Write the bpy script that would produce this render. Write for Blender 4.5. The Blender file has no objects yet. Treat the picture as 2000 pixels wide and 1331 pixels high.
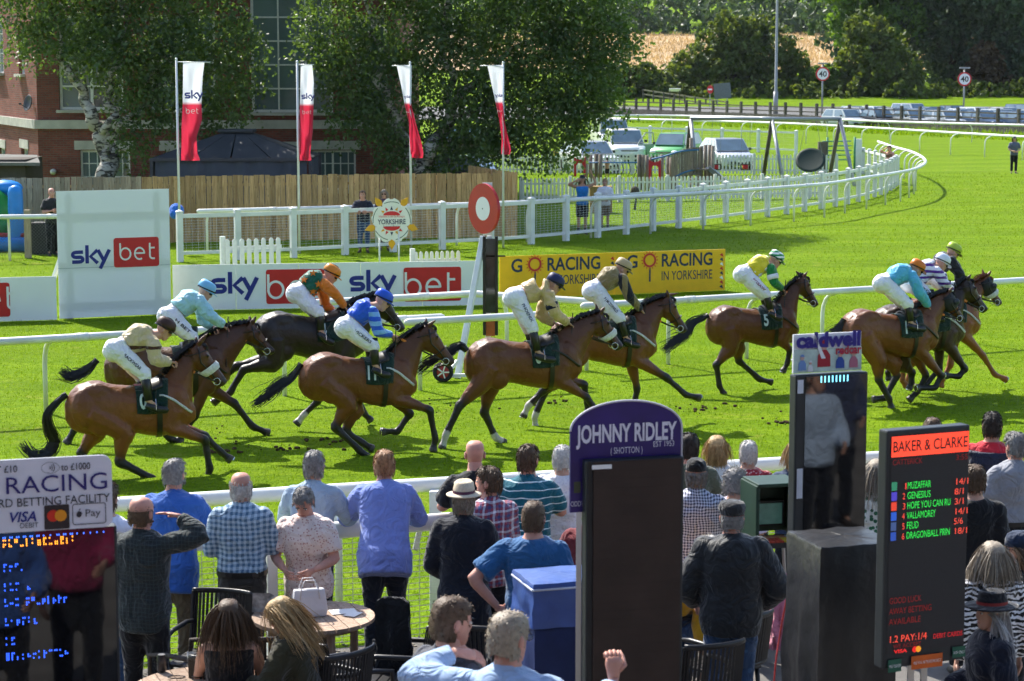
import bpy, bmesh, math, random
import numpy as np
from mathutils import Vector, Matrix, noise
R = math.radians
rnd = random.Random(7)
SC = bpy.context.scene
COL = SC.collection
# ------------------------------------------------------------------ camera, sky, sun, exposure
CAM_H, FPX, PITCH = 4.9, 4200.0, math.atan(535.5 / 4200.0)
cam_d = bpy.data.cameras.new('camera'); cam = bpy.data.objects.new('camera', cam_d); COL.objects.link(cam)
cam.location = (0, 0, CAM_H); cam.rotation_euler = (math.pi / 2 - PITCH, 0, 0)
cam_d.sensor_width = 36; cam_d.lens = 36 * FPX / 2000; cam_d.clip_start = 0.3; cam_d.clip_end = 3000
cam_d.dof.use_dof = True; cam_d.dof.focus_distance = 28; cam_d.dof.aperture_fstop = 6.3
SC.camera = cam
SUN_EL, SUN_AZ = R(47), R(-36)          # azimuth from +Y towards +X: behind the scene, to the left
world = bpy.data.worlds.new('World'); SC.world = world; world.use_nodes = True
wn = world.node_tree.nodes; wl = world.node_tree.links
sky = wn.new('ShaderNodeTexSky'); sky.sky_type = 'NISHITA'; sky.sun_disc = False
sky.sun_elevation = SUN_EL; sky.sun_rotation = SUN_AZ; sky.air_density = 1.0; sky.dust_density = 1.2; sky.ozone_density = 1.0
bg = wn['Background']; bg.inputs['Strength'].default_value = 0.145
wl.new(sky.outputs[0], bg.inputs['Color'])
sun_d = bpy.data.lights.new('sun', 'SUN'); sun_d.energy = 4.8; sun_d.angle = R(0.5); sun_d.color = (1.0, 0.95, 0.86)
sun = bpy.data.objects.new('sun', sun_d); COL.objects.link(sun)
SUNV = Vector((math.sin(SUN_AZ) * math.cos(SUN_EL), math.cos(SUN_AZ) * math.cos(SUN_EL), math.sin(SUN_EL)))
sun.rotation_euler = SUNV.to_track_quat('Z', 'Y').to_euler()
vs = SC.view_settings; vs.view_transform = 'Standard'; vs.look = 'None'; vs.gamma = 1; vs.exposure = 0.9; vs.use_curve_mapping = False
SC.cycles.max_bounces = 5; SC.cycles.diffuse_bounces = 3; SC.cycles.glossy_bounces = 2; SC.cycles.transmission_bounces = 2; SC.cycles.transparent_max_bounces = 4
SC.cycles.caustics_reflective = False; SC.cycles.caustics_refractive = False; SC.cycles.use_adaptive_sampling = True; SC.cycles.adaptive_threshold = .03
SC.cycles.use_denoising = True
# ------------------------------------------------------------------ pixel <-> place
CP, SP = math.cos(PITCH), math.sin(PITCH)
def ray(px, py):
    a = (px - 1000) / FPX; b = (665.5 - py) / FPX
    return Vector((a, CP + SP * b, -SP + CP * b))
def GZ(px, py, z=0.0):
    r = ray(px, py); t = (z - CAM_H) / r.z
    return Vector((r.x * t, r.y * t, z))
def AY(px, py, y):
    r = ray(px, py); t = y / r.y
    return Vector((r.x * t, y, CAM_H + r.z * t))
def XY(px, y):                       # ground point seen in picture column px at distance y
    return Vector(((px - 1000) / FPX * y * 1.008, y, 0))
def proj(p):
    d = Vector(p) - Vector((0, 0, CAM_H)); f = d.y * CP - d.z * SP; u = d.y * SP + d.z * CP
    return 1000 + FPX * d.x / f, 665.5 - FPX * u / f
def RP(px, py, o, n):
    r = ray(px, py); c = Vector((0, 0, CAM_H)); t = (o - c).dot(n) / r.dot(n)
    return c + r * t
# ------------------------------------------------------------------ materials
MATS = {}
def newmat(name):
    m = bpy.data.materials.new(name); m.use_nodes = True
    return m, m.node_tree.nodes, m.node_tree.links, m.node_tree.nodes['Principled BSDF']
def lin(c):
    if isinstance(c, str):
        c = c.lstrip('#'); v = [int(c[i:i + 2], 16) / 255 for i in (0, 2, 4)]
        return tuple(x / 12.92 if x <= .04045 else ((x + .055) / 1.055) ** 2.4 for x in v)
    return tuple(c[:3])
def sh(c, k):
    return tuple(min(1, x * k) for x in lin(c))
def pm(name, col, rough=.6, spec=.4, metal=0, var=.12, vs_=6., bump=0., bs=40., trans=0., coat=0., emit=None, es=1., sheen=0., alpha=None, coord='Object'):
    """plain principled surface with uneven colour and fine relief"""
    if name in MATS: return MATS[name]
    m, n, l, p = newmat(name); c = lin(col)
    p.inputs['Roughness'].default_value = rough; p.inputs['Specular IOR Level'].default_value = spec
    p.inputs['Metallic'].default_value = metal; p.inputs['Coat Weight'].default_value = coat
    p.inputs['Transmission Weight'].default_value = trans; p.inputs['Sheen Weight'].default_value = sheen
    p.inputs['Base Color'].default_value = (*c, 1)
    tc = n.new('ShaderNodeTexCoord')
    if var:
        t = n.new('ShaderNodeTexNoise'); t.inputs['Scale'].default_value = vs_; t.inputs['Detail'].default_value = 5
        l.new(tc.outputs[coord], t.inputs['Vector'])
        r = n.new('ShaderNodeValToRGB'); r.color_ramp.elements[0].position = .3; r.color_ramp.elements[1].position = .7
        r.color_ramp.elements[0].color = (*[x * (1 - var) for x in c], 1); r.color_ramp.elements[1].color = (*[min(1, x * (1 + var)) for x in c], 1)
        l.new(t.outputs[0], r.inputs[0]); l.new(r.outputs[0], p.inputs['Base Color'])
    if bump:
        t = n.new('ShaderNodeTexNoise'); t.inputs['Scale'].default_value = bs; t.inputs['Detail'].default_value = 4
        l.new(tc.outputs[coord], t.inputs['Vector'])
        b = n.new('ShaderNodeBump'); b.inputs['Strength'].default_value = bump; b.inputs['Distance'].default_value = .02
        l.new(t.outputs[0], b.inputs['Height']); l.new(b.outputs[0], p.inputs['Normal'])
    if emit is not None:
        p.inputs['Emission Color'].default_value = (*lin(emit), 1); p.inputs['Emission Strength'].default_value = es
    MATS[name] = m
    return m
def cloth(name, col, kind='plain', col2='#ffffff', sc=20., w=.5, rough=.85, sheen=.25, tr=.0):
    """woven cloth: folds in the normal, optional stripe / check / spot pattern on the object's own axes"""
    if name in MATS: return MATS[name]
    m, n, l, p = newmat(name); a, b = lin(col), lin(col2)
    p.inputs['Roughness'].default_value = rough; p.inputs['Sheen Weight'].default_value = sheen; p.inputs['Specular IOR Level'].default_value = .25
    tc = n.new('ShaderNodeTexCoord'); sp = n.new('ShaderNodeSeparateXYZ'); l.new(tc.outputs['Object'], sp.inputs[0])
    def math_(op, x, y=None):
        q = n.new('ShaderNodeMath'); q.operation = op
        for i, z in enumerate((x, y)):
            if z is None: continue
            if isinstance(z, (int, float)): q.inputs[i].default_value = z
            else: l.new(z, q.inputs[i])
        return q.outputs[0]
    def mix(f, x, y):
        q = n.new('ShaderNodeMix'); q.data_type = 'RGBA'
        if isinstance(f, (int, float)): q.inputs[0].default_value = f
        else: l.new(f, q.inputs[0])
        for i, z in ((6, x), (7, y)):
            if isinstance(z, tuple): q.inputs[i].default_value = (*z[:3], 1)
            else: l.new(z, q.inputs[i])
        return q.outputs[2]
    wob = n.new('ShaderNodeTexNoise'); wob.inputs['Scale'].default_value = 6; l.new(tc.outputs['Object'], wob.inputs['Vector'])
    wv = math_('MULTIPLY', math_('SUBTRACT', wob.outputs[0], .5), .05)
    def band(axis, s, ww):
        v = math_('FRACT', math_('MULTIPLY', math_('ADD', sp.outputs[axis], wv), s)); return math_('LESS_THAN', v, ww)
    out = a
    if kind == 'check':
        out = mix(math_('MULTIPLY', math_('ADD', band(0, sc, w), band(2, sc, w)), .5), a, b)
    elif kind == 'plaid':
        out = mix(math_('MULTIPLY', math_('ADD', band(0, sc, w), band(2, sc, w)), .5), a, b)
        out = mix(math_('MULTIPLY', math_('ADD', band(0, sc * .5, .22), band(2, sc * .5, .22)), .45), out, (.8, .8, .85))
    elif kind == 'hstripe': out = mix(band(2, sc, w), a, b)
    elif kind == 'vstripe': out = mix(band(0, sc, w), a, b)
    elif kind == 'grid': out = mix(math_('MAXIMUM', band(0, sc, w), band(2, sc, w)), a, b)
    elif kind in ('spot', 'floral'):
        v = n.new('ShaderNodeTexVoronoi'); v.inputs['Scale'].default_value = sc; l.new(tc.outputs['Object'], v.inputs['Vector'])
        out = mix(math_('LESS_THAN', v.outputs['Distance'], w), a, b)
    elif kind == 'zebra':
        v = n.new('ShaderNodeTexWave'); v.inputs['Scale'].default_value = sc; v.inputs['Distortion'].default_value = 9; v.inputs['Detail'].default_value = 2
        v.inputs['Detail Scale'].default_value = 1.4; v.bands_direction = 'Z'; l.new(tc.outputs['Object'], v.inputs['Vector'])
        out = mix(math_('LESS_THAN', v.outputs[0], w), a, b)
    t = n.new('ShaderNodeTexNoise'); t.inputs['Scale'].default_value = 9; t.inputs['Detail'].default_value = 3; l.new(tc.outputs['Object'], t.inputs['Vector'])
    dk = math_('ADD', math_('MULTIPLY', t.outputs[0], .3), .85)
    mx = n.new('ShaderNodeMix'); mx.data_type = 'RGBA'; mx.blend_type = 'MULTIPLY'; mx.inputs[0].default_value = 1
    if isinstance(out, tuple): mx.inputs[6].default_value = (*out, 1)
    else: l.new(out, mx.inputs[6])
    cb = n.new('ShaderNodeCombineColor'); [l.new(dk, cb.inputs[i]) for i in range(3)]
    l.new(cb.outputs[0], mx.inputs[7]); l.new(mx.outputs[2], p.inputs['Base Color'])
    f1 = n.new('ShaderNodeTexNoise'); f1.inputs['Scale'].default_value = 6; f1.inputs['Detail'].default_value = 2.5; f1.inputs['Distortion'].default_value = 2.2
    l.new(tc.outputs['Object'], f1.inputs['Vector'])
    bu = n.new('ShaderNodeBump'); bu.inputs['Strength'].default_value = .7; bu.inputs['Distance'].default_value = .06
    l.new(f1.outputs[0], bu.inputs['Height']); l.new(bu.outputs[0], p.inputs['Normal'])
    MATS[name] = m
    return m
def vcol(name, rough=.5, spec=.4, sheen=0., bump=0., bs=60., coat=0.):
    """surface whose own colouring is carried by the colour attribute Col"""
    if name in MATS: return MATS[name]
    m, n, l, p = newmat(name)
    a = n.new('ShaderNodeVertexColor'); a.layer_name = 'Col'
    tc = n.new('ShaderNodeTexCoord'); t = n.new('ShaderNodeTexNoise'); t.inputs['Scale'].default_value = 12; t.inputs['Detail'].default_value = 4
    l.new(tc.outputs['Object'], t.inputs['Vector'])
    mr = n.new('ShaderNodeMapRange'); mr.inputs[3].default_value = .8; mr.inputs[4].default_value = 1.2; l.new(t.outputs[0], mr.inputs[0])
    mx = n.new('ShaderNodeVectorMath'); mx.operation = 'SCALE'; l.new(a.outputs[0], mx.inputs[0]); l.new(mr.outputs[0], mx.inputs['Scale'])
    l.new(mx.outputs[0], p.inputs['Base Color'])
    p.inputs['Roughness'].default_value = rough; p.inputs['Specular IOR Level'].default_value = spec; p.inputs['Sheen Weight'].default_value = sheen
    p.inputs['Coat Weight'].default_value = coat; p.inputs['Coat Roughness'].default_value = .35
    if coat:
        t3 = n.new('ShaderNodeTexNoise'); t3.inputs['Scale'].default_value = 9; t3.inputs['Detail'].default_value = 5; t3.inputs['Distortion'].default_value = 1.4; l.new(tc.outputs['Object'], t3.inputs['Vector'])
        m3 = n.new('ShaderNodeMapRange'); m3.inputs[3].default_value = rough - .12; m3.inputs[4].default_value = rough + .28; l.new(t3.outputs[0], m3.inputs[0]); l.new(m3.outputs[0], p.inputs['Roughness']); b3 = n.new('ShaderNodeBump'); b3.inputs['Strength'].default_value = .45; b3.inputs['Distance'].default_value = .035; l.new(t3.outputs[0], b3.inputs['Height'])
    if bump:
        b = n.new('ShaderNodeBump'); b.inputs['Strength'].default_value = bump; b.inputs['Distance'].default_value = .01
        if coat: l.new(b3.outputs[0], b.inputs['Normal'])
        t2 = n.new('ShaderNodeTexNoise'); t2.inputs['Scale'].default_value = bs; t2.inputs['Detail'].default_value = 3; l.new(tc.outputs['Object'], t2.inputs['Vector'])
        l.new(t2.outputs[0], b.inputs['Height']); l.new(b.outputs[0], p.inputs['Normal'])
    MATS[name] = m
    return m
def leafmat(name, c1, c2, tcol, tw=.45, spec=.3):
    m, n, l, p = newmat(name); out = n['Material Output']
    oi = n.new('ShaderNodeNewGeometry'); tc = n.new('ShaderNodeTexCoord')
    t = n.new('ShaderNodeTexNoise'); t.inputs['Scale'].default_value = .8; t.inputs['Detail'].default_value = 3; l.new(tc.outputs['Object'], t.inputs['Vector'])
    w = n.new('ShaderNodeTexWhiteNoise'); l.new(tc.outputs['Object'], w.inputs['Vector'])
    ad = n.new('ShaderNodeMath'); ad.operation = 'ADD'; l.new(t.outputs[0], ad.inputs[0]); ad.inputs[1].default_value = 0
    ri = n.new('ShaderNodeMath'); ri.operation = 'MULTIPLY_ADD'; l.new(oi.outputs['Random Per Island'], ri.inputs[0]); ri.inputs[1].default_value = .3; l.new(ad.outputs[0], ri.inputs[2])
    r = n.new('ShaderNodeValToRGB'); r.color_ramp.elements[0].position = .38; r.color_ramp.elements[1].position = .9
    r.color_ramp.elements[0].color = (*c1, 1); r.color_ramp.elements[1].color = (*c2, 1); l.new(ri.outputs[0], r.inputs[0])
    l.new(r.outputs[0], p.inputs['Base Color']); p.inputs['Roughness'].default_value = .5; p.inputs['Specular IOR Level'].default_value = spec
    tr = n.new('ShaderNodeBsdfTranslucent'); mxc = n.new('ShaderNodeMix'); mxc.data_type = 'RGBA'; mxc.blend_type = 'MULTIPLY'; mxc.inputs[0].default_value = 1
    l.new(r.outputs[0], mxc.inputs[6]); mxc.inputs[7].default_value = (*tcol, 1); l.new(mxc.outputs[2], tr.inputs['Color'])
    ms = n.new('ShaderNodeMixShader'); ms.inputs[0].default_value = tw; l.new(p.outputs[0], ms.inputs[1]); l.new(tr.outputs[0], ms.inputs[2]); l.new(ms.outputs[0], out.inputs['Surface'])
    MATS[name] = m
    return m
# ------------------------------------------------------------------ mesh helpers
class MB:
    """collects shapes; build() links them as ONE mesh object"""
    def __init__(s): s.v = []; s.f = []; s.m = []
    def add(s, vs, fs, mi=0):
        o = len(s.v); s.v.extend([tuple(v) for v in vs]); s.f.extend([tuple(o + i for i in f) for f in fs]); s.m.extend([mi] * len(fs)); return s
    def box(s, c, d, rz=0., mi=0, rot=None):
        c = Vector(c); M_ = rot if rot is not None else Matrix.Rotation(rz, 3, 'Z')
        vs = [c + M_ @ Vector((sx * d[0] / 2, sy * d[1] / 2, sz * d[2] / 2)) for sx in (-1, 1) for sy in (-1, 1) for sz in (-1, 1)]
        return s.add(vs, [(0, 1, 3, 2), (4, 6, 7, 5), (0, 4, 5, 1), (2, 3, 7, 6), (0, 2, 6, 4), (1, 5, 7, 3)], mi)
    def beam(s, a, b, w, h, mi=0, up=(0, 0, 1)):
        a, b = Vector(a), Vector(b); d = (b - a); L = d.length; d.normalize(); u = Vector(up)
        if abs(d.dot(u)) > .98: u = Vector((0, 1, 0))
        x = d.cross(u).normalized(); z = x.cross(d)
        rot = Matrix((x, d, z)).transposed()
        return s.box((a + b) / 2, (w, L, h), rot=rot, mi=mi)
    def tube(s, pts, rad, n=8, mi=0, caps=True, side=None, flat=1.0):
        pts = [Vector(p) for p in pts]; k = len(pts)
        rad = [rad] * k if isinstance(rad, (int, float)) else list(rad)
        ref = Vector(side) if side is not None else None
        rings = []; px = None
        for i in range(k):
            d = (pts[min(i + 1, k - 1)] - pts[max(i - 1, 0)])
            if d.length < 1e-9: d = Vector((0, 0, 1))
            d.normalize()
            if px is None:
                u = ref if ref is not None else (Vector((0, 0, 1)) if abs(d.z) < .9 else Vector((0, 1, 0)))
                px = (u - d * u.dot(d)).normalized()
            else:
                u = ref if ref is not None else px
                q = u - d * u.dot(d)
                px = q.normalized() if q.length > 1e-6 else px
            py = d.cross(px)
            r = rad[i]; ra, rb = (r, r * flat) if isinstance(r, (int, float)) else r
            rings.append([pts[i] + px * (ra * math.cos(t)) + py * (rb * math.sin(t)) for t in [2 * math.pi * j / n for j in range(n)]])
        return s.loft(rings, mi, caps)
    def loft(s, rings, mi=0, caps=True):
        n = len(rings[0]); vs = [p for r in rings for p in r]; fs = []
        for i in range(len(rings) - 1):
            for j in range(n):
                a = i * n + j; b = i * n + (j + 1) % n
                fs.append((a, b, b + n, a + n))
        if caps: fs.append(tuple(reversed(range(n)))); fs.append(tuple((len(rings) - 1) * n + j for j in range(n)))
        return s.add(vs, fs, mi)
    def ell(s, c, r, nu=12, nv=8, mi=0, rot=None):
        c = Vector(c); vs = []; fs = []
        for i in range(nv + 1):
            ph = math.pi * i / nv
            for j in range(nu):
                th = 2 * math.pi * j / nu
                p = Vector((r[0] * math.sin(ph) * math.cos(th), r[1] * math.sin(ph) * math.sin(th), r[2] * math.cos(ph)))
                vs.append(c + (rot @ p if rot is not None else p))
        for i in range(nv):
            for j in range(nu):
                a = i * nu + j; b = i * nu + (j + 1) % nu
                fs.append((a, a + nu, b + nu, b))
        return s.add(vs, fs, mi)
    def lathe(s, c, prof, n=16, mi=0, axis=None):
        c = Vector(c); rot = axis
        rings = [[c + (rot @ Vector((r * math.cos(2 * math.pi * j / n), r * math.sin(2 * math.pi * j / n), z)) if rot is not None else Vector((r * math.cos(2 * math.pi * j / n), r * math.sin(2 * math.pi * j / n), z))) for j in range(n)] for r, z in prof]
        return s.loft(rings, mi)
    def plate(s, poly, o, ax, ay, th, mi=0):
        """flat outline (list of (a,b)) in the plane o + a*ax + b*ay, given thickness th behind it"""
        o, ax, ay = Vector(o), Vector(ax), Vector(ay); nn = ax.cross(ay).normalized() * th; k = len(poly)
        fr = [o + ax * a + ay * b for a, b in poly]; bk = [p - nn for p in fr]
        fs = [tuple(range(k)), tuple(reversed(range(k, 2 * k)))] + [(i, i + k, (i + 1) % k + k, (i + 1) % k) for i in range(k)]
        return s.add(fr + bk, fs, mi)
    def mesh(s, name='m'):
        me = bpy.data.meshes.new(name); me.from_pydata(s.v, [], s.f); me.update(); return me
    def build(s, name, mats, parent=None, smooth=False, bevel=0.):
        me = s.mesh(name); mats = mats if isinstance(mats, (list, tuple)) else [mats]
        for m in mats: me.materials.append(m)
        if len(mats) > 1: me.polygons.foreach_set('material_index', s.m)
        if bevel:
            b = bmesh.new(); b.from_mesh(me); bmesh.ops.bevel(b, geom=[e for e in b.edges if e.is_manifold and e.calc_face_angle(0) > .6], offset=bevel, segments=2, affect='EDGES', profile=.6, clamp_overlap=True); b.to_mesh(me); b.free()
        if smooth: me.polygons.foreach_set('use_smooth', [True] * len(me.polygons))
        return link(name, me, parent)
def link(name, me, parent=None):
    o = bpy.data.objects.new(name, me); COL.objects.link(o)
    if parent is not None: o.parent = parent; o.matrix_parent_inverse = INV(parent)
    return o
def INV(p):
    return (Matrix.LocRotScale(p.location, p.rotation_euler, p.scale)).inverted() if p.parent is None else Matrix.Identity(4)
def tag(o, label, cat, group=None, kind=None):
    if label: o['label'] = label
    if cat: o['category'] = cat
    if group: o['group'] = group
    if kind: o['kind'] = kind
    return o
def thing(name, label, cat, loc=(0, 0, 0), rz=0., group=None):
    o = bpy.data.objects.new(name, None); COL.objects.link(o); o.location = loc; o.rotation_euler = (0, 0, rz); o.empty_display_size = .2
    return tag(o, label, cat, group)
def local(name, mb, mats, parent, smooth=False, bevel=0.):
    """part given in the parent's own axes"""
    o = mb.build(name, mats, None, smooth, bevel); o.parent = parent; return o
def dup(root, loc, rz, label=None):
    r = root.copy(); COL.objects.link(r); r.location = loc; r.rotation_euler = (0, 0, rz)
    if label: r['label'] = label
    for ch in list(root.children):
        c = ch.copy(); COL.objects.link(c); c.parent = r
        for g in list(ch.children):
            d = g.copy(); COL.objects.link(d); d.parent = c
    return r
def piece(src, parent, M_):
    o = bpy.data.objects.new(src.name.split('.')[0], src.data); COL.objects.link(o); o.parent = parent; o.matrix_local = M_; return o
TS = bpy.data.scenes.new('workbench'); VL = TS.view_layers[0]        # scratch scene for modifiers, removed at the end
def fuse(mb, voxel, smooth=3, name='fused', fac=.5):
    """one continuous surface round all the shapes collected in mb"""
    me = mb.mesh('tmp'); o = bpy.data.objects.new('tmp', me); TS.collection.objects.link(o)
    r = o.modifiers.new('r', 'REMESH'); r.mode = 'VOXEL'; r.voxel_size = voxel; r.adaptivity = 0
    if smooth: q = o.modifiers.new('s', 'SMOOTH'); q.iterations = smooth; q.factor = fac
    VL.update(); out = bpy.data.meshes.new_from_object(o.evaluated_get(VL.depsgraph)); out.name = name
    bpy.data.objects.remove(o); bpy.data.meshes.remove(me)
    out.polygons.foreach_set('use_smooth', [True] * len(out.polygons))
    return out
def coords(me):
    a = np.empty(len(me.vertices) * 3, np.float32); me.vertices.foreach_get('co', a); return a.reshape(-1, 3)
def normals(me):
    a = np.empty(len(me.vertices) * 3, np.float32); me.vertices.foreach_get('normal', a); return a.reshape(-1, 3)
def setco(me, a): me.vertices.foreach_set('co', a.astype(np.float32).ravel()); me.update()
def setcol(me, c):
    at = me.color_attributes.new('Col', 'FLOAT_COLOR', 'POINT'); d = np.ones((len(c), 4), np.float32); d[:, :3] = c; at.data.foreach_set('color', d.ravel())
def wrinkle(me, amp, s=(7, 7, 4), seed=0.):
    c = coords(me); n = normals(me); s = Vector(s)
    h = np.array([noise.noise(Vector((p[0] * s.x + seed, p[1] * s.y, p[2] * s.z + seed))) * .7 + noise.noise(Vector((p[0] * s.x * 2.3, p[1] * s.y * 2.3 + seed, p[2] * s.z * 2))) * .45 for p in c.tolist()], np.float32)
    setco(me, c + n * (h * amp)[:, None])
TXT = {}
def text_mesh(txt, bold=0., sx=1., shear=0., align='CENTER', spacing=1.):
    """flat lettering as (2-D points, faces), cap height 1, in its own plane"""
    key = (txt, bold, sx, shear, align, spacing)
    if key in TXT: return TXT[key]
    cu = bpy.data.curves.new('t', 'FONT'); cu.body = txt; cu.size = 1.0; cu.align_x = align; cu.offset = bold; cu.shear = shear; cu.space_character = spacing; cu.resolution_u = 3
    o = bpy.data.objects.new('t', cu); TS.collection.objects.link(o); VL.update(); me = bpy.data.meshes.new_from_object(o.evaluated_get(VL.depsgraph))
    v = [(p.co.x * sx / .69, p.co.y / .69) for p in me.vertices]; f = [tuple(p.vertices) for p in me.polygons]
    bpy.data.objects.remove(o); bpy.data.curves.remove(cu); bpy.data.meshes.remove(me)
    TXT[key] = (v, f); return TXT[key]
def lettering(txt, o, ax, ay, h, mat, parent=None, name='lettering', lift=.004, width=None, **kw):
    """lettering with its baseline centre at o, reading along ax, up along ay, capitals h high"""
    v, f = text_mesh(txt, **kw); o, ax, ay = Vector(o), Vector(ax).normalized(), Vector(ay).normalized(); nn = ax.cross(ay) * lift
    kx = h
    if width:
        xs = [a for a, b in v]; kx = width / (max(xs) - min(xs))
        if kw.get('align', 'CENTER') == 'CENTER': off = (max(xs) + min(xs)) / 2; v = [(a - off, b) for a, b in v]
    mb = MB(); mb.add([o + ax * (a * kx) + ay * (b * h) + nn for a, b in v], f)
    return mb.build(name, mat, parent)
def spline(pts, k=6):
    P = [Vector(p) for p in pts]; out = []
    for i in range(len(P) - 1):
        a, b, c, d = P[max(i - 1, 0)], P[i], P[i + 1], P[min(i + 2, len(P) - 1)]
        for j in range(k):
            t = j / k
            out.append(.5 * ((2 * b) + (c - a) * t + (2 * a - 5 * b + 4 * c - d) * t * t + (3 * b - a - 3 * c + d) * t ** 3))
    out.append(P[-1]); return out
def walk(path, step, start=0.):
    """points with tangents every step metres along a polyline"""
    out = []; acc = start; d0 = 0
    for a, b in zip(path[:-1], path[1:]):
        L = (b - a).length
        while acc <= d0 + L:
            t = (acc - d0) / L; out.append((a.lerp(b, t), (b - a).normalized())); acc += step
        d0 += L
    return out
UP = Vector((0, 0, 1))
# ================================================================== the setting: ground, road, field, grass
nrng = np.random.default_rng(11)
def fastmesh(name, V, F):
    me = bpy.data.meshes.new(name); V = np.asarray(V, np.float32); F = np.asarray(F, np.int32); k = F.shape[1]
    me.vertices.add(len(V)); me.vertices.foreach_set('co', V.ravel()); me.loops.add(F.size); me.loops.foreach_set('vertex_index', F.ravel())
    me.polygons.add(len(F)); me.polygons.foreach_set('loop_start', np.arange(0, F.size, k, dtype=np.int32)); me.update(calc_edges=True); return me
def zt(x, y):
    pts = ((-100, 0), (206, 0), (228, .9), (250, 2.0), (300, 4.4), (380, 9.3), (520, 20), (1500, 60))
    for (a, za), (b, zb) in zip(pts[:-1], pts[1:]):
        if y <= b: return za + (zb - za) * (y - a) / (b - a)
    return 60
def grassmat(name, c1, c2, c3, patchy=.5):
    m, n, l, p = newmat(name); tc = n.new('ShaderNodeTexCoord')
    def nz(s, d=5, dis=0., st=None):
        t = n.new('ShaderNodeTexNoise'); t.inputs['Scale'].default_value = s; t.inputs['Detail'].default_value = d; t.inputs['Distortion'].default_value = dis
        if st:
            mp = n.new('ShaderNodeMapping'); mp.inputs['Scale'].default_value = st; mp.inputs['Rotation'].default_value = (0, 0, R(-14)); l.new(tc.outputs['Object'], mp.inputs[0]); l.new(mp.outputs[0], t.inputs['Vector'])
        else: l.new(tc.outputs['Object'], t.inputs['Vector'])
        return t.outputs[0]
    def ramp(f, a, b, p0, p1):
        r = n.new('ShaderNodeValToRGB'); r.color_ramp.elements[0].position = p0; r.color_ramp.elements[1].position = p1
        r.color_ramp.elements[0].color = (*a, 1); r.color_ramp.elements[1].color = (*b, 1); l.new(f, r.inputs[0]); return r.outputs[0]
    def mix(f, a, b):
        q = n.new('ShaderNodeMix'); q.data_type = 'RGBA'; l.new(f, q.inputs[0]); l.new(a, q.inputs[6])
        if isinstance(b, tuple): q.inputs[7].default_value = (*b, 1)
        else: l.new(b, q.inputs[7])
        return q.outputs[2]
    base = ramp(nz(.35, 6, 1, (1, 4, 1)), c1, c2, .35, .65)
    fine = ramp(nz(9, 6), (0, 0, 0), (1, 1, 1), .42, .72)
    o = mix(fine, base, c3)
    worn = ramp(nz(.9, 5, 2), (0, 0, 0), (patchy, patchy, patchy), .6, .8)
    o = mix(worn, o, (.27, .27, .05))
    wv = n.new('ShaderNodeTexWave'); wv.inputs['Scale'].default_value = .075; wv.inputs['Distortion'].default_value = 3.5; wv.inputs['Detail'].default_value = 2; wv.bands_direction = 'Y'; mp = n.new('ShaderNodeMapping'); mp.inputs['Rotation'].default_value = (0, 0, R(-14)); l.new(tc.outputs['Object'], mp.inputs[0]); l.new(mp.outputs[0], wv.inputs['Vector'])
    vm = n.new('ShaderNodeVectorMath'); vm.operation = 'SCALE'; mr = n.new('ShaderNodeMapRange'); mr.inputs[3].default_value = .93; mr.inputs[4].default_value = 1.06; l.new(wv.outputs[0], mr.inputs[0]); l.new(o, vm.inputs[0]); l.new(mr.outputs[0], vm.inputs['Scale']); o = vm.outputs[0]
    l.new(o, p.inputs['Base Color']); p.inputs['Roughness'].default_value = .85; p.inputs['Specular IOR Level'].default_value = .03
    b = n.new('ShaderNodeBump'); b.inputs['Strength'].default_value = .9; b.inputs['Distance'].default_value = .06
    l.new(nz(26, 5), b.inputs['Height']); l.new(b.outputs[0], p.inputs['Normal'])
    MATS[name] = m; return m
m_grass = grassmat('turf', (.118, .205, .006), (.178, .272, .010), (.085, .155, .005), .6)
ys = list(np.linspace(-12, 60, 19)) + list(np.linspace(66, 206, 22)) + [217, 228, 239, 250, 275, 300, 340, 380, 450, 520, 700, 900, 1500]
xs = np.linspace(-1, 1, 41)
V = []; F = []
for y in ys:
    hw = 40 + max(0, y) * .75
    for x in xs: V.append((x * hw, y, zt(x, y)))
for i in range(len(ys) - 1):
    for j in range(40): a = i * 41 + j; F.append((a, a + 1, a + 42, a + 41))
me = fastmesh('ground', V, F); me.materials.append(m_grass); me.polygons.foreach_set('use_smooth', [True] * len(me.polygons))
ground = link('ground', me); ground['kind'] = 'structure'
# blades of the turf on the near course
RD = Vector((.973, .231, 0)); RN = Vector((-.231, .973, 0))      # along / across the rails
def blades(name, n, y0, y1, h0, h1, w, mat, keep=None, pad=1.0, zfun=None):
    u = nrng.random(n); y = np.sqrt(y0 ** 2 + u * (y1 ** 2 - y0 ** 2)); x = (nrng.random(n) * 2 - 1) * (y * .243 + pad)
    if keep is not None: k = keep(x, y); x = x[k]; y = y[k]; n = len(x)
    a = nrng.random(n) * 6.283; h = h0 + (h1 - h0) * nrng.random(n); lean = (nrng.random((n, 2)) - .5) * h[:, None] * 1.1
    w = w * (.6 + .8 * nrng.random(n)); z0 = np.zeros(n) if zfun is None else np.array([zfun(p, q) for p, q in zip(x, y)])
    dx, dy = np.cos(a) * w, np.sin(a) * w
    V = np.stack([np.stack([x - dx, y - dy, z0], 1), np.stack([x + dx, y + dy, z0], 1), np.stack([x + lean[:, 0], y + lean[:, 1], z0 + h], 1)], 1).reshape(-1, 3)
    me = fastmesh(name, V, np.arange(3 * n).reshape(-1, 3)); me.materials.append(mat); o = link(name, me); o['kind'] = 'stuff'; return o
m_blade = leafmat('grass_blade', (.105, .192, .006), (.185, .298, .011), (1.5, 1.4, .5), .45, .05)
PAVE_O = GZ(820, 1252); FD = Vector((.924, .381, 0)).normalized(); FN = Vector((-FD.y, FD.x, 0))
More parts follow.
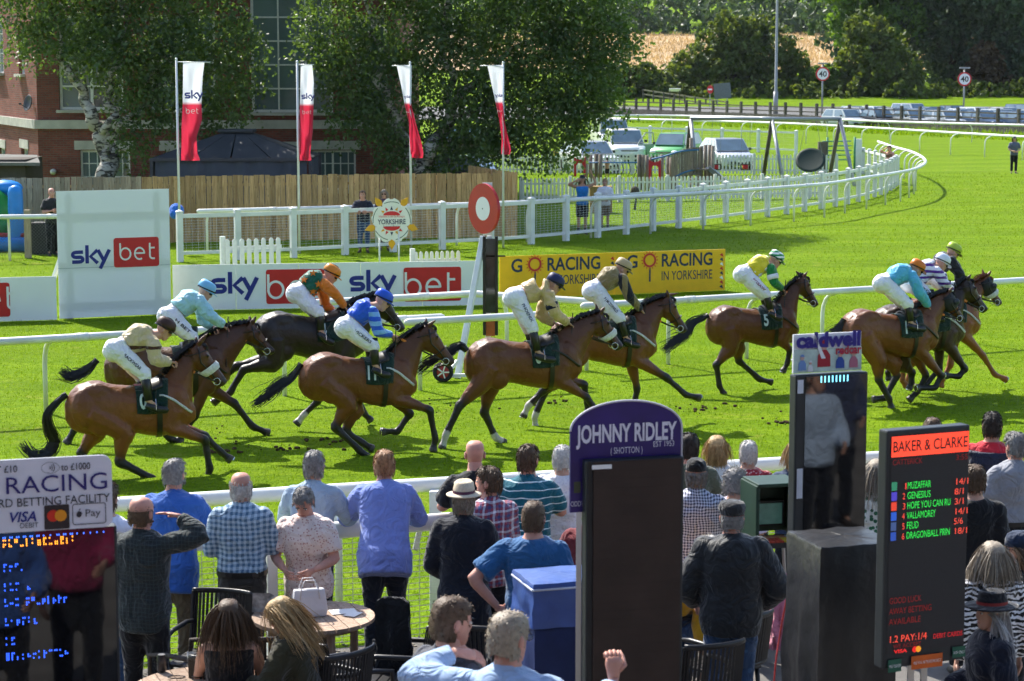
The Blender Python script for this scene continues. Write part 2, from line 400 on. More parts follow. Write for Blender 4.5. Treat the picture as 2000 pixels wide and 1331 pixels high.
keep = lambda x, y: ((x - PAVE_O.x) * FN.x + (y - PAVE_O.y) * FN.y) > .12
g = blades('turf_grass', 170000, 16.5, 50, .015, .042, .006, m_blade, keep); tag(g, 'short bright green turf of the racecourse under the horses', 'grass')
g = blades('lawn_grass', 60000, 50, 100, .03, .07, .011, m_blade, None); tag(g, 'mown lawn and turf beyond the far running rail', 'grass')
bank = lambda x, y: (x > 14 + (y - 150) * -.1) & (((x - 10.5) * .898 + (y - 210) * .44) < -1.0) & (((x - 10.5) * .898 + (y - 210) * .44) > -9)
g = blades('rough_grass', 60000, 110, 215, .25, .55, .05, m_blade, bank); tag(g, 'long rough grass along the far rail below the post fence', 'grass')
# worn scrapes and clods thrown up by the hooves
m_soil = pm('soil', (.075, .05, .028), .95, .1, var=.3, bump=.5)
mb = MB()
for i in range(80):
    px, py = rnd.choice([(455, 880), (430, 850), (590, 880), (1080, 780), (1370, 800), (1520, 830), (1030, 800), (860, 800)])
    p = GZ(px + rnd.gauss(0, 34), py + rnd.gauss(0, 9)); z = max(.02, rnd.gauss(.03, .02)); s = rnd.uniform(.006, .024)
    mb.ell((p.x, p.y, z), (s, s * .8, s * .6), 5, 4)
for px, py, w in ((570, 878, .26), (450, 882, .22), (1085, 790, .3), (1380, 800, .35), (1525, 828, .22), (640, 862, .18)):
    p = GZ(px, py)
    for j in range(9): mb.ell((p.x + rnd.gauss(0, w), p.y + rnd.gauss(0, w * .5), .012), (rnd.uniform(.02, .05), rnd.uniform(.02, .04), .022), 5, 4)
o = mb.build('turf_clod', m_soil); o['kind'] = 'stuff'; tag(o, 'loose clods of dark earth kicked up on the turf', 'soil')
# paved apron this side of the rails
m_pave = pm('asphalt_apron', (.16, .15, .14), .9, .2, var=.25, vs_=3, bump=.6, bs=80)
mb = MB(); A = PAVE_O - FD * 40; B = PAVE_O + FD * 40
mb.add([A + UP * .012, B + UP * .012, B - FN * 30 + UP * .012, A - FN * 30 + UP * .012], [(3, 2, 1, 0)])
o = mb.build('pavement', m_pave); o['kind'] = 'structure'
# gravelly strip at the foot of the crowd fence
mb = MB()
for i in range(900):
    p = PAVE_O + FD * rnd.uniform(-4.2, 3.5) + FN * rnd.gauss(-.12, .13); s = rnd.uniform(.006, .018)
    mb.ell((p.x, p.y, .016), (s, s, s * .6), 5, 3)
o = mb.build('gravel', pm('gravel_stone', (.3, .27, .22), .9, var=.3)); o['kind'] = 'stuff'; tag(o, 'loose pale gravel at the foot of the crowd fence', 'gravel')
# raised terrace step in front of the stand on which the nearest spectators stand
mb = MB(); mb.box((0, 4.5, .3), (30, 11.9, .6)); o = mb.build('terrace_step', m_pave, bevel=.03); o['kind'] = 'structure'
# access road, car park and the cut hay/wheat field on the hill
FA = Vector((10.5, 210, 0)); FB = Vector((34.5, 161, 0)); FX = (FB - FA).normalized(); FY = Vector((-FX.y, FX.x, 0))
if FY.y < 0: FY = -FY
m_road = pm('tarmac_road', (.13, .128, .125), .9, .2, var=.18, vs_=.6, bump=.3, bs=30)
mb = MB(); mb.add([(-20, 200, .03), (120, 200, .03), (120, 224, zt(0, 224) + .03), (-20, 224, zt(0, 224) + .03), (-20, 206, .03), (120, 206, .03)], [(0, 1, 5, 4), (4, 5, 2, 3)])
c0 = FA + FX * 22 + FY * 1.2 + UP * .02
mb.add([c0, c0 + FX * 70, c0 + FX * 70 + FY * 40, c0 + FY * 32], [(0, 1, 2, 3)])
o = mb.build('road', m_road); o['kind'] = 'structure'
mb = MB()
for i in range(14): mb.box((-10 + i * 9, 212.5, zt(0, 212.5) + .045), (3, .12, .004))
o = mb.build('road_marking', pm('road_paint', (.7, .7, .68), .7)); o['kind'] = 'structure'
m_field = pm('ripe_field', (.42, .30, .17), .95, .1, var=.22, vs_=.12, bump=.8, bs=3)
V = []; F = []
for i, y in enumerate(np.linspace(292, 392, 12)):
    for x in np.linspace(-20, 120, 12): V.append((x, y, zt(x, y) + .5 + .15 * math.sin(x * .7 + y)))
for i in range(11):
    for j in range(11): a = i * 12 + j; F.append((a, a + 1, a + 13, a + 12))
me = fastmesh('field', V, F); me.materials.append(m_field); o = link('field', me); o['kind'] = 'structure'
m_straw = leafmat('wheat_stalk', (.36, .26, .13), (.58, .43, .25), (1.2, 1.1, .8), .35)
g = blades('wheat_crop', 30000, 292, 392, .5, .9, .16, m_straw, lambda x, y: x > -5, zfun=lambda x, y: zt(x, y) + .3); tag(g, 'ripe golden wheat standing in the hillside field', 'wheat')
# ================================================================== trees
m_birch = leafmat('birch_leaf', (.038, .070, .032), (.105, .160, .052), (2.2, 2.3, .8), .38, .5)
m_hedge = leafmat('hedge_leaf', (.045, .075, .020), (.140, .185, .045), (1.7, 1.6, .6), .42)
m_wood = leafmat('woodland_leaf', (.034, .060, .036), (.085, .125, .058), (1.4, 1.5, .9), .30)
m_bright = leafmat('bright_leaf', (.040, .085, .016), (.13, .21, .04), (1.7, 1.8, .6), .42)
def leaves(P, size, elong=1.5, down=0.):
    n = len(P); d = nrng.normal(size=(n, 3)); d[:, 2] -= down; d /= np.linalg.norm(d, axis=1)[:, None]
    e = nrng.normal(size=(n, 3)); e -= d * (e * d).sum(1)[:, None]; e /= np.linalg.norm(e, axis=1)[:, None]
    s = size * (.65 + .7 * nrng.random(n))[:, None]
    a = P - d * s * .5 * elong; b = P + d * s * .5 * elong; nn = np.cross(d, e)
    l_ = P + e * s * .5 + nn * s * .12; r_ = P - e * s * .5 + nn * s * .12
    V = np.stack([a, l_, b, r_], 1).reshape(-1, 3); k = np.arange(n)[:, None] * 4
    return V, np.concatenate([k + [0, 1, 2], k + [0, 2, 3]], 0)
def crown_points(lobes, n, droop=0., clump=9, shell=.6):
    """leaf positions: sprays of leaves spread through lobes, denser towards each lobe's skin"""
    w = np.array([l[1][0] * l[1][1] + l[1][0] * l[1][2] for l in lobes]); w = w / w.sum(); m = n // clump
    idx = nrng.choice(len(lobes), m, p=w); C = np.array([lobes[i][0] for i in idx]); RR = np.array([lobes[i][1] for i in idx])
    d = nrng.normal(size=(m, 3)); d /= np.linalg.norm(d, axis=1)[:, None]
    r = np.where(nrng.random(m) < shell, .78 + .3 * nrng.random(m), nrng.random(m) ** .4)
    S = C + d * RR * r[:, None]
    t = nrng.random((m, clump, 1)); L = (.35 + nrng.random((m, 1, 1)) * .9)
    hang = np.zeros((m, 1, 3)); hang[:, 0, :2] = d[:, :2] * .5; hang[:, 0, 2] = -droop
    out = nrng.normal(size=(m, clump, 3)) * .13 * (1 if droop else 2.2)
    scale = 1.0 if droop else RR.mean() * .28
    return (S[:, None, :] + (hang * t * L + out) * scale).reshape(-1, 3)
def limb_tube(mb, a, b, r0, r1, wob=.15, k=6, n=7):
    a, b = Vector(a), Vector(b); pts = []
    for i in range(k + 1):
        t = i / k; p = a.lerp(b, t)
        if 0 < i < k: p += Vector((rnd.gauss(0, wob), rnd.gauss(0, wob), rnd.gauss(0, wob * .4)))
        pts.append(p)
    mb.tube(spline(pts, 3), [r0 + (r1 - r0) * i / (k * 3) for i in range(k * 3 + 1)], n); return pts
def lob(l, Y, depth=.8):
    out = []
    for px, py, r, *dy in l:
        y = Y + (dy[0] if dy else 0); p = AY(px, py, y); rr = r * y / FPX
        out.append(((p.x, y, max(p.z, rr * .6 + .3)), (rr, rr * depth, rr * .92)))
    return out
# bark: pale birch skin with dark patches
m, n, l, p = newmat('birch_bark'); tc = n.new('ShaderNodeTexCoord'); mp = n.new('ShaderNodeMapping'); mp.inputs['Scale'].default_value = (1, 1, 2.5); l.new(tc.outputs['Object'], mp.inputs[0])
t = n.new('ShaderNodeTexNoise'); t.inputs['Scale'].default_value = 4; t.inputs['Detail'].default_value = 7; t.inputs['Distortion'].default_value = .8; l.new(mp.outputs[0], t.inputs['Vector'])
r = n.new('ShaderNodeValToRGB'); e = r.color_ramp.elements; e[0].position = .42; e[0].color = (.05, .045, .035, 1); e[1].position = .52; e[1].color = (.42, .39, .33, 1); l.new(t.outputs[0], r.inputs[0])
l.new(r.outputs[0], p.inputs['Base Color']); p.inputs['Roughness'].default_value = .85; b = n.new('ShaderNodeBump'); b.inputs['Strength'].default_value = .7; l.new(t.outputs[0], b.inputs['Height']); l.new(b.outputs[0], p.inputs['Normal']); m_bbark = m
m_bark = pm('dark_bark', (.06, .048, .036), .9, .2, var=.35, vs_=5, bump=.8, bs=14)
def tree(name, label, base, limbs, lobes, nleaf, leafsize, lm, bm, droop, group=None, clump=9, shell=.55):
    t = thing(name, label, 'tree', base, 0, group); mb = MB()
    for a, b_, r0, r1 in limbs: limb_tube(mb, a, b_, r0, r1)
    mb.build('trunk', bm, t, True)
    P = crown_points(lobes, nleaf, droop, clump, shell); P = P[P[:, 2] > .3]
    Vv, Ff = leaves(P, leafsize, 1.5, .6 if droop else 0.); me = fastmesh('crown', Vv, Ff); me.materials.append(lm); link('crown', me, t); return t
YB = 67.0
L1 = lob([(40, 12, 45), (50, 75, 26), (85, 45, 40), (150, 40, 75), (230, 60, 75), (300, 50, 85), (400, 45, 85), (458, 70, 50), (478, 140, 36), (410, 150, 60), (330, 150, 55), (270, 180, 48), (160, 95, 32), (245, 250, 30), (270, 285, 24), (330, 225, 30), (395, 215, 34), (450, 190, 34), (255, 120, 40),
          (100, -140, 150), (260, -150, 150), (395, -150, 115), (330, -300, 150), (180, -260, 130)], YB)
b0 = XY(212, YB)
q = lambda px, py, dy=0: AY(px, py, YB + dy)
tree('birch_tree', 'silver birch with pale forked trunk in front of the brick building, left', b0,
     [(b0, q(212, 300), .34, .30), (q(212, 305), q(175, 210), .26, .20), (q(175, 210), q(128, 130), .17, .12), (q(128, 130), q(95, 20), .11, .05), (q(218, 300), q(205, 200), .15, .11), (q(205, 200), q(250, 40), .11, .06), (q(212, 300), q(290, 180), .13, .07), (q(290, 180), q(380, 20), .08, .04), (q(250, 40), q(280, -220), .07, .03), (q(95, 20), q(120, -150), .05, .02), (q(290, 180), q(450, 120), .05, .02)],
     L1, 56000, .092, m_birch, m_bbark, 1.0)
L2 = lob([(650, 35, 70), (715, 105, 70), (800, 60, 85), (890, 110, 95), (1000, 60, 95), (1090, 110, 85), (1150, 60, 75), (1200, 60, 48), (700, 205, 50), (770, 200, 60), (800, 275, 55), (930, 225, 80), (1020, 190, 80), (1080, 212, 60), (1150, 160, 62), (855, 325, 26), (915, 275, 40), (1060, 285, 26), (655, 110, 32), (672, 170, 34), (1105, 265, 26), (1150, 212, 34), (780, 300, 22), (975, 262, 34),
          (745, -140, 130), (950, -150, 210), (1130, -90, 130), (850, -330, 170)], YB + 1)
b0 = XY(817, YB + 1)
tree('birch_tree', 'broad drooping birch overhanging the end of the timber fence, right of the building', b0,
     [(b0, q(820, 320, 1), .42, .36), (q(820, 325, 1), q(880, 215, 1), .24, .17), (q(880, 215, 1), q(1010, 90, 1), .16, .08), (q(815, 330, 1), q(760, 180, 1), .2, .13), (q(760, 180, 1), q(720, 20, 1), .13, .06), (q(880, 215, 1), q(870, 20, 1), .13, .07), (q(870, 20, 1), q(880, -250, 1), .1, .03), (q(1010, 90, 1), q(1120, 20, 1), .08, .03), (q(880, 225, 1), q(1050, 200, 1), .08, .03), (q(720, 20, 1), q(690, -130, 1), .06, .02)],
     L2, 84000, .092, m_birch, m_bbark, 1.0)
def bush(name, label, Y, base_px, lobs, n, size, lm, group, trunk_to=None):
    b0 = XY(base_px, Y); b0.z = zt(0, Y); top = AY(lobs[0][0], lobs[0][1], Y); limbs = [(b0, top, .3, .1)]
    for lb in lobs[1:6]: limbs.append((b0.lerp(top, .35), AY(lb[0], lb[1], Y), .14, .04))
    L = []
    for px, py, r in lobs:
        p = AY(px, py, Y + rnd.uniform(-1.5, 1.5)); rr = r * Y / FPX; L.append(((p.x, p.y, max(p.z, b0.z + rr * .8)), (rr, rr * .8, rr)))
    return tree(name, label, b0, limbs, L, n, size, lm, m_bark, 0., group, 14, .6)
HG = 'trees and bushes along the far road'
bush('hedgerow_tree', 'wide bright hawthorn clump standing before the golden field beside the lamp post', 245, 1430, [(1440, 95, 60), (1345, 150, 45), (1390, 115, 50), (1500, 105, 55), (1540, 140, 42), (1450, 150, 60), (1320, 165, 30), (1560, 165, 28), (1420, 65, 38), (1480, 62, 34)], 17000, .36, m_hedge, HG)
bush('hedgerow_tree', 'rounded light green tree behind the second clump, above the left speed sign', 243, 1720, [(1705, 100, 60), (1665, 150, 42), (1740, 140, 55), (1690, 60, 36), (1770, 165, 34), (1640, 165, 34), (1720, 165, 40)], 12000, .36, m_hedge, HG)
bush('roadside_tree', 'tall leafy bright tree rising behind the left speed limit sign', 256, 1690, [(1700, 10, 60), (1665, 45, 45), (1740, 40, 60), (1720, 85, 50), (1660, -40, 60), (1740, -60, 70)], 12000, .38, m_bright, HG)
bush('roadside_tree', 'big dark tree behind the parked cars near the right speed sign', 258, 1850, [(1850, 40, 85), (1790, 20, 60), (1905, 60, 70), (1830, 110, 60), (1880, 130, 55), (1860, -60, 100), (1780, -50, 70)], 13000, .4, m_wood, HG)
bush('roadside_tree', 'dark tree at the far right edge behind the parked cars', 255, 1975, [(1980, 60, 80), (1950, 110, 60), (2010, 130, 70), (1990, -30, 100), (1930, 160, 40), (1960, 170, 45)], 12000, .4, m_wood, HG)
bush('brown_bush', 'reddish brown bush between the dark trees right of the second speed sign', 250, 1925, [(1925, 125, 34), (1905, 150, 28), (1945, 150, 30), (1920, 105, 22)], 4000, .36, leafmat('copper_leaf', (.05, .035, .018), (.12, .08, .04), (1.2, 1, .6), .25), HG)
bush('hedgerow_tree', 'low pale bush at the edge of the golden field beside the birch', 240, 1225, [(1215, 165, 34), (1260, 150, 26), (1240, 170, 30), (1290, 165, 24), (1180, 150, 30)], 6000, .34, m_hedge, HG)
bush('hedgerow_tree', 'small bush right of the lamp post below the golden strip', 244, 1600, [(1610, 155, 26), (1590, 172, 22), (1630, 172, 22), (1580, 150, 16)], 4000, .34, m_bright, HG)
# undergrowth along the foot of the hedge and the far wood as one mass
def massed(name, label, n, size, lm, spots):
    P = crown_points(spots, n, 0., 14, .65); Vv, Ff = leaves(P, size, 1.4); me = fastmesh(name, Vv, Ff); me.materials.append(lm); o = link(name, me); o['kind'] = 'stuff'; tag(o, label, 'wood'); return o
S = []
for i in range(70):
    px = 1180 + i * 13; Y = 240 + rnd.uniform(-3, 6); p = AY(px, 186 + rnd.uniform(-8, 4), Y); h = rnd.uniform(.7, 1.5); S.append(((p.x, Y, zt(0, Y) + h * .5), (h * 1.1, h, h)))
massed('undergrowth', 'rough undergrowth along the foot of the far hedge', 16000, .3, m_hedge, S)
S = []
for row, (Y, top) in enumerate(((395, 40), (410, 10), (430, -30))):
    for i in range(34):
        px = -60 + i * 66 + rnd.uniform(-25, 25); p = AY(px, top + rnd.uniform(-18, 22), Y); r_ = rnd.uniform(4.5, 7.5)
        S.append(((p.x, Y + rnd.uniform(-4, 4), p.z), (r_, r_ * .8, r_ * rnd.uniform(.9, 1.3))))
        S.append(((p.x + rnd.uniform(-3, 3), Y, p.z - r_ * .9), (r_ * .9, r_ * .7, r_)))
for i in range(26):
    px = 1610 + i * 17; Y = 272 + rnd.uniform(0, 18); p = AY(px, rnd.uniform(-60, 140), Y); r_ = rnd.uniform(3.5, 5.5); S.append(((p.x, Y, max(p.z, 4)), (r_, r_ * .8, r_)))
massed('woodland', 'dark wood on the hill beyond the golden field', 62000, .75, m_wood, S)
# ================================================================== building
def brickmat(name, c1, c2, mortar):
    m, n, l, p = newmat(name); tc = n.new('ShaderNodeTexCoord'); sp = n.new('ShaderNodeSeparateXYZ'); l.new(tc.outputs['Object'], sp.inputs[0])
    ad = n.new('ShaderNodeMath'); ad.operation = 'ADD'; l.new(sp.outputs[0], ad.inputs[0]); l.new(sp.outputs[1], ad.inputs[1])
    cb = n.new('ShaderNodeCombineXYZ'); l.new(ad.outputs[0], cb.inputs[0]); l.new(sp.outputs[2], cb.inputs[1])
    b = n.new('ShaderNodeTexBrick'); l.new(cb.outputs[0], b.inputs['Vector']); b.inputs['Scale'].default_value = 1
    b.inputs['Brick Width'].default_value = .225; b.inputs['Row Height'].default_value = .075; b.inputs['Mortar Size'].default_value = .009; b.inputs['Mortar Smooth'].default_value = .2
    b.inputs['Color1'].default_value = (*c1, 1); b.inputs['Color2'].default_value = (*c2, 1); b.inputs['Mortar'].default_value = (*mortar, 1); b.inputs['Bias'].default_value = -.1
    t = n.new('ShaderNodeTexNoise'); t.inputs['Scale'].default_value = 1.1; t.inputs['Detail'].default_value = 6; l.new(tc.outputs['Object'], t.inputs['Vector'])
    mr = n.new('ShaderNodeMapRange'); mr.inputs[3].default_value = .6; mr.inputs[4].default_value = 1.35; l.new(t.outputs[0], mr.inputs[0])
    v = n.new('ShaderNodeVectorMath'); v.operation = 'SCALE'; l.new(b.outputs['Color'], v.inputs[0]); l.new(mr.outputs[0], v.inputs['Scale']); l.new(v.outputs[0], p.inputs['Base Color'])
    p.inputs['Roughness'].default_value = .9; p.inputs['Specular IOR Level'].default_value = .2
    bu = n.new('ShaderNodeBump'); bu.inputs['Strength'].default_value = .8; bu.inputs['Distance'].default_value = .01; bu.invert = True; l.new(b.outputs['Fac'], bu.inputs['Height']); l.new(bu.outputs[0], p.inputs['Normal'])
    MATS[name] = m; return m
m_brick = brickmat('red_brick', (.27, .080, .058), (.18, .052, .042), (.17, .13, .11))
m_stone = pm('pale_stone', (.50, .47, .42), .85, .2, var=.18, vs_=2.5, bump=.3, bs=20)
m_frame = pm('window_paint', (.74, .73, .68), .55, .4, var=.08)
m_pane = pm('window_pane', (.13, .18, .18), .06, .6, var=.25, vs_=.8)
m_slate = pm('slate', (.09, .09, .10), .7, var=.25, bump=.4, bs=8)
YF = 72.0; BX0 = XY(85, YF).x; BX1 = XY(776, YF).x
def bz(py): return AY(1000, py, YF).z
bld = thing('brick_building', 'red brick building with pale stone band and tall white windows behind the timber fence', 'building', (BX0, YF, 0))
LW = Vector((-.39, .92, 0)).normalized()          # direction of the sunlit side wall, running back to the left
wall = MB(); TOP = 9.6
def holes_wall(mb, o, ax, length, top, holes, th=.35):
    """wall with window openings: strips between the openings; reveals come from the wall's thickness"""
    nrm = Vector((ax.y, -ax.x, 0)); us = sorted({0., length, *[h[0] for h in holes], *[h[1] for h in holes]})
    for u0, u1 in zip(us[:-1], us[1:]):
        hs = sorted([(h[2], h[3]) for h in holes if h[0] <= u0 + 1e-6 and h[1] >= u1 - 1e-6]); z = 0
        for a, b in hs + [(top, top)]:
            if a - z > .01:
                c = o + ax * ((u0 + u1) / 2) - nrm * (th / 2); mb.box((c.x, c.y, (z + a) / 2), (u1 - u0, th, a - z), math.atan2(ax.y, ax.x))
            z = b
EXx = Vector((1, 0, 0)); FO = Vector((BX0, YF, 0)); flen = BX1 - BX0
def fu(px): return XY(px, YF).x - BX0
FH = [(fu(165), fu(262), bz(372), bz(294)), (fu(608), fu(698), bz(372), bz(294)), (fu(330), fu(420), bz(372), bz(294)),
      (fu(128), fu(252), bz(215), bz(30)), (fu(305), fu(430), bz(215), bz(30)), (fu(498), fu(655), bz(220), bz(-60)), (fu(700), fu(760), bz(220), bz(30))]
holes_wall(wall, FO, EXx, flen, TOP, FH)
llen = 16.0
sx_ = lambda px: ((XY(85, YF).x - (px - 1000) / FPX * YF * 1.008) / (-(LW.x) + (px - 1000) / FPX * 1.008 * LW.y))     # distance along the side wall for a picture column
SHo = FO + LW * llen
def su(px): return llen - sx_(px)
def sz(px, py): return AY(px, py, YF + LW.y * sx_(px)).z
SH_ = [(su(52), su(63), sz(57, 145), sz(57, 60)), (su(9), su(23), sz(15, 143), sz(15, 28)), (su(52), su(65), sz(57, 345), sz(57, 291)), (su(8), su(21), sz(15, 345), sz(15, 290))]
SH_ = [(min(a, b), max(a, b), c_, d_) for a, b, c_, d_ in SH_]
holes_wall(wall, SHo, -LW, llen, TOP, SH_)
w_o = wall.build('wall', m_brick, bld)
# back of the building closes it
mb = MB(); bk = FO + LW * llen; mb.box(((bk.x + BX1) / 2, bk.y + 3.2, TOP / 2), (BX1 - bk.x, .3, TOP)); mb.box((BX1 - .17, (YF + bk.y + 3.2) / 2 + .2, TOP / 2), (.34, bk.y + 3.2 - YF, TOP)); mb.box((bk.x + .1, bk.y + 1.6, TOP / 2), (.3, 3.2, TOP)); mb.build('rear_wall', m_brick, bld)
mb = MB(); mb.add([(bk.x - .3, bk.y - .4, TOP), (FO.x - .2, YF - .4, TOP), (BX1 + .4, YF - .4, TOP), (BX1 + .4, bk.y + 3.6, TOP), (bk.x - .3, bk.y + 3.6, TOP), ((bk.x + BX1) / 2 - 3, YF + 4.4, TOP + 2.6), ((bk.x + BX1) / 2 + 4, YF + 4.4, TOP + 2.6)],
       [(0, 1, 5), (1, 2, 6, 5), (2, 3, 6), (3, 4, 5, 6), (4, 0, 5), (4, 3, 2, 1, 0)]); mb.build('roof', m_slate, bld)
mb = MB(); z0, z1 = bz(252), bz(235)
mb.box((FO.x + flen / 2, YF - .05, (z0 + z1) / 2), (flen + .1, .12, z1 - z0)); c = FO + LW * (llen / 2) + Vector((-LW.y, LW.x, 0)) * .05
mb.box((c.x, c.y, (z0 + z1) / 2), (llen, .12, z1 - z0), math.atan2(LW.y, LW.x)); mb.build('stone_band', m_stone, bld)
def window(o, ax, u0, u1, z0, z1, nx, nz, lintel=None, fw=.07, bar=.035, sill=True):
    nrm = Vector((ax.y, -ax.x, 0)); rz = math.atan2(ax.y, ax.x); P = lambda u, z, d=0.: (o + ax * u - nrm * (.16 - d)) + UP * z
    f = MB()
    for u in (u0 + fw / 2, u1 - fw / 2): f.box(P(u, (z0 + z1) / 2), (fw, .09, z1 - z0), rz)
    for z in (z0 + fw / 2, z1 - fw / 2): f.box(P((u0 + u1) / 2, z), (u1 - u0 - 2 * fw, .088, fw), rz)
    wo = f.build('window', m_frame, bld); b = MB()
    for i in range(1, nx):
        w_ = bar * (1.9 if nx % 2 == 0 and i == nx // 2 else 1); b.box(P(u0 + (u1 - u0) * i / nx, (z0 + z1) / 2), (w_, .06, z1 - z0 - 2 * fw), rz)
    for i in range(1, nz): b.box(P((u0 + u1) / 2, z0 + (z1 - z0) * i / nz), (u1 - u0 - 2 * fw, .056, bar), rz)
    b.build('glazing_bar', m_frame, wo)
    for i in range(nx):
        for j in range(nz):
            g_ = MB(); a0 = u0 + fw + (u1 - u0 - 2 * fw) * i / nx; a1 = u0 + fw + (u1 - u0 - 2 * fw) * (i + 1) / nx; c0_ = z0 + fw + (z1 - z0 - 2 * fw) * j / nz; c1_ = z0 + fw + (z1 - z0 - 2 * fw) * (j + 1) / nz
            tl = rnd.uniform(-.004, .004); g_.add([P(a0, c0_, -.012 + tl), P(a1, c0_, -.012 - tl), P(a1, c1_, -.012 + tl), P(a0, c1_, -.012 - tl)], [(0, 1, 2, 3)]); g_.build('pane', m_pane, wo)
    if sill: s_ = MB(); s_.box(P((u0 + u1) / 2, z0 - .05, .2), ((u1 - u0) + .16, .26, .10), rz); s_.build('sill', m_stone, wo)
    if lintel: s_ = MB(); s_.box(P((u0 + u1) / 2, z1 + lintel / 2 + .02, .165), ((u1 - u0) + .34, .06, lintel), rz); s_.build('lintel', m_stone, wo)
for i, (u0, u1, z0, z1) in enumerate(FH):
    if i < 3: window(FO, EXx, u0, u1, z0, z1, 6 if i != 2 else 4, 3, .30)
    else: window(FO, EXx, u0, u1, z0, z1, {3: 2, 4: 2, 5: 3, 6: 1}[i], {3: 4, 4: 4, 5: 6, 6: 4}[i], None, .09, .05)
for i, (u0, u1, z0, z1) in enumerate(SH_): window(SHo, -LW, u0, u1, z0, z1, 2, 6 if i < 2 else 4, None if i < 2 else .3, .05, .025)
mb = MB()
for px in (320, 540):
    mb.box((XY(px + 25, YF).x, YF - .04, bz(286)), (.9, .07, .3))
mb.build('lintel', m_stone, bld)
d = thing('satellite_dish', 'dark satellite dish on the sunlit brick side wall', 'satellite dish', AY(56, 202, 72.6)); p0 = d.location.copy(); mb = MB()
ax_ = Vector((-.75, -.62, .25)).normalized().to_track_quat('Z', 'Y').to_matrix(); mb.lathe(p0, [(.02, -.06), (.14, -.04), (.24, .0), (.28, .05), (.27, .055), (.2, .01), (.02, -.03)], 18, axis=ax_); m_dish = pm('dish_grey', (.05, .05, .06), .5); mb.build('dish', m_dish, d, True)
mb = MB(); mb.tube([p0 + ax_ @ Vector((0, 0, -.04)), p0 + Vector((.18, .02, -.02)), p0 + Vector((.2, .03, -.25))], .022, 6); mb.build('bracket', m_dish, d, True)
mb = MB(); e_ = p0 + ax_ @ Vector((0, 0, .33)) - UP * .1; mb.tube([p0 - UP * .2, e_], .012, 6); mb.box(e_, (.07, .07, .07)); mb.build('feed_arm', m_dish, d)
mb = MB(); pl = AY(104, 336, YF - .12); mb.ell(pl, (.11, .14, .10), 12, 8); o = mb.build('wall_vent', pm('vent_white', (.6, .58, .54), .6)); tag(o, 'small round pale vent low on the shaded brick wall', 'vent')
# shed roof at the left edge and the dark gazebo
sd = thing('lean_to_shed', 'dark low shed roof behind the fence at the left edge', 'shed', XY(20, 66)); a = AY(-60, 330, 66); b_ = AY(75, 306, 66)
mb = MB(); mb.add([AY(-60, 318, 65), AY(78, 318, 65), AY(72, 303, 68), AY(-60, 300, 68), AY(-60, 324, 65), AY(78, 324, 65), AY(72, 309, 68), AY(-60, 306, 68)], [(0, 1, 2, 3), (7, 6, 5, 4), (0, 4, 5, 1), (1, 5, 6, 2), (3, 2, 6, 7), (0, 3, 7, 4)]); mb.build('roof', pm('felt', (.15, .15, .14), .9), sd)
mb = MB(); q0 = AY(-50, 300, 66.5); q1 = AY(66, 300, 66.5); mb.box(((q0.x + q1.x) / 2, 66.5, 1.05), (q1.x - q0.x, 2.4, 2.1)); mb.build('wall', pm('shed_wood', (.07, .06, .05), .9), sd)
YG = 66.0; gx0 = XY(303, YG - 1.6).x; gx1 = XY(610, YG - 1.6).x; gz = lambda py: AY(1000, py, YG - 1.6).z
gz_ = thing('gazebo', 'dark grey fabric gazebo with hipped roof between fence and brick building', 'gazebo', ((gx0 + gx1) / 2, YG, 0))
m_gz = pm('gazebo_roof', (.045, .048, .055), .6, .3, var=.15, vs_=2, bump=.2, bs=6); m_gw = pm('gazebo_curtain', (.075, .082, .105), .85, .2, var=.15, vs_=2, bump=.25, bs=4)
e0 = gz(309); pk = gz(266) + .05; mx = (gx0 + gx1) / 2; rx = .45
for sgn, (A_, B_) in enumerate((((gx0, YG - 1.6), (gx1, YG - 1.6)), ((gx1, YG - 1.6), (gx1, YG + 1.6)), ((gx1, YG + 1.6), (gx0, YG + 1.6)), ((gx0, YG + 1.6), (gx0, YG - 1.6)))):
    t0 = ((mx - rx, YG - .3), (mx + rx, YG - .3), (mx + rx, YG + .3), (mx - rx, YG + .3)); ta = t0[sgn]; tb = t0[(sgn + 1) % 4]
    for k in range(4 if sgn % 2 == 0 else 3):
        K = 4 if sgn % 2 == 0 else 3; f0, f1 = k / K + .006, (k + 1) / K - .006; L_ = lambda u, v, f: (u[0] + (v[0] - u[0]) * f, u[1] + (v[1] - u[1]) * f)
        p_ = MB(); c = [L_(A_, B_, f0), L_(A_, B_, f1), L_(ta, tb, f1), L_(ta, tb, f0)]; zz = (e0, e0, pk, pk)
        V_ = [(x_, y_, z_) for (x_, y_), z_ in zip(c, zz)]; p_.add(V_ + [(x_, y_, z_ - .03) for x_, y_, z_ in V_], [(0, 1, 2, 3), (7, 6, 5, 4), (0, 4, 5, 1), (1, 5, 6, 2), (2, 6, 7, 3), (3, 7, 4, 0)]); p_.build('roof_panel', m_gz, gz_)
mb = MB(); mb.box((mx, YG, pk + .06), (2 * rx + .2, .8, .1)); mb.build('roof_cap', m_gz, gz_, bevel=.03)
mb = MB()
for x_ in (gx0, gx1):
    for y_ in (YG - 1.6, YG + 1.6): mb.box((x_, y_, e0 / 2), (.09, .09, e0))
mb.box((mx, YG - 1.62, e0 - .05), (gx1 - gx0, .06, .1)); mb.box((mx, YG + 1.62, e0 - .05), (gx1 - gx0, .06, .1)); mb.build('frame', m_dish, gz_)
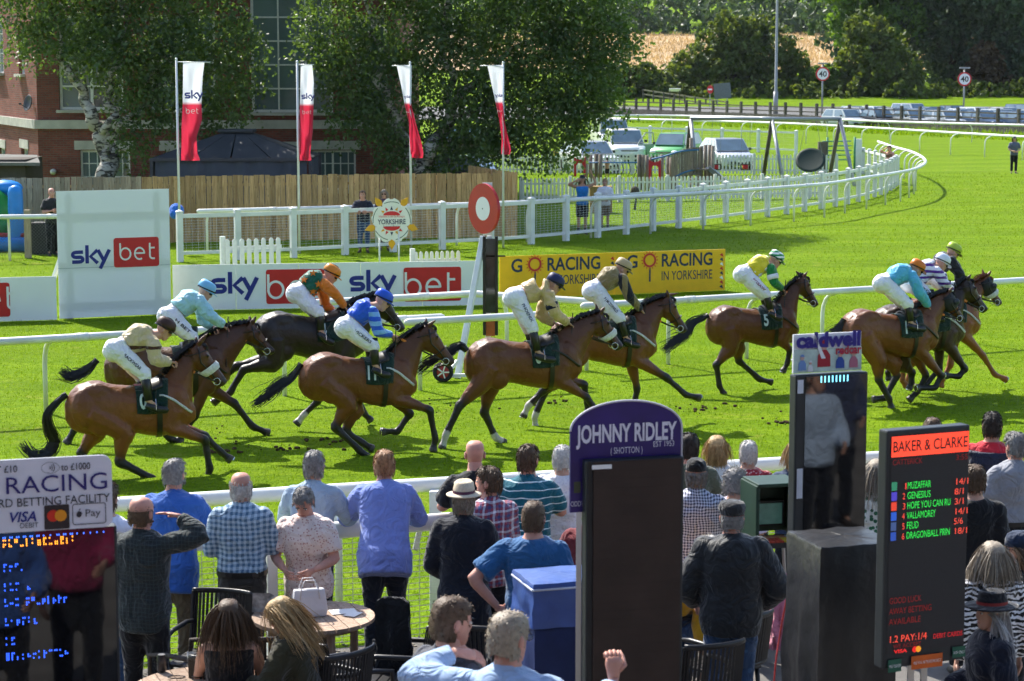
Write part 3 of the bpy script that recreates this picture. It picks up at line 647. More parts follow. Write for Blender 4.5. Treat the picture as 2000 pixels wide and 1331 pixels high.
def curtain(a, b, z1, amp=.035, k=80):
    a, b = Vector(a), Vector(b); d = (b - a); nn = Vector((-d.y, d.x, 0)).normalized(); V_ = []; F_ = []
    for i in range(k + 1):
        t = i / k; p = a + d * t + nn * (amp * math.sin(t * d.length * 9 + math.sin(t * 21)))
        V_ += [(p.x, p.y, .05), (p.x, p.y, z1)]
    return V_, [(2 * i, 2 * i + 2, 2 * i + 3, 2 * i + 1) for i in range(k)]
for a, b_ in (((gx0 + .1, YG - 1.57), (gx1 - .1, YG - 1.57)), ((gx0 + .04, YG - 1.5), (gx0 + .04, YG + 1.5)), ((gx1 - .04, YG - 1.5), (gx1 - .04, YG + 1.5))):
    mb = MB(); mb.add(*curtain((*a, 0), (*b_, 0), e0 - .08)); mb.build('curtain', m_gw, gz_, True)
# ================================================================== timber board fence
def woodmat(name, c1, c2, sc=1.):
    m, n, l, p = newmat(name); tc = n.new('ShaderNodeTexCoord'); oi = n.new('ShaderNodeObjectInfo'); mp = n.new('ShaderNodeMapping'); mp.inputs['Scale'].default_value = (9 * sc, 9 * sc, .9 * sc)
    l.new(tc.outputs['Object'], mp.inputs[0]); cmb = n.new('ShaderNodeCombineXYZ'); mu = n.new('ShaderNodeMath'); mu.operation = 'MULTIPLY'; mu.inputs[1].default_value = 37; l.new(oi.outputs['Random'], mu.inputs[0]); [l.new(mu.outputs[0], cmb.inputs[i]) for i in range(3)]; l.new(cmb.outputs[0], mp.inputs['Location'])
    t = n.new('ShaderNodeTexNoise'); t.inputs['Scale'].default_value = 2.2; t.inputs['Detail'].default_value = 7; t.inputs['Distortion'].default_value = 1.2; l.new(mp.outputs[0], t.inputs['Vector'])
    r = n.new('ShaderNodeValToRGB'); r.color_ramp.elements[0].position = .3; r.color_ramp.elements[1].position = .72; r.color_ramp.elements[0].color = (*c1, 1); r.color_ramp.elements[1].color = (*c2, 1); l.new(t.outputs[0], r.inputs[0])
    mr = n.new('ShaderNodeMapRange'); mr.inputs[3].default_value = .72; mr.inputs[4].default_value = 1.25; l.new(oi.outputs['Random'], mr.inputs[0])
    kn = n.new('ShaderNodeTexVoronoi'); kn.inputs['Scale'].default_value = 1.0; mp2 = n.new('ShaderNodeMapping'); mp2.inputs['Scale'].default_value = (10, 10, 4.2); l.new(tc.outputs['Object'], mp2.inputs[0]); l.new(cmb.outputs[0], mp2.inputs['Location']); l.new(mp2.outputs[0], kn.inputs['Vector'])
    kr = n.new('ShaderNodeMapRange'); kr.inputs[1].default_value = .05; kr.inputs[2].default_value = .2; kr.inputs[3].default_value = .45; kr.inputs[4].default_value = 1.; l.new(kn.outputs['Distance'], kr.inputs[0])
    mm = n.new('ShaderNodeMath'); mm.operation = 'MULTIPLY'; l.new(mr.outputs[0], mm.inputs[0]); l.new(kr.outputs[0], mm.inputs[1])
    v = n.new('ShaderNodeVectorMath'); v.operation = 'SCALE'; l.new(r.outputs[0], v.inputs[0]); l.new(mm.outputs[0], v.inputs['Scale']); l.new(v.outputs[0], p.inputs['Base Color'])
    p.inputs['Roughness'].default_value = .85; p.inputs['Specular IOR Level'].default_value = .2
    b = n.new('ShaderNodeBump'); b.inputs['Strength'].default_value = .5; b.inputs['Distance'].default_value = .02; l.new(t.outputs[0], b.inputs['Height']); l.new(b.outputs[0], p.inputs['Normal']); MATS[name] = m; return m
m_wood_t = woodmat('fence_timber', (.38, .23, .095), (.64, .43, .20)); m_wood_g = woodmat('weathered_timber', (.28, .22, .15), (.46, .38, .27))
m_old = woodmat('old_post_wood', (.07, .06, .05), (.16, .14, .12))
tf = thing('timber_fence', 'close board timber fence with tall vertical boards below the brick building', 'fence', XY(520, 60.5))
Hf = 1.86; cA = XY(-140, 57.0); c0_ = XY(28, 59.2); c1_ = XY(1010, 62.3); c2_ = XY(915, 66.6)
bmb = MB(); bmb.box((0, 0, Hf / 2), (.138, .022, Hf)); src = bmb.build('board', m_wood_t, tf, bevel=.003); bme = src.data; bpy.data.objects.remove(src)
bmb = MB(); bmb.box((0, 0, Hf / 2), (.138, .022, Hf)); src = bmb.build('board', m_wood_g, tf); bmg = src.data; bpy.data.objects.remove(src)
tf.location = (0, 0, 0)
for a, b_, gr in ((cA, c0_, 1), (c0_, c1_, 0), (c1_, c2_, 0)):
    d = (b_ - a); L = d.length; d.normalize(); rz = math.atan2(d.y, d.x); k = int(L / .148)
    for i in range(k):
        p = a + d * ((i + .5) * L / k) + Vector((-d.y, d.x, 0)) * rnd.uniform(-.006, .006)
        o = bpy.data.objects.new('board', bmg if gr or (i < 24 and a == c0_) else bme); COL.objects.link(o); o.parent = tf; o.location = (p.x, p.y, rnd.uniform(-.025, .012)); o.rotation_euler = (rnd.uniform(-.006, .006), rnd.uniform(-.008, .008), rz + rnd.uniform(-.03, .03))
    mb = MB(); nn = Vector((-d.y, d.x, 0)) * .06
    for z in (.3, 1.0, 1.6): mb.beam(a + nn + UP * z, b_ + nn + UP * z, .05, .08)
    o = mb.build('back_rail', m_wood_t, tf)
    for i in range(int(L / 2.4) + 1):
        mb = MB(); p = a + d * min(i * 2.4, L) + nn * 2; mb.box((p.x, p.y, .9), (.1, .1, 1.8), rz); mb.build('post', m_wood_t, tf)
# ================================================================== white plastic rails
m_pvc = pm('white_rail_plastic', (.74, .75, .72), .42, .5, var=.15, vs_=1.8, coat=.1); m_pvc2 = pm('white_post_paint', (.70, .72, .72), .5, .4, var=.10, vs_=2.2, bump=.08, bs=15)
m_wire = pm('fence_wire', (.62, .64, .62), .5, .4, var=0)
def goose_rail(label, path, z=1.13, r=.058, step=2.45, back=.34, start=1., side=1, group='running rails', cap0=True):
    """running rail: one tube on curved gooseneck posts whose feet stand back from the rail"""
    t = thing('running_rail', label, 'rail', (path[len(path) // 2].x, path[len(path) // 2].y, 0), 0, group)
    P = [Vector((p.x, p.y, z)) for p in path]; mb = MB(); e = (P[0] - P[1]).normalized(); f = (P[-1] - P[-2]).normalized()
    mb.tube([P[0] + e * .05] + P + [P[-1] + f * .05], [r * .55] + [r] * len(P) + [r * .55], 12); mb.build('rail_tube', m_pvc, t, True)
    for p, d in walk(P, step, start):
        nn = Vector((-d.y, d.x, 0)) * side; foot = p + nn * back; foot.z = 0; mb = MB()
        mb.tube([foot, foot + UP * (z - .42), *[foot + nn * (-back * (1 - math.cos(a))) + UP * (z - .42 + .38 * math.sin(a)) for a in (R(22), R(45), R(68), R(88))]], [.034] * 5 + [.032], 8); mb.build('post', m_pvc, t, True)
    for p, d in walk(P, 4.9, 2.0): cl = MB(); cl.tube([p - d * .09, p + d * .09], r * 1.09, 12); cl.build('joint_sleeve', m_pvc, t, True)
    return t
zr = 1.1
lr = lambda pts: [GZ(px, py, zr) for px, py in pts]
goose_rail('far running rail behind the leftmost horses, ending in a round cap by the winning post', lr([(-120, 675), (300, 651), (862, 620)]), zr, start=1.55, step=3.6)
goose_rail('short running rail overlapping in front of the winning post', lr([(796, 630), (1075, 614)]), zr, start=.35, step=2.2)
goose_rail('far running rail behind the leading horses on the right', lr([(1140, 598), (1500, 577), (2200, 536)]), zr, start=.25, step=1.55)
goose_rail('set back running rail passing behind the winning post', [GZ(px, py, 1.1) for px, py in ((610, 592), (925, 574), (1145, 589))], zr, start=.8, step=2.6)
nr = [GZ(-150, 1009, 1.15), GZ(240, 985, 1.15), GZ(1050, 934, 1.15), GZ(1540, 905, 1.15), GZ(2200, 866, 1.15)]
NR = goose_rail('near running rail between the spectators and the turf', nr, 1.15, .066, 2.6, .3, .9, -1)
gl = goose_rail('left end of the inner running rail beside the big board', [AY(-60, 424, 54.0), AY(115, 424, 54.4)], AY(50, 424, 54.2).z, .06, 2.4, .3, .95, 1)
ir = spline([GZ(px, py, 1.15) for px, py in ((388, 413), (700, 405), (980, 397), (1290, 382), (1450, 372), (1600, 361), (1674, 350), (1740, 340), (1785, 331), (1806, 320), (1803, 309), (1780, 297), (1744, 287), (1715, 277))], 8)
goose_rail('inner running rail curving round the end of the enclosure', ir, 1.15, .06, 2.35, .36, .3, 1)
f1 = spline([GZ(px, py, 1.2) for px, py in ((1130, 230), (1225, 233), (1500, 240), (1700, 250), (1900, 262), (2080, 272))], 4)
f2 = spline([GZ(px, py, 1.2) for px, py in ((1130, 229), (1280, 226), (1600, 233), (1760, 239), (2080, 247))], 4)
goose_rail('nearer of the two running rails across the far bend', f1, 1.2, .07, 3.7, .5, 2, -1)
goose_rail('farther of the two running rails below the dark post fence', f2, 1.2, .075, 7.4, .5, 2, 1)
# ---- white enclosure fence: square posts, top and bottom board, wire mesh
def post_fence(label, path, h=1.2, step=1.55, wires=True, start=0., pw=.15, mesh_step=.16, top_w=.09, rows=12, group='white post and rail fences', bottom=.22):
    t = thing('white_fence', label, 'fence', (path[len(path) // 2].x, path[len(path) // 2].y, 0), 0, group)
    W = walk(path, step, start); pmesh = None
    for p, d in W:
        rz = math.atan2(d.y, d.x); mb = MB(); mb.box((0, 0, (h + .03) / 2), (pw, pw, h + .03)); mb.loft([[Vector((sx * (pw / 2 + e), sy * (pw / 2 + e), z)) for sx, sy in ((-1, -1), (1, -1), (1, 1), (-1, 1))] for e, z in ((.012, h + .03), (.012, h + .06), (-pw * .4, h + .1))])
        if pmesh is None: o = mb.build('post', m_pvc2, t, bevel=.006); pmesh = o.data
        else: o = bpy.data.objects.new('post', pmesh); COL.objects.link(o)
        o.parent = t; o.matrix_parent_inverse = INV(t); o.location = (p.x, p.y, 0); o.rotation_euler = (0, 0, rz)
    for (p, d), (q_, d2) in zip(W[:-1], W[1:]):
        for z, hh in ((h - .06, .1), (bottom, .08)):
            mb = MB(); dd = (q_ - p).normalized(); mb.beam(p + dd * pw * .5 + UP * z, q_ - dd * pw * .5 + UP * z, top_w * .5, hh); mb.build('rail_board', m_pvc2, t)
    if wires:
        mb = MB(); P = [p for p, d in W]
        for i in range(rows):
            z = bottom + .06 + (h - bottom - .18) * i / (rows - 1); mb.tube([q_ + UP * z for q_ in P], .0035, 3, caps=False)
        for p, d in walk(P, mesh_step): mb.tube([p + UP * (bottom + .04), p + UP * (h - .1)], .0035, 3, caps=False)
        mb.build('wire_mesh', m_wire, t)
    return t
ef = spline([GZ(px, py) for px, py in ((352, 512), (590, 503), (800, 491), (980, 482), (1137, 468), (1277, 452), (1400, 437), (1520, 421), (1620, 406), (1690, 391), (1735, 375), (1750, 364))], 6)
post_fence('white post fence with wire mesh curving round the far enclosure', ef, 1.22, 1.5, rows=13)
ef2 = [GZ(1752, 362), GZ(1720, 350), GZ(1690, 341), GZ(1664, 334)]
post_fence('white wire fence closing the pointed end of the enclosure', ef2, 1.12, 1.6, rows=7)
ef3 = [GZ(1190, 287), GZ(1300, 290), GZ(1596, 303)]
post_fence('white post and rail fence behind the cars parked by the playground', ef3, 1.25, 3.0, rows=5, mesh_step=1.0)
# crowd fence next to the spectators
CF = thing('crowd_fence', 'white rail and wire mesh fence the spectators lean on', 'fence', (PAVE_O.x, PAVE_O.y, 0), 0, 'white post and rail fences'); P0 = PAVE_O - FD * 5.8; P1 = PAVE_O + FD * 8
mb = MB(); mb.tube([P0 + UP * 1.03, P1 + UP * 1.03], [(.075, .05)] * 2, 12); mb.build('top_rail', m_pvc, CF, True)
for i in range(7):
    p = P0 + FD * (.45 + i * 2.02); mb = MB(); mb.box((p.x, p.y, .5), (.09, .09, 1.0), math.atan2(FD.y, FD.x)); mb.build('post', m_pvc2, CF, bevel=.01)
mb = MB()
for i in range(19): mb.tube([P0 + UP * (.06 + i * .05), P1 + UP * (.06 + i * .05)], .0032, 4, caps=False)
k = int((P1 - P0).length / .1)
for i in range(k): p = P0 + FD * (i * .1); mb.tube([p + UP * .05, p + UP * .97], .0028, 4, caps=False)
mb.build('wire_mesh', m_wire, CF)
gt = thing('gate_latch', 'white gate post with grey lever latch beside the man in the straw hat', 'gate latch', GZ(848, 1190)); p = Vector(gt.location); mb = MB(); mb.box((p.x + .02, p.y - .1, .56), (.11, .11, 1.12)); mb.build('gate_post', m_pvc2, gt, bevel=.015)
mb = MB(); mb.beam((p.x - .12, p.y - .22, .78), (p.x + .1, p.y - .2, .9), .03, .05); mb.beam((p.x - .12, p.y - .22, .78), (p.x - .16, p.y - .24, .6), .03, .05); mb.build('lever', pm('galvanised', (.42, .42, .4), .4, metal=.6), gt, bevel=.008)
# ---- picket fences
m_pick = pm('picket_paint', (.70, .72, .70), .55, .3, var=.08)
def picket_fence(label, a, b, h, pitch=.155, w=.085, name='picket_fence', group='white picket fences', lift=0., back=True, posts=True):
    t = thing(name, label, 'fence', (a.x, a.y, 0), 0, group); d = (b - a); L = d.length; d.normalize(); rz = math.atan2(d.y, d.x); k = int(L / pitch); nn = Vector((-d.y, d.x, 0)) * .03
    mb = MB(); hw = w / 2; out = [(-hw, .06), (hw, .06), (hw, h - .05), (hw * .7, h - .015), (0, h), (-hw * .7, h - .015), (-hw, h - .05)]
    mb.plate(out, (0, -.009, 0), (1, 0, 0), (0, 0, 1), .018); me = mb.mesh('picket'); me.materials.append(m_pick)
    for i in range(k):
        p = a + d * ((i + .5) * L / k); o = bpy.data.objects.new('picket', me); COL.objects.link(o); o.parent = t; o.matrix_parent_inverse = INV(t); o.location = (p.x, p.y, lift); o.rotation_euler = (0, rnd.uniform(-.01, .01), rz)
    for z in (.22, h - .2):
        mb = MB(); mb.beam(a + nn + UP * (z + lift), b + nn + UP * (z + lift), .03, .07); mb.build('rail_board', m_pick, t)
    if posts:
        for i in range(int(L / 1.85) + 1):
            p = a + d * min(i * 1.85, L) + nn * 2.4; mb = MB(); mb.box((p.x, p.y, (h + .06) / 2), (.1, .1, h + .06), rz); mb.build('post', m_pick, t)
    return t
picket_fence('white picket fence behind the playground, in front of the parked cars', XY(918, 98.6), XY(1632, 97.6), .93, .16)
picket_fence('white picket fence in front of the playground swings', XY(1018, 77.5), XY(1625, 80.5), .9, .145)
picket_fence('short white picket panel standing behind the white hoarding', XY(440, 46), XY(553, 46.6), AY(500, 468, 46).z, .155, .1)
picket_fence('low white picket panel beside the red winning disc', XY(808, 46.5), XY(900, 46.8), AY(850, 492, 46.5).z, .115, .075)
# dark post and rail fence along the road with palings below
fr = thing('road_fence', 'dark weathered post and rail fence with palings along the far road', 'fence', (22, 186, 0)); a0 = FA - FX * 18; b0 = FA + FX * 70; nF = int((b0 - a0).length / 2.35); rz = math.atan2(FX.y, FX.x)
for i in range(nF + 1):
    p = a0 + FX * (i * 2.35); mb = MB(); mb.box((p.x, p.y, .92), (.2, .2, 1.85 + rnd.uniform(-.05, .05)), rz); mb.build('post', m_old, fr)
for z in (1.12, 1.5):
    for i in range(0, nF, 4): mb = MB(); mb.beam(a0 + FX * (i * 2.35) + UP * z, a0 + FX * (min(i + 4, nF) * 2.35 - .02) + UP * (z + rnd.uniform(-.02, .02)), .05, .1); mb.build('rail_board', m_old, fr)
mb = MB()
for i in range(int((b0 - a0).length / .19)): p = a0 + FX * (i * .19) - FY * .08; mb.box((p.x, p.y, .42), (.13, .03, .84 + rnd.uniform(-.05, .05)), rz)
o = mb.build('paling', m_old, fr); o['kind'] = 'stuff'
# sloping field rail at the left of the road
fr = thing('field_rail', 'grey wooden rail fence sloping down beside the road sign', 'fence', XY(1330, 226)); mb = MB(); pts = [AY(1256, 176, 232), AY(1330, 180, 230), AY(1420, 200, 228)]
for i in range(9):
    t_ = i / 8; p = pts[0].lerp(pts[2], t_); mb = MB(); g0 = zt(0, p.y); mb.box((p.x, p.y, (p.z + g0) / 2), (.16, .16, p.z - g0 + .1)); mb.build('post', m_old, fr)
for dz in (0, -.45): mb = MB(); mb.beam(pts[0] + UP * dz, pts[2] + UP * dz, .06, .14); mb.build('rail_board', m_wood_g, fr)
fr = thing('hill_fence', 'dark rail fence at the top of the golden field', 'fence', XY(1580, 388)); 
for dz in (0, .7): mb = MB(); mb.beam(AY(1540, 84, 386) + UP * dz, AY(1660, 88, 386) + UP * dz, .15, .2); mb.build('rail_board', m_old, fr)
for i in range(9): p = AY(1540 + i * 15, 84 + i * .5, 386); mb = MB(); mb.box((p.x, p.y, p.z - .3), (.25, .25, 2.4)); mb.build('post', m_old, fr)
# ================================================================== hoardings and course signs
m_panel = pm('white_board', (.86, .87, .88), .35, .5, var=.05, vs_=1.2); m_red = pm('logo_red', '#c8242c', .4, .4, var=.05); m_navy = pm('logo_navy', '#1c2a86', .4, .4, var=.05); m_white = pm('print_white', (.82, .82, .82), .5, var=.03)
# thin white board that lets some light through from behind, so the timbers behind it show
m, n, l, p = newmat('translucent_board'); p.inputs['Base Color'].default_value = (.86, .88, .90, 1); p.inputs['Roughness'].default_value = .35
tr = n.new('ShaderNodeBsdfTranslucent'); tr.inputs['Color'].default_value = (.55, .63, .72, 1); ms = n.new('ShaderNodeMixShader'); ms.inputs[0].default_value = .20; l.new(p.outputs[0], ms.inputs[1]); l.new(tr.outputs[0], ms.inputs[2]); l.new(ms.outputs[0], n['Material Output'].inputs['Surface']); m_tpan = m
m_timber = pm('framing_timber', (.38, .30, .2), .85, var=.2)
def rrect(w, h, r, k=4):
    out = []
    for cx, cy, a0 in ((w / 2 - r, h / 2 - r, 0), (-w / 2 + r, h / 2 - r, 90), (-w / 2 + r, -h / 2 + r, 180), (w / 2 - r, -h / 2 + r, 270)):
        for i in range(k + 1): a = R(a0 + 90 * i / k); out.append((cx + r * math.cos(a), cy + r * math.sin(a)))
    return out
def stroke(pts, w, o, ax, ay, nn, mb, k=5):
    """a letter stroke: flat band of width w following pts (rounded where splined)"""
    V_ = []; 
    for i, p in enumerate(pts):
        a = pts[max(i - 1, 0)]; b = pts[min(i + 1, len(pts) - 1)]; d = Vector((b[0] - a[0], b[1] - a[1])); d.normalize(); q_ = (-d.y * w / 2, d.x * w / 2)
        V_ += [o + ax * (p[0] + q_[0]) + ay * (p[1] + q_[1]) + nn, o + ax * (p[0] - q_[0]) + ay * (p[1] - q_[1]) + nn]
    mb.add(V_, [(2 * i, 2 * i + 1, 2 * i + 3, 2 * i + 2) for i in range(len(pts) - 1)])
def arc(cx, cy, rx, ry, a0, a1, k=14): return [(cx + rx * math.cos(R(a0 + (a1 - a0) * i / k)), cy + ry * math.sin(R(a0 + (a1 - a0) * i / k))) for i in range(k + 1)]
def word_sky(o, ax, ay, h, mat, parent, lift=.006):
    """letters s k y drawn as heavy flat strokes; h = x-height"""
    o, ax, ay = Vector(o), Vector(ax), Vector(ay); nn = ax.cross(ay).normalized() * lift; mb = MB(); w = .27 * h
    s = [(.92 * h, .87 * h), (.45 * h, .87 * h)] + arc(.38 * h, .68 * h, .25 * h, .185 * h, 100, 270, 10)[1:] + [(.62 * h, .49 * h)] + arc(.64 * h, .315 * h, .25 * h, .18 * h, 80, -80, 10) + [(.45 * h, .135 * h), (.08 * h, .135 * h)]
    stroke(s, w, o, ax, ay, nn, mb); stroke([(1.22 * h, 0), (1.22 * h, 1.38 * h)], w, o, ax, ay, nn, mb)
    stroke([(2.02 * h, 1.0 * h), (1.48 * h, .52 * h), (2.02 * h, 0)], w, o, ax, ay, nn * 1.2, mb)
    stroke([(2.05 * h, 1.0 * h), (2.48 * h, .2 * h)], w, o, ax, ay, nn * 1.4, mb); stroke([(2.92 * h, 1.0 * h), (2.2 * h, -.42 * h)], w, o, ax, ay, nn * 1.6, mb)
    return mb.build('lettering', mat, parent)
def word_bet(o, ax, ay, h, mat, parent, lift=.012):
    o, ax, ay = Vector(o), Vector(ax), Vector(ay); nn = ax.cross(ay).normalized() * lift; mb = MB(); w = .15 * h
    stroke([(0, 1.45 * h), (0, .4 * h)], w, o, ax, ay, nn, mb); stroke(arc(.45 * h, .5 * h, .45 * h, .5 * h, 180, -180, 26), w, o, ax, ay, nn * 1.2, mb)
    stroke([(1.28 * h, .53 * h), (2.1 * h, .53 * h)] + arc(1.7 * h, .5 * h, .42 * h, .5 * h, 0, 300, 24), w, o, ax, ay, nn, mb)
    stroke([(2.62 * h, 1.4 * h), (2.62 * h, .3 * h)] + arc(2.87 * h, .28 * h, .25 * h, .25 * h, 180, 270, 6)[1:] + [(3.05 * h, .03 * h)], w, o, ax, ay, nn, mb); stroke([(2.62 * h, .97 * h), (3.05 * h, .97 * h)], w, o, ax, ay, nn * 1.2, mb)
    return mb.build('lettering', mat, parent)
def redbox(c, ax, ay, w, h, parent, lift=.006, r=.05):
    mb = MB(); mb.plate(rrect(w, h, r), Vector(c) + ax.cross(ay) * lift, ax, ay, .004); return mb.build('logo_panel', m_red, parent)
def board_on(label, pA, pB, zb, zt_, mat, name='hoarding', th=.03, cat='hoarding', frame=True, group='advertising hoardings', split=1):
    """upright board between ground points pA-pB; returns (thing, at(u,v), ax)"""
    t = thing(name, label, cat, (pA.x, pA.y, 0), 0, group); d = (pB - pA); L = d.length; ax = d.normalized(); nb = Vector((-ax.y, ax.x, 0))
    for i in range(split):
        mb = MB(); a = pA + ax * (L * i / split + .004); b = pA + ax * (L * (i + 1) / split - .004); mb.beam(a + nb * th / 2 + UP * (zb + zt_) / 2, b + nb * th / 2 + UP * (zb + zt_) / 2, th, zt_ - zb); mb.build('panel', mat, t)
    return t, (lambda u, z: pA + ax * (u * L) + UP * z), ax, nb, L
gA, gB = GZ(116, 625), GZ(335, 615); ztp = AY(225, 374, gA.y).z
t, at, ax, nb, L = board_on('tall white advertising board with navy and red lettering beside the low hoardings', gA, gB, .02, ztp, m_tpan, th=.012)
fm = MB()
for u in (.10, .88): fm = MB(); fm.beam(at(u, .0) + nb * .06, at(u, ztp - .05) + nb * .06, .09, .09); fm.build('frame_post', m_timber, t)
for z in (.25, 1.05, 2.0): fm = MB(); fm.beam(at(.01, z) + nb * .035, at(.99, z) + nb * .035, .05, .13); fm.build('frame_rail', m_timber, t)
for u in (.1, .88): fm = MB(); fm.beam(at(u, 1.6) + nb * .1, at(u - .0, .02) + nb * 1.1 + ax * -.35, .07, .07); fm.build('brace', m_pvc2, t)
hs = .30; c = at(.675, AY(268, 497, gA.y).z); word_sky(at(.115, AY(170, 517, gA.y).z), ax, UP, hs * .86, m_navy, t); redbox(at(.695, AY(268, 498, gA.y).z), ax, UP, .90, .58, t); word_bet(at(.55, AY(268, 512, gA.y).z), ax, UP, .225, m_white, t)
mb = MB(); mb.beam(at(0, 1.0) - nb * .001, at(1, 1.0) - nb * .001, .003, .012); mb.build('joint_strip', pm('joint_grey', (.4, .45, .5), .6), t)
gA2, gB2 = GZ(-190, 635), GZ(112, 626)
t, at, ax, nb, L = board_on('low white hoarding cut by the left edge with a red lettered panel', gA2, gB2, .01, AY(50, 540, gB2.y).z, m_panel)
redbox(at(.53, .43), ax, UP, .95, .66, t); word_bet(at(.40, .25), ax, UP, .31, m_white, t)
gA3, gB3 = GZ(338, 608), GZ(944, 597); zt3 = AY(640, 514, (gA3.y + gB3.y) / 2).z
t, at, ax, nb, L = board_on('long low white hoarding with two navy and red lettered panels behind the horses', gA3, gB3, .01, zt3, m_panel, split=5)
for u0 in (.125, .568):
    word_sky(at(u0 - .005, .335), ax, UP, .32, m_navy, t, .008); redbox(at(u0 + .265, .46), ax, UP, 1.19, .70, t, .008); word_bet(at(u0 + .178, .23), ax, UP, .335, m_white, t, .014)
gA4, gB4 = GZ(976, 586), GZ(1416, 568); zt4 = AY(1195, 494, (gA4.y + gB4.y) / 2).z
m_yel = pm('yellow_board', '#f0b90f', .4, .4, var=.05); m_navy2 = pm('print_navy', '#1d2c50', .5, var=.03); m_or = pm('print_orange', '#d8531d', .5, var=.03)
t, at, ax, nb, L = board_on('yellow hoarding with navy lettering and orange sun emblems', gA4, gB4, .01, zt4, m_yel, split=2)
for u0, pr in ((.0, 1), (.505, 1)):
    U = lambda f: u0 + f * .5
    lettering('G', at(U(.145), .58), ax, UP, .27, m_navy2, t, width=.25, bold=.02); lettering('RACING', at(U(.64), .585), ax, UP, .27, m_navy2, t, width=1.22, bold=.02)
    lettering('IN YORKSHIRE', at(U(.64), .28), ax, UP, .20, m_navy2, t, width=1.22, bold=.004)
    c = at(U(.30), .73) - nb * .008; ring = MB(); R0, R1 = .155, .11
    V_ = [c + ax * (r_ * math.cos(a)) + UP * (r_ * math.sin(a)) for r_ in (R0, R1) for a in np.linspace(0, 2 * math.pi, 24, endpoint=False)]; ring.add(V_, [(i, (i + 1) % 24, 24 + (i + 1) % 24, 24 + i) for i in range(24)]); ring.build('sun_ring', m_red, t)
    ry = MB()
    for i in range(16):
        a = i * math.pi / 8; ca, sa = math.cos(a), math.sin(a); q0 = c + ax * (.22 * ca) + UP * (.22 * sa)
        ry.add([q0, c + ax * (.165 * math.cos(a - .1)) + UP * (.165 * math.sin(a - .1)), c + ax * (.165 * math.cos(a + .1)) + UP * (.165 * math.sin(a + .1))], [(0, 1, 2)])
    o = ry.build('sun_rays', m_or, t); o['kind'] = 'stuff'; st = MB(); st.add([at(U(.295), .26) - nb * .006, at(U(.31), .26) - nb * .006, at(U(.31), .57) - nb * .006, at(U(.295), .57) - nb * .006], [(0, 1, 2, 3)]); st.build('lettering', m_navy2, t)
tri = MB()
for u, k in ((.985, 8), (.492, 4)):
    for i in range(k):
        z = zt4 - .08 - i * .1; mi = i % 3; tri.add([at(u, z) - nb * .006, at(u - .012, z - .045) - nb * .006, at(u + .006, z - .09) - nb * .006], [(0, 1, 2)], mi)
o = tri.build('bunting_print', [m_red, m_navy2, m_white], t); o['kind'] = 'stuff'
# ---- winning post
wp = XY(958, 34.4); W = thing('winning_post', 'winning post with red and white disc on a white frame and black mirror column', 'winning post', wp)
dc = AY(943, 408, wp.y + .2); nrm = Vector((-.80, -.60, 0)); axd = Vector((.60, -.80, 0)); m_wred = pm('disc_red', '#b4161b', .35, .5, var=.08); m_blk = pm('black_metal', (.012, .012, .013), .35, .5, var=.1)
def disc(c, r, th, nrm, mat, name, parent, k=36):
    side = Vector((0, 0, 1)).cross(nrm).normalized(); mb = MB(); mb.tube([c - nrm * th, c], r, k, side=side); return mb.build(name, mat, parent)
disc(dc, .405, .05, nrm, m_wred, 'disc', W); disc(dc + nrm * .004, .19, .003, nrm, m_white, 'disc_centre', W); disc(dc + nrm * .008, .012, .003, nrm, m_blk, 'disc_bolt', W, 10)
mb = MB(); mb.beam(AY(952, 357, wp.y + .42), AY(952, 460, wp.y + .42), .16, .03, up=(0, -1, 0)); mb.build('backboard', m_pvc2, W)
a_ = AY(944, 462, wp.y + .12)
mb = MB(); mb.beam(a_, GZ(893, 740), .09, .075); mb.build('frame_leg', m_pvc2, W, bevel=.01); mb = MB(); mb.beam(a_ + Vector((.1, .1, 0)), Vector((a_.x + .06, wp.y + .2, 0)), .09, .06); mb.build('frame_leg', m_pvc2, W, bevel=.01)
zc = AY(960, 462, wp.y).z; zk = AY(960, 655, wp.y).z; zh = zc - zk
for dx in (-.115, .115): mb = MB(); mb.box((wp.x + dx * .85, wp.y, (zc + zk) / 2), (.05, .08, zh)); mb.build('column', m_blk, W, bevel=.008)
mb = MB(); mb.box((wp.x, wp.y + .02, zk + zh * .6), (.15, .02, zh * .75)); mb.build('mirror', pm('mirror_glass', (.05, .05, .055), .08, .5, var=.3), W)
mb = MB(); mb.box((wp.x, wp.y + .02, zk + zh * .1), (.15, .02, zh * .22)); mb.build('mirror_base', pm('base_orange', (.5, .12, .03), .5), W)
for z in (zk + zh * .2, zk + zh * .8): mb = MB(); mb.beam((wp.x - .2, wp.y + .02, z), (wp.x + .24, wp.y + .02, z), .02, .025); mb.build('clamp', m_blk, W)
f0, f1_ = GZ(868, 745), GZ(1010, 738)
mb = MB(); mb.beam(f0 + UP * .08, f1_ + UP * .08, .06, .05); mb.beam(f0 + UP * .08, GZ(893, 742) + UP * .3, .05, .05); mb.build('trolley_frame', m_pvc2, W)
w_ = f0 + Vector((-.02, -.05, .155)); mb = MB(); mb.lathe(w_, [(.10, -.04), (.15, -.045), (.165, 0), (.15, .045), (.10, .04), (.10, -.04)], 20, axis=Matrix.Rotation(R(90), 3, 'X')); wh = mb.build('wheel', pm('tyre_rubber', (.02, .02, .02), .8), W, True)
mb = MB(); mb.lathe(w_, [(.02, -.05), (.10, -.03), (.10, .03), (.02, .05)], 12, axis=Matrix.Rotation(R(90), 3, 'X')); mb.build('rim', pm('rim_red', (.35, .03, .03), .5), wh)
mb = MB()
for i in range(5): a = i * R(72); mb.beam(w_ + Vector((0, -.05, 0)), w_ + Vector((math.cos(a) * .1, -.05, math.sin(a) * .1)), .02, .02)
mb.build('spoke', m_white, wh)
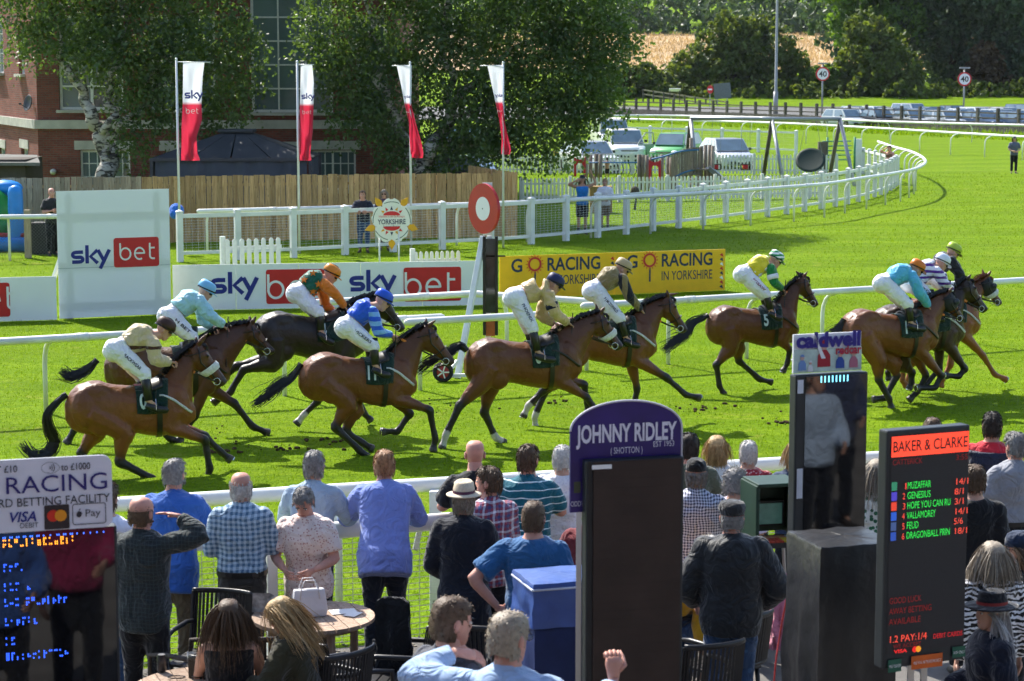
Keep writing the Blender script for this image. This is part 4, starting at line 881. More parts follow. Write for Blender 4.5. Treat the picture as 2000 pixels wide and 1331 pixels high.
# ---- festival rose sign
rc = AY(765, 432, 50.5); Rz = thing('rose_sign', 'white rose shaped festival sign with yellow leaves on two thin posts', 'sign', (rc.x, 50.5, 0)); ax = Vector((.985, .17, 0)).normalized(); k84 = 50.5 / FPX
pet = []
for i in range(100):
    a = R(90) + 2 * math.pi * i / 100; t_ = ((i / 100 * 5) % 1.0); r_ = .40 + .125 * math.sin(math.pi * t_) ** .6 - .03 * (abs(t_ - .5) < .06); pet.append((r_ * math.cos(a - R(36)) * .93, r_ * math.sin(a - R(36)) * 1.03))
mb = MB(); mb.plate(pet, rc, ax, UP, .02); mb.build('panel', pm('rose_white', (.74, .77, .74), .4, var=.03), Rz)
m_leafy = pm('rose_leaf', '#d9a21e', .5); m_green2 = pm('rose_line', '#1d4a3a', .5)
for i in range(5):
    a = R(90) + R(36) + i * R(72); c = rc + ax * (.50 * math.cos(a)) + UP * (.52 * math.sin(a)); u = ax * math.cos(a) + UP * math.sin(a); v = u.cross(ax.cross(UP)); mb = MB(); mb.plate([(.17, 0), (.02, .085), (-.08, .05), (-.08, -.05), (.02, -.085)], c + ax.cross(UP) * -.006, u, v * -1, .012); mb.build('leaf', m_leafy, Rz)
    b = a + R(36); mb = MB(); stroke([(.44 * math.cos(b + q_), .45 * math.sin(b + q_)) for q_ in np.linspace(-.42, .42, 12)], .016, rc, ax, UP, ax.cross(UP) * .004, mb); mb.build('petal_line', m_green2, Rz)
for sg in (1, -1):
    mb = MB(); pts = [(.2 * math.cos(a), sg * (.13 + .1 * math.sin(a))) for a in np.linspace(0, math.pi, 12)]; pts = pts if sg > 0 else pts[::-1]; mb.plate(pts, rc + ax.cross(UP) * .008, ax, UP, .004); mb.build('sun_print', m_red, Rz)
    mb = MB()
    for i in range(5):
        a = R(30 + 30 * i); c0 = (.21 * math.cos(a), sg * (.15 + .11 * math.sin(a))); tip = (.30 * math.cos(a), sg * (.15 + .2 * math.sin(a))); pv = (-math.sin(a) * .035, sg * math.cos(a) * .035)
        f = lambda q_: rc + ax * q_[0] + UP * q_[1] + ax.cross(UP) * .005
        mb.add([f(tip), f((c0[0] + pv[0], c0[1] + pv[1])), f((c0[0] - pv[0], c0[1] - pv[1]))], [(0, 1, 2)], i % 3)
    o = mb.build('bunting_print', [m_red, m_leafy, m_navy2], Rz); o['kind'] = 'stuff'
nf = ax.cross(UP) * .002
lettering('Welcome to the Go Racing in', rc + UP * .085 + nf, ax, UP, .045, m_red, Rz, width=.62); lettering('YORKSHIRE', rc - UP * .075 + nf, ax, UP, .115, m_navy2, Rz, width=.66, bold=.015); lettering('Summer Festival', rc - UP * .155 + nf, ax, UP, .055, m_green2, Rz, width=.42, shear=.4)
for px in (741, 779): p = AY(px, 470, 50.53); mb = MB(); mb.tube([(p.x, 50.53, 0), (p.x, 50.53, p.z + .2)], .02, 8); mb.build('post', m_pvc2, Rz, True)
# ================================================================== feather flags
m_pole = pm('pole_white', (.66, .67, .68), .35, .5, metal=.2, var=.05)
m, n, l, p = newmat('flag_fabric'); a = n.new('ShaderNodeVertexColor'); a.layer_name = 'Col'; l.new(a.outputs[0], p.inputs['Base Color']); p.inputs['Roughness'].default_value = .7
tr = n.new('ShaderNodeBsdfTranslucent'); l.new(a.outputs[0], tr.inputs['Color']); ms = n.new('ShaderNodeMixShader'); ms.inputs[0].default_value = .5; l.new(p.outputs[0], ms.inputs[1]); l.new(tr.outputs[0], ms.inputs[2]); l.new(ms.outputs[0], n['Material Output'].inputs['Surface']); m_flag = m
def flag(label, px, pyt, Y, pts, mirror, bar, ysplit):
    """pts: (picture y, left x, right x) outline of the hanging cloth, top to bottom"""
    p = XY(px, Y); t = thing('feather_flag', label, 'flag', p, 0, 'banner flags on tall poles'); top = AY(px, pyt, Y).z; mb = MB(); mb.tube([p, p + UP * (top + .03)], [.035, .028], 10); mb.ell(p + UP * (top + .04), (.035, .035, .035), 8, 6); mb.build('pole', m_pole, t, True)
    e = AY(bar, pyt + 3, Y); mb = MB(); mb.tube([p + UP * (top - .03), Vector((e.x, Y - .12, e.z))], .011, 6); mb.build('cross_bar', m_pole, t, True)
    NU, NV = 14, 44; V_ = []; C_ = []
    for j in range(NV + 1):
        f = j / NV * (len(pts) - 1); i = min(int(f), len(pts) - 2); q_ = f - i; row = [a + (b - a) * q_ for a, b in zip(pts[i], pts[i + 1])]
        for k in range(NU + 1):
            u = k / NU; x = row[1] + (row[2] - row[1]) * u; w = AY(x, row[0], Y); edge = u if not mirror else 1 - u
            depth = .16 * math.sin(u * 7 + j * .16) * (j / NV) * (.3 + edge) + .05 * math.sin(u * 13 - j * .3) * (j / NV)
            V_.append((w.x, Y - .05 + depth, w.z)); C_.append(lin('#dfe3ee') if row[0] < ysplit else lin('#c42f4a'))
    F_ = [(j * (NU + 1) + k, j * (NU + 1) + k + 1, (j + 1) * (NU + 1) + k + 1, (j + 1) * (NU + 1) + k) for j in range(NV) for k in range(NU)]
    me = fastmesh('banner', V_, F_); me.materials.append(m_flag); setcol(me, np.array(C_)); me.polygons.foreach_set('use_smooth', [True] * len(me.polygons)); bo = link('banner', me, t)
    if True:
        yb = ysplit
        row = None
        for j in range(len(pts) - 1):
            if pts[j][0] <= yb <= pts[j + 1][0]: q_ = (yb - pts[j][0]) / (pts[j + 1][0] - pts[j][0]); row = [a + (b - a) * q_ for a, b in zip(pts[j], pts[j + 1])]
        cw = row[2] - row[1]; axm = Vector((-1 if mirror else 1, 0, 0)); sc = Y / FPX; mx = (row[1] + row[2]) / 2
        o1 = AY(row[1] + cw * (.10 if not mirror else .90), yb - 11, Y - .05); o2 = AY(row[1] + cw * (.20 if not mirror else .80), yb + 18, Y - .05)
        for lo_ in (word_sky(o1, axm, UP, cw * sc * .32, m_navy, bo, .012 if not mirror else -.012), word_bet(o2, axm, UP, cw * sc * .20, m_white, bo, .012 if not mirror else -.012)):
            for v in lo_.data.vertices:      # lay the letters on the rippling cloth
                px_, py_ = proj(v.co); j = max(0, min(NV, (next((i + (py_ - a[0]) / (b[0] - a[0]) for i, (a, b) in enumerate(zip(pts[:-1], pts[1:])) if a[0] <= py_ <= b[0]), 0)) / (len(pts) - 1) * NV)); f = j / NV * (len(pts) - 1); i = min(int(f), len(pts) - 2); rw_ = [a + (b - a) * (f - i) for a, b in zip(pts[i], pts[i + 1])]; u = (px_ - rw_[1]) / (rw_[2] - rw_[1]); e_ = u if not mirror else 1 - u
                v.co.y = Y - .05 + .16 * math.sin(u * 7 + j * .16) * (j / NV) * (.3 + e_) + .05 * math.sin(u * 13 - j * .3) * (j / NV) - .014
flag('leftmost banner flag, white above red, hanging from a white pole', 355, 119, 56, [(121, 358, 400), (150, 358, 396), (204, 357, 394), (235, 356, 396), (268, 355, 386), (300, 354, 385), (314, 354, 389)], False, 412, 204)
flag('second banner flag from the left, white above red, before the brick wall', 587, 124, 56.5, [(126, 588, 610), (160, 587, 613), (205, 586, 613), (260, 586, 612), (300, 585, 606), (314, 585, 607)], False, 614, 205)
flag('third banner flag from the left, blowing to the left and twisting red', 804, 126, 57.5, [(128, 775, 804), (165, 783, 804), (203, 790, 803), (240, 799, 812), (280, 801, 824), (300, 803, 827), (309, 803, 826)], True, 766, 203)
flag('rightmost banner flag, white above red, beside the timber fence corner', 983, 126, 58.5, [(128, 952, 983), (165, 960, 983), (201, 968, 983), (235, 975, 985), (270, 980, 993), (292, 979, 998), (302, 979, 996)], True, 938, 201)
# ================================================================== bouncy castle behind the mesh at the left edge
bc = thing('bouncy_castle', 'green and blue inflatable castle at the left edge behind the mesh fence', 'bouncy castle', XY(0, 57.6)); 
m_bb = pm('inflatable_blue', '#1f86d6', .35, .5, var=.08); m_bg = pm('inflatable_green', '#15801f', .35, .5, var=.1); m_br = pm('inflatable_red', '#a01a20', .4, .5)
p = XY(38, 57.4); mb = MB(); mb.tube([p, p + UP * .5, p + UP * 1.55, p + UP * 1.7, p + UP * 1.76], [.2, .21, .2, .16, .04], 16); mb.build('column', m_bb, bc, True)
p = XY(8, 58.2); mb = MB(); mb.ell((p.x - .4, p.y, .95), (.75, .6, .75), 20, 12); mb.ell((p.x - .2, p.y - .2, .5), (.7, .5, .5), 20, 10); mb.build('dome', m_bg, bc, True)
mb = MB(); mb.tube([XY(-90, 57.4) + UP * .18, XY(55, 57.2) + UP * .18], .2, 14); mb.build('base_tube', m_bb, bc, True); mb = MB(); mb.tube([XY(-90, 57.5) + UP * .42, XY(56, 57.3) + UP * .42], .07, 10); mb.build('red_band', m_br, bc, True)
mb = MB(); mb.ell(XY(18, 58.6) + UP * 1.62, (.5, .35, .22), 16, 8); mb.build('arch', m_bb, bc, True)
# chain link fence by the castle
cl = thing('chain_link_fence', 'chain link mesh fence on wooden posts behind the left hoarding', 'fence', XY(60, 55)); yA = 55.2
for px in (60, -60): p = XY(px, yA); mb = MB(); mb.box((p.x, p.y, .62), (.16, .13, 1.25)); mb.build('post', m_wood_g, cl, bevel=.01)
mb = MB(); p0 = XY(-80, yA + .1); p1 = XY(116, yA + .1); wdt = p1.x - p0.x
for i in range(-10, int(wdt / .085)):
    for s in (1, -1):
        x0 = i * .085; a = max(0, -x0) if s > 0 else 0; pts = []
        for z in np.linspace(.05, 1.15, 5):
            x = x0 + z if s > 0 else x0 + 1.15 - z
            if 0 <= x <= wdt: pts.append((p0.x + x, yA + .1, z))
        if len(pts) > 1: mb.tube(pts, .0045, 3, caps=False)
mb.build('chain_link', pm('dark_wire', (.12, .12, .11), .6), cl)
mb = MB(); mb.box(XY(98, 56.5) + UP * .42, (.75, .5, .84)); o = mb.build('black_bin', pm('bin_black', (.02, .02, .022), .6), bevel=.04); tag(o, 'black crate behind the chain link fence beside the tall board', 'crate')
mb = MB(); mb.ell(AY(345, 412, 56.5), (.2, .18, .2), 10, 8); mb.ell(AY(340, 418, 56.4), (.12, .12, .14), 10, 8); o = mb.build('blue_bag', cloth('bag_blue', '#2f6fd0'), smooth=True); tag(o, 'blue bag on the fence at the right edge of the tall board', 'bag')
# ================================================================== road signs and lamps
m_grey = pm('galvanised_grey', (.30, .31, .31), .5, .4, metal=.4, var=.1)
def speed_sign(label, px, pyc, Y, base):
    c = AY(px, pyc, Y); g0 = zt(0, Y); t = thing('speed_sign', label, 'road sign', (c.x, Y, g0), 0, 'speed limit signs'); mb = MB(); mb.tube([(c.x, Y + .1, g0), (c.x, Y + .1, c.z + .95)], .08, 8); mb.build('pole', m_grey, t, True)
    r = 13.5 * Y / FPX; nn = Vector((0, -1, 0)); disc(c, r, .03, nn, m_red, 'sign_rim', t); disc(c + nn * .01, r * .8, .01, nn, m_white, 'sign_face', t); lettering('40', c - UP * r * .36 + nn * .012, (1, 0, 0), UP, r * .75, m_blk, t, width=r * 1.15, bold=.02)
    mb = MB(); mb.box((c.x, Y, c.z + 1.0), (.95, .25, .14)); mb.build('sign_light', m_grey, t, bevel=.03)
speed_sign('round 40 speed limit sign left, in front of the light green trees', 1607, 145, 205, 0); speed_sign('round 40 speed limit sign right, rising from the parked cars', 1884, 155, 195, 0)
p = AY(1515, 200, 212); t = thing('lamp_post', 'tall grey lamp post rising out of frame beside the hawthorn clump', 'lamp post', (p.x, 212, zt(0, 212))); mb = MB(); z0 = zt(0, 212); mb.tube([(p.x, 212, z0), (p.x, 212, z0 + 2.2)], .24, 10); mb.build('base', m_grey, t, True); mb = MB(); mb.tube([(p.x, 212, z0 + 2.2), (p.x, 212, z0 + 2.3), (p.x, 212, 15), (p.x + .5, 212, 15.8), (p.x + 1.8, 212, 16)], [.22, .15, .1, .08, .07], 10); mb.build('shaft', m_grey, t, True); mb = MB(); mb.box((p.x + 2.1, 212, 16), (.9, .35, .16)); mb.build('lantern', m_grey, t, bevel=.05)
c = AY(1411, 178, 225); t = thing('direction_sign', 'grey back of a large tilted road sign by the field rail', 'road sign', (c.x, 225, zt(0, 225))); rt = Matrix.Rotation(R(-5), 3, 'Y'); mb = MB(); mb.box(c, (1.75, .05, 1.6), rot=rt); mb.build('panel', pm('sign_back', (.13, .16, .15), .6), t)
for dx in (-.5, .5): mb = MB(); mb.box((c.x + dx, 225.06, (c.z + zt(0, 225)) / 2 - .4), (.09, .09, c.z - zt(0, 225) + .8)); mb.build('post', m_grey, t)
c = AY(1387, 175, 223); t = thing('no_entry_sign', 'small red no entry sign beside the grey sign back', 'road sign', (c.x, 223, zt(0, 223))); nn = Vector((-.75, -.66, 0)); disc(c, .43, .03, nn, m_red, 'sign_face', t); mb = MB(); mb.beam(c + nn * .02 - nn.cross(UP) * .28, c + nn * .02 + nn.cross(UP) * .28, .02, .15); mb.build('white_bar', m_white, t); mb = MB(); mb.tube([(c.x, 223.1, zt(0, 223)), (c.x, 223.1, c.z)], .05, 6); mb.build('pole', m_grey, t)
c = AY(1318, 176, 228); t = thing('info_board', 'pale tilted board on the grass left of the field rail', 'board', (c.x, 228, zt(0, 228))); mb = MB(); mb.box(c, (1.2, .06, .4), rot=Matrix.Rotation(R(40), 3, 'X')); mb.build('panel', m_white, t)
for dx in (-.5, .5): mb = MB(); mb.box((c.x + dx, 228.06, (c.z + zt(0, 228)) / 2), (.08, .08, c.z - zt(0, 228))); mb.build('leg', m_old, t)
# ================================================================== playground
m_play = woodmat('play_timber', (.16, .13, .11), (.30, .26, .22)); m_steel = pm('play_steel', (.30, .32, .34), .45, .4, metal=.5, var=.1); m_blue = pm('play_rope_blue', '#3a6fa8', .6); m_pred = pm('play_red', '#b3122a', .5, var=.05)
Yp = 90.0
sw = thing('swing_frame', 'long swing frame of grey poles with dark timber legs', 'swing', XY(1490, Yp)); tb = [AY(1348, 232, Yp), AY(1642, 233, Yp + 1)]
mb = MB(); mb.tube(tb, .08, 8); mb.build('top_bar', m_steel, sw, True)
for px, dx in ((1349, 12), (1508, 18), (1641, 22)):
    top = AY(px, 234, Yp + (px - 1348) / 294); f = XY(px + dx, Yp - 1.1); mb = MB(); mb.tube([top, f], .085, 8); mb.build('leg', m_steel, sw, True)
    f2_ = XY(px - dx * 1.3, Yp + 1.6); mb = MB(); mb.tube([top, f2_], .085, 8); mb.build('leg', m_old, sw, True)
bs = AY(1583, 313, Yp); t = thing('basket_swing', 'round dark green basket swing hanging from the frame', 'swing seat', bs); ax_ = Vector((-.15, -.75, .62)).normalized().to_track_quat('Z', 'Y').to_matrix(); mb = MB(); mb.lathe(bs, [(.02, -.05), (.5, -.05), (.6, -.04), (.63, 0), (.6, .04), (.5, .02), (.02, .015)], 26, axis=ax_); mb.build('basket', pm('basket_green', (.012, .03, .022), .6), t, True)
for dx in (-.5, .5): mb = MB(); mb.tube([bs + Vector((dx, 0, .1)), Vector((bs.x + dx * .4, Yp, tb[0].z))], .008, 4); mb.build('rope', m_steel, t)
for px in (1398, 1456):
    c = AY(px, 326, Yp); t = thing('toddler_swing', 'red toddler swing seat hanging ' + ('left, by the slide' if px < 1420 else 'right, nearer the basket swing'), 'swing seat', c, 0, 'toddler swings'); mb = MB(); mb.box(c, (.22, .2, .2)); mb.build('seat', m_pred, t, bevel=.04); mb = MB()
    for s in (-1, 1): mb.tube([c + Vector((s * .2, 0, -.12)), c + Vector((s * .2, 0, .1))], .02, 6)
    mb.tube([c + Vector((-.2, -.1, .1)), c + Vector((.2, -.1, .1))], .02, 6); mb.tube([c + Vector((-.2, -.1, -.12)), c + Vector((.2, -.1, -.12))], .02, 6); mb.build('cage', m_blk, t)
    for s in (-1, 1): mb = MB(); mb.tube([c + Vector((s * .2, 0, .1)), Vector((c.x + s * .16, Yp, tb[0].z))], .007, 4); mb.build('chain', m_steel, t)
br = thing('climbing_bridge', 'wooden climbing bridge with arched plank sides, red panels and blue hand rails', 'climbing frame', XY(1320, 86)); Yc = 86.0; zpx = lambda py: AY(1000, py, Yc).z
for px, pt in ((1246, 302), (1253, 303), (1261, 303), (1268, 308), (1290, 302), (1302, 305), (1308, 308), (1315, 306), (1366, 286), (1374, 284), (1382, 284), (1388, 285), (1163, 302), (1171, 302), (1143, 304), (1152, 304), (1346, 270)):
    p = XY(px, Yc + rnd.uniform(-.5, .5)); mb = MB(); h = zpx(pt); mb.tube([p, p + UP * h], .075, 8); mb.build('post', m_play, br, True)
for i in range(13):
    px = 1310 + i * 4.6; py = 305 - 16 * math.sin((i + 1) / 14 * math.pi * .62); p = XY(px, Yc - .4); z1 = zpx(py - 2); mb = MB(); mb.box((p.x, p.y, z1 - .55), (.085, .03, 1.1)); mb.build('plank', m_play, br)
for dy in (-.42, .55): mb = MB(); mb.tube(spline([AY(1272, 312, Yc + dy), AY(1300, 305, Yc + dy), AY(1330, 296, Yc + dy), AY(1365, 293, Yc + dy)], 4), .035, 6); mb.build('hand_rail', m_blue, br, True)
mb = MB(); mb.tube(spline([AY(1320, 345, Yc - .4), AY(1340, 336, Yc - .4), AY(1365, 330, Yc - .4)], 4), .04, 6); mb.build('deck_edge', m_blue, br, True)
mb = MB(); mb.tube([AY(1150, 318, Yc), AY(1246, 318, Yc)], .03, 6); mb.build('rope', m_blue, br, True)
for px in (1205, 1214, 1228, 1240): mb = MB(); mb.tube(spline([AY(px, 319, Yc), AY(px + 4, 332, Yc), AY(px - 2, 345, Yc), AY(px + 2, 350, Yc)], 3), .014, 4); mb.build('rope', m_blk, br)
def arch_panel(px0, px1, py0, py1, Y):
    a, b = AY(px0, py1, Y), AY(px1, py0, Y); w, h = b.x - a.x, b.z - a.z; mb = MB()
    out = [(0, 0), (.18 * w, 0), (.2 * w, .5 * h)] + [(w * (.5 - .3 * math.cos(q_)), h * (.5 + .2 * math.sin(q_))) for q_ in np.linspace(.2, math.pi - .2, 7)] + [(.8 * w, .5 * h), (.82 * w, 0), (w, 0), (w, h)] + [(w * (.5 + .32 * math.cos(q_)), h * (1 - .14 * math.sin(q_))) for q_ in np.linspace(0, math.pi, 7)] + [(0, h)]
    L_ = out[:]; mb2 = MB()
    # left post, right post and cap keep the arch open
    for poly in ([(0, 0), (.2 * w, 0), (.2 * w, .55 * h), (0, h)], [(.8 * w, 0), (w, 0), (w, h), (.8 * w, .55 * h)], [(0, h), (.2 * w, .55 * h), (.35 * w, .68 * h), (.65 * w, .68 * h), (.8 * w, .55 * h), (w, h), (.78 * w, .9 * h), (.5 * w, .86 * h), (.22 * w, .9 * h)]): mb2.plate(poly, a, (1, 0, 0), (0, 0, 1), .03)
    return mb2.build('red_panel', m_pred, br)
arch_panel(1267, 1291, 312, 350, Yc - .6); arch_panel(1121, 1144, 307, 345, Yc - .6)
sl = thing('slide', 'short grey steel slide beside the climbing bridge', 'slide', XY(1400, 85.5)); a, b_ = AY(1384, 328, 85.8), AY(1416, 354, 85.2); mb = MB(); d = b_ - a
for off, hh in ((0, .04), (-.22, .16), (.22, .16)): mb.beam(a + Vector((0, off, 0)), b_ + Vector((0, off, 0)), .42 if off == 0 else .05, hh)
mb.build('chute', m_steel, sl); mb = MB(); mb.box(a + Vector((-.25, 0, -.06)), (.5, .6, .06)); mb.build('platform', m_play, sl)
for dx in (-.4, 0): mb = MB(); mb.box((a.x + dx, a.y + .2, a.z / 2), (.08, .08, a.z)); mb.build('post', m_play, sl)
for i in range(4): mb = MB(); mb.box((a.x - .55, a.y - .1, .25 + i * .2), (.35, .4, .05)); mb.build('step', m_play, sl)
mb = MB(); p = XY(1238, 74); mb.tube([p, p + Vector((.05, 0, .5))], [.05, .03], 6); mb.ell(p + UP * .62, (.16, .16, .2), 10, 8)
for i in range(40): a = rnd.uniform(0, 6.28); mb.tube([p + UP * rnd.uniform(.5, .75), p + Vector((.26 * math.cos(a), .26 * math.sin(a), rnd.uniform(.25, .6)))], [.012, .004], 3)
o = mb.build('pampas_stump', pm('withered', (.07, .06, .05), .95)); tag(o, 'dark withered shrub behind the white fence near the boy', 'shrub')
fc = MB(); p = XY(1172, 72.5); fc.box((p.x, p.y, .45), (.75, .5, .9)); o = fc.build('wooden_crate', m_wood_t, bevel=.01); tag(o, 'wooden crate behind the mesh fence beside the boy in white', 'crate')
# green field gate at the enclosure end
gg = thing('field_gate', 'green tubular metal gate at the end of the enclosure', 'gate', XY(1640, 98)); m_gg = pm('gate_green', (.05, .22, .13), .45)
for i in range(5): mb = MB(); mb.tube([AY(1606, 277 + i * 9, 98), AY(1662, 276 + i * 9, 99)], .03, 6); mb.build('bar', m_gg, gg, True)
for px in (1609, 1662): mb = MB(); p = XY(px, 98.5); mb.tube([p, p + UP * AY(px, 268, 98.5).z], .05, 8); mb.build('gate_post', m_gg, gg, True)
mb = MB(); p = XY(1600, 98); mb.box((p.x, p.y, .75), (.42, .3, 1.5)); o = mb.build('gate_pillar', m_old); tag(o, 'dark timber pillar beside the green gate', 'post')
mb = MB(); p = XY(1669, 99); mb.box((p.x, p.y, .8), (.3, .2, 1.6)); o = mb.build('white_pillar', m_pvc2, bevel=.02); tag(o, 'short white pillar to the right of the green gate', 'post')
# ================================================================== cars
m_tyre = pm('car_tyre', (.015, .015, .016), .85, var=.1); m_rim = pm('car_rim', (.45, .45, .46), .3, .5, metal=.8, var=.05); m_glass = pm('car_glass', (.13, .19, .23), .04, 1.0, var=.2, vs_=1.5, coat=1.); m_light = pm('car_lamp', (.75, .78, .8), .1, .6, var=.05, coat=.5); m_black = pm('car_trim', (.015, .015, .017), .5, .4, var=.1); m_plate = pm('number_plate', (.75, .75, .72), .5)  # car_glass: part of the sky reflection is put into its blue-grey base colour
def paint(name, col): return pm('paint_' + name, col, .28, .5, var=.03, coat=.7)
def car(label, loc, rz, pmat, L=4.1, Wd=1.76, H=1.5, kind='hatch', group='cars parked by the playground', trim=None, grille=True):
    """car facing its own -Y; body, glass, lamps, wheels as parts"""
    t = thing('parked_car', label, 'car', loc, rz, group); hw = Wd / 2; zb = .22; belt = .62 * H; hood = .56 * H
    y0 = -L / 2; S_ = {'hatch': (.0, .20, .33, .86, .97), 'suv': (.0, .22, .34, .93, .99), 'saloon': (.0, .24, .37, .72, .88), 'van': (.0, .14, .24, .97, 1.0)}[kind]
    def ring(y, w, z0, z1, sh_=.06):
        return [Vector((x, y, z)) for x, z in ((-w + sh_, z0), (w - sh_, z0), (w, z0 + .12), (w, (z0 + z1) / 2), (w - .03, z1 - .05), (w - .12, z1), (-w + .12, z1), (-w + .03, z1 - .05), (-w, (z0 + z1) / 2), (-w, z0 + .12))]
    b = MB(); st = [(0, .80, .30, .62 * hood), (.02, .88, .24, .80 * hood), (.06, .95, .2, .92 * hood), (S_[1], 1.0, .2, hood), (S_[1] + .03, 1., .2, belt), (.5, 1., .2, belt + .02), (S_[3], 1.0, .2, belt + .03), (S_[4] - .005, .96, .24, belt if kind != 'saloon' else belt - .02), (1.0, .88, .32, belt * .9)]
    b.loft([ring(y0 + f * L, hw * w, z0, z1) for f, w, z0, z1 in st]); o = local('body', b, pmat, t, True, 0)
    o.data.polygons.foreach_set('use_smooth', [True] * len(o.data.polygons)); es = o.modifiers.new('e', 'EDGE_SPLIT'); es.split_angle = R(38)
    # cabin: roof plus pillars; glass panels between
    rw = hw * .80; yw0 = y0 + S_[1] * L + .02; yw1 = y0 + S_[2] * L; yr1 = y0 + S_[3] * L; yr2 = y0 + S_[4] * L - .03; zr = H - .03; zb_ = belt - .01
    base = [(-hw + .07, yw0), (hw - .07, yw0), (hw - .05, yr2), (-hw + .05, yr2)]; top = [(-rw, yw1), (rw, yw1), (rw, yr1), (-rw, yr1)]
    B3 = [Vector((x, y, zb_)) for x, y in base]; T3 = [Vector((x, y, zr)) for x, y in top]
    r = MB(); r.loft([[Vector((x, y, zr - .01)) for x, y in top], [Vector((x * .97, y + (.05 if y < 0 else -.05), H)) for x, y in top]]); ro = local('roof', r, pmat, t)
    g = MB(); inn = lambda v: v * .985
    def quad(a, b_, c, d_, m_=.07): 
        cc = (a + b_ + c + d_) / 4; return [v.lerp(cc, m_) for v in (a, b_, c, d_)]
    for nm, q_, mm in (('windscreen', (B3[0], B3[1], T3[1], T3[0]), .05), ('rear_window', (B3[2], B3[3], T3[3], T3[2]), .08)):
        g = MB(); qq = quad(*q_, mm); nrm_ = (qq[1] - qq[0]).cross(qq[3] - qq[0]).normalized() * .012; g.add([v + nrm_ for v in qq], [(0, 1, 2, 3)]); local(nm, g, m_glass, t)
    ps = MB(); ps.add(B3 + T3, [(0, 1, 5, 4), (2, 3, 7, 6), (1, 2, 6, 5), (3, 0, 4, 7)]); local('pillar', ps, pmat, t)
    for a, b_, c, d_ in ((B3[1], B3[2], T3[2], T3[1]), (B3[3], B3[0], T3[0], T3[3])):
        for f0, f1_ in ((.03, .47), (.52, .95)):
            L2 = lambda u, v, f: u.lerp(v, f); q_ = [L2(a, b_, f0), L2(a, b_, f1_), L2(d_, c, f1_), L2(d_, c, f0)]; cc = sum(q_, Vector()) / 4; q_ = [v.lerp(cc, .1) for v in q_]; nrm_ = (q_[1] - q_[0]).cross(q_[3] - q_[0]).normalized() * .012; g = MB(); g.add([v + nrm_ for v in q_], [(0, 1, 2, 3)]); local('side_window', g, m_glass, t)
    for sx in (-1, 1):
        for yy in (y0 + .17 * L, y0 + .80 * L):
            w = MB(); w.lathe((sx * (hw - .1), yy, .31), [(.17, -.1), (.29, -.11), (.315, -.05), (.315, .05), (.29, .11), (.17, .1)], 18, axis=Matrix.Rotation(R(90), 3, 'Y')); wo = local('wheel', w, m_tyre, t, True); w = MB(); w.lathe((sx * (hw - .1), yy, .31), [(.03, -.1), (.18, -.1), (.19, 0), (.18, .1), (.03, .1)], 12, axis=Matrix.Rotation(R(90), 3, 'Y')); w_o = local('rim', w, m_rim, t); w_o.parent = wo
        h = MB(); h.ell((sx * (hw - .27), y0 + .10, hood * .72), (.19, .12, .095), 12, 8); local('headlight', h, m_light, t, True)
        h = MB(); h.box((sx * (hw + .09), yw0 + .38, belt + .06), (.16, .1, .13)); local('mirror', h, m_black if trim is None else trim, t, bevel=.03)
        h = MB(); h.box((sx * (hw - .14), -y0 - .03, belt * .86), (.16, .06, .2)); local('tail_light', h, m_red, t, bevel=.02)
    g = MB(); g.box((0, y0 + .055, hood * .64), (Wd * .46, .08, .15)); local('grille', g, m_black, t, bevel=.02)
    for i in range(3): g = MB(); g.box((0, y0 + .012, hood * .64 + (i - 1) * .045), (Wd * .42, .012, .014)); local('grille_bar', g, m_rim, t)
    g = MB(); g.box((0, y0 + .02, .36), (Wd * .7, .1, .12)); local('bumper_grille', g, m_black, t, bevel=.02); g = MB(); g.box((0, y0 - .03, .43), (.5, .02, .11)); local('number_plate', g, m_plate, t)
    return t
tall_car = car('white four by four facing us with its passenger door open', XY(1217, 112), R(4), paint('white', (.74, .75, .76)), 4.3, 1.85, 1.66, 'suv')
car('small green hatchback with white roof beside the open car door', XY(1318, 110), R(-26), paint('green', (.10, .42, .12)), 3.7, 1.7, 1.55, 'hatch')
car('silver saloon with one door open behind the climbing bridge', XY(1412, 104.5), R(14), paint('silver', (.50, .53, .58)), 4.4, 1.78, 1.45, 'saloon')
car('white saloon partly hidden by the drooping birch', XY(1147, 101), R(22), paint('white2', (.70, .72, .74)), 4.3, 1.76, 1.44, 'saloon')
car('white van behind the white four by four', XY(1190, 127), R(6), paint('white3', (.72, .73, .74)), 4.4, 1.85, 1.82, 'van')
car('dark hatchback seen below the birch branches', XY(925, 118), R(80), paint('black', (.02, .022, .026)), 4.0, 1.75, 1.6, 'hatch')
car('dark car parked behind the timber fence corner', XY(905, 84), R(70), paint('charcoal', (.045, .05, .055)), 4.0, 1.72, 1.45, 'hatch')
od = tall_car; c = AY(1262, 285, 110.5); mb = MB(); mb.plate([(-.45, -.62), (.42, -.62), (.45, .0), (-.45, .0)], c + UP * .08, (.95, .3, 0), (0, 0, 1), .06); mb.build('open_door', paint('doorgrey', (.33, .33, .33)), od)
mb = MB()
for a, b_ in (((-.45, 0), (-.05, .58)), ((-.05, .58), (.38, .58)), ((.38, .58), (.45, 0))): mb.beam(c + UP * .08 + Vector((.95, .3, 0)) * a[0] + UP * a[1], c + UP * .08 + Vector((.95, .3, 0)) * b_[0] + UP * b_[1], .05, .05)
mb.build('door_window_frame', paint('doorgrey', 0), od)
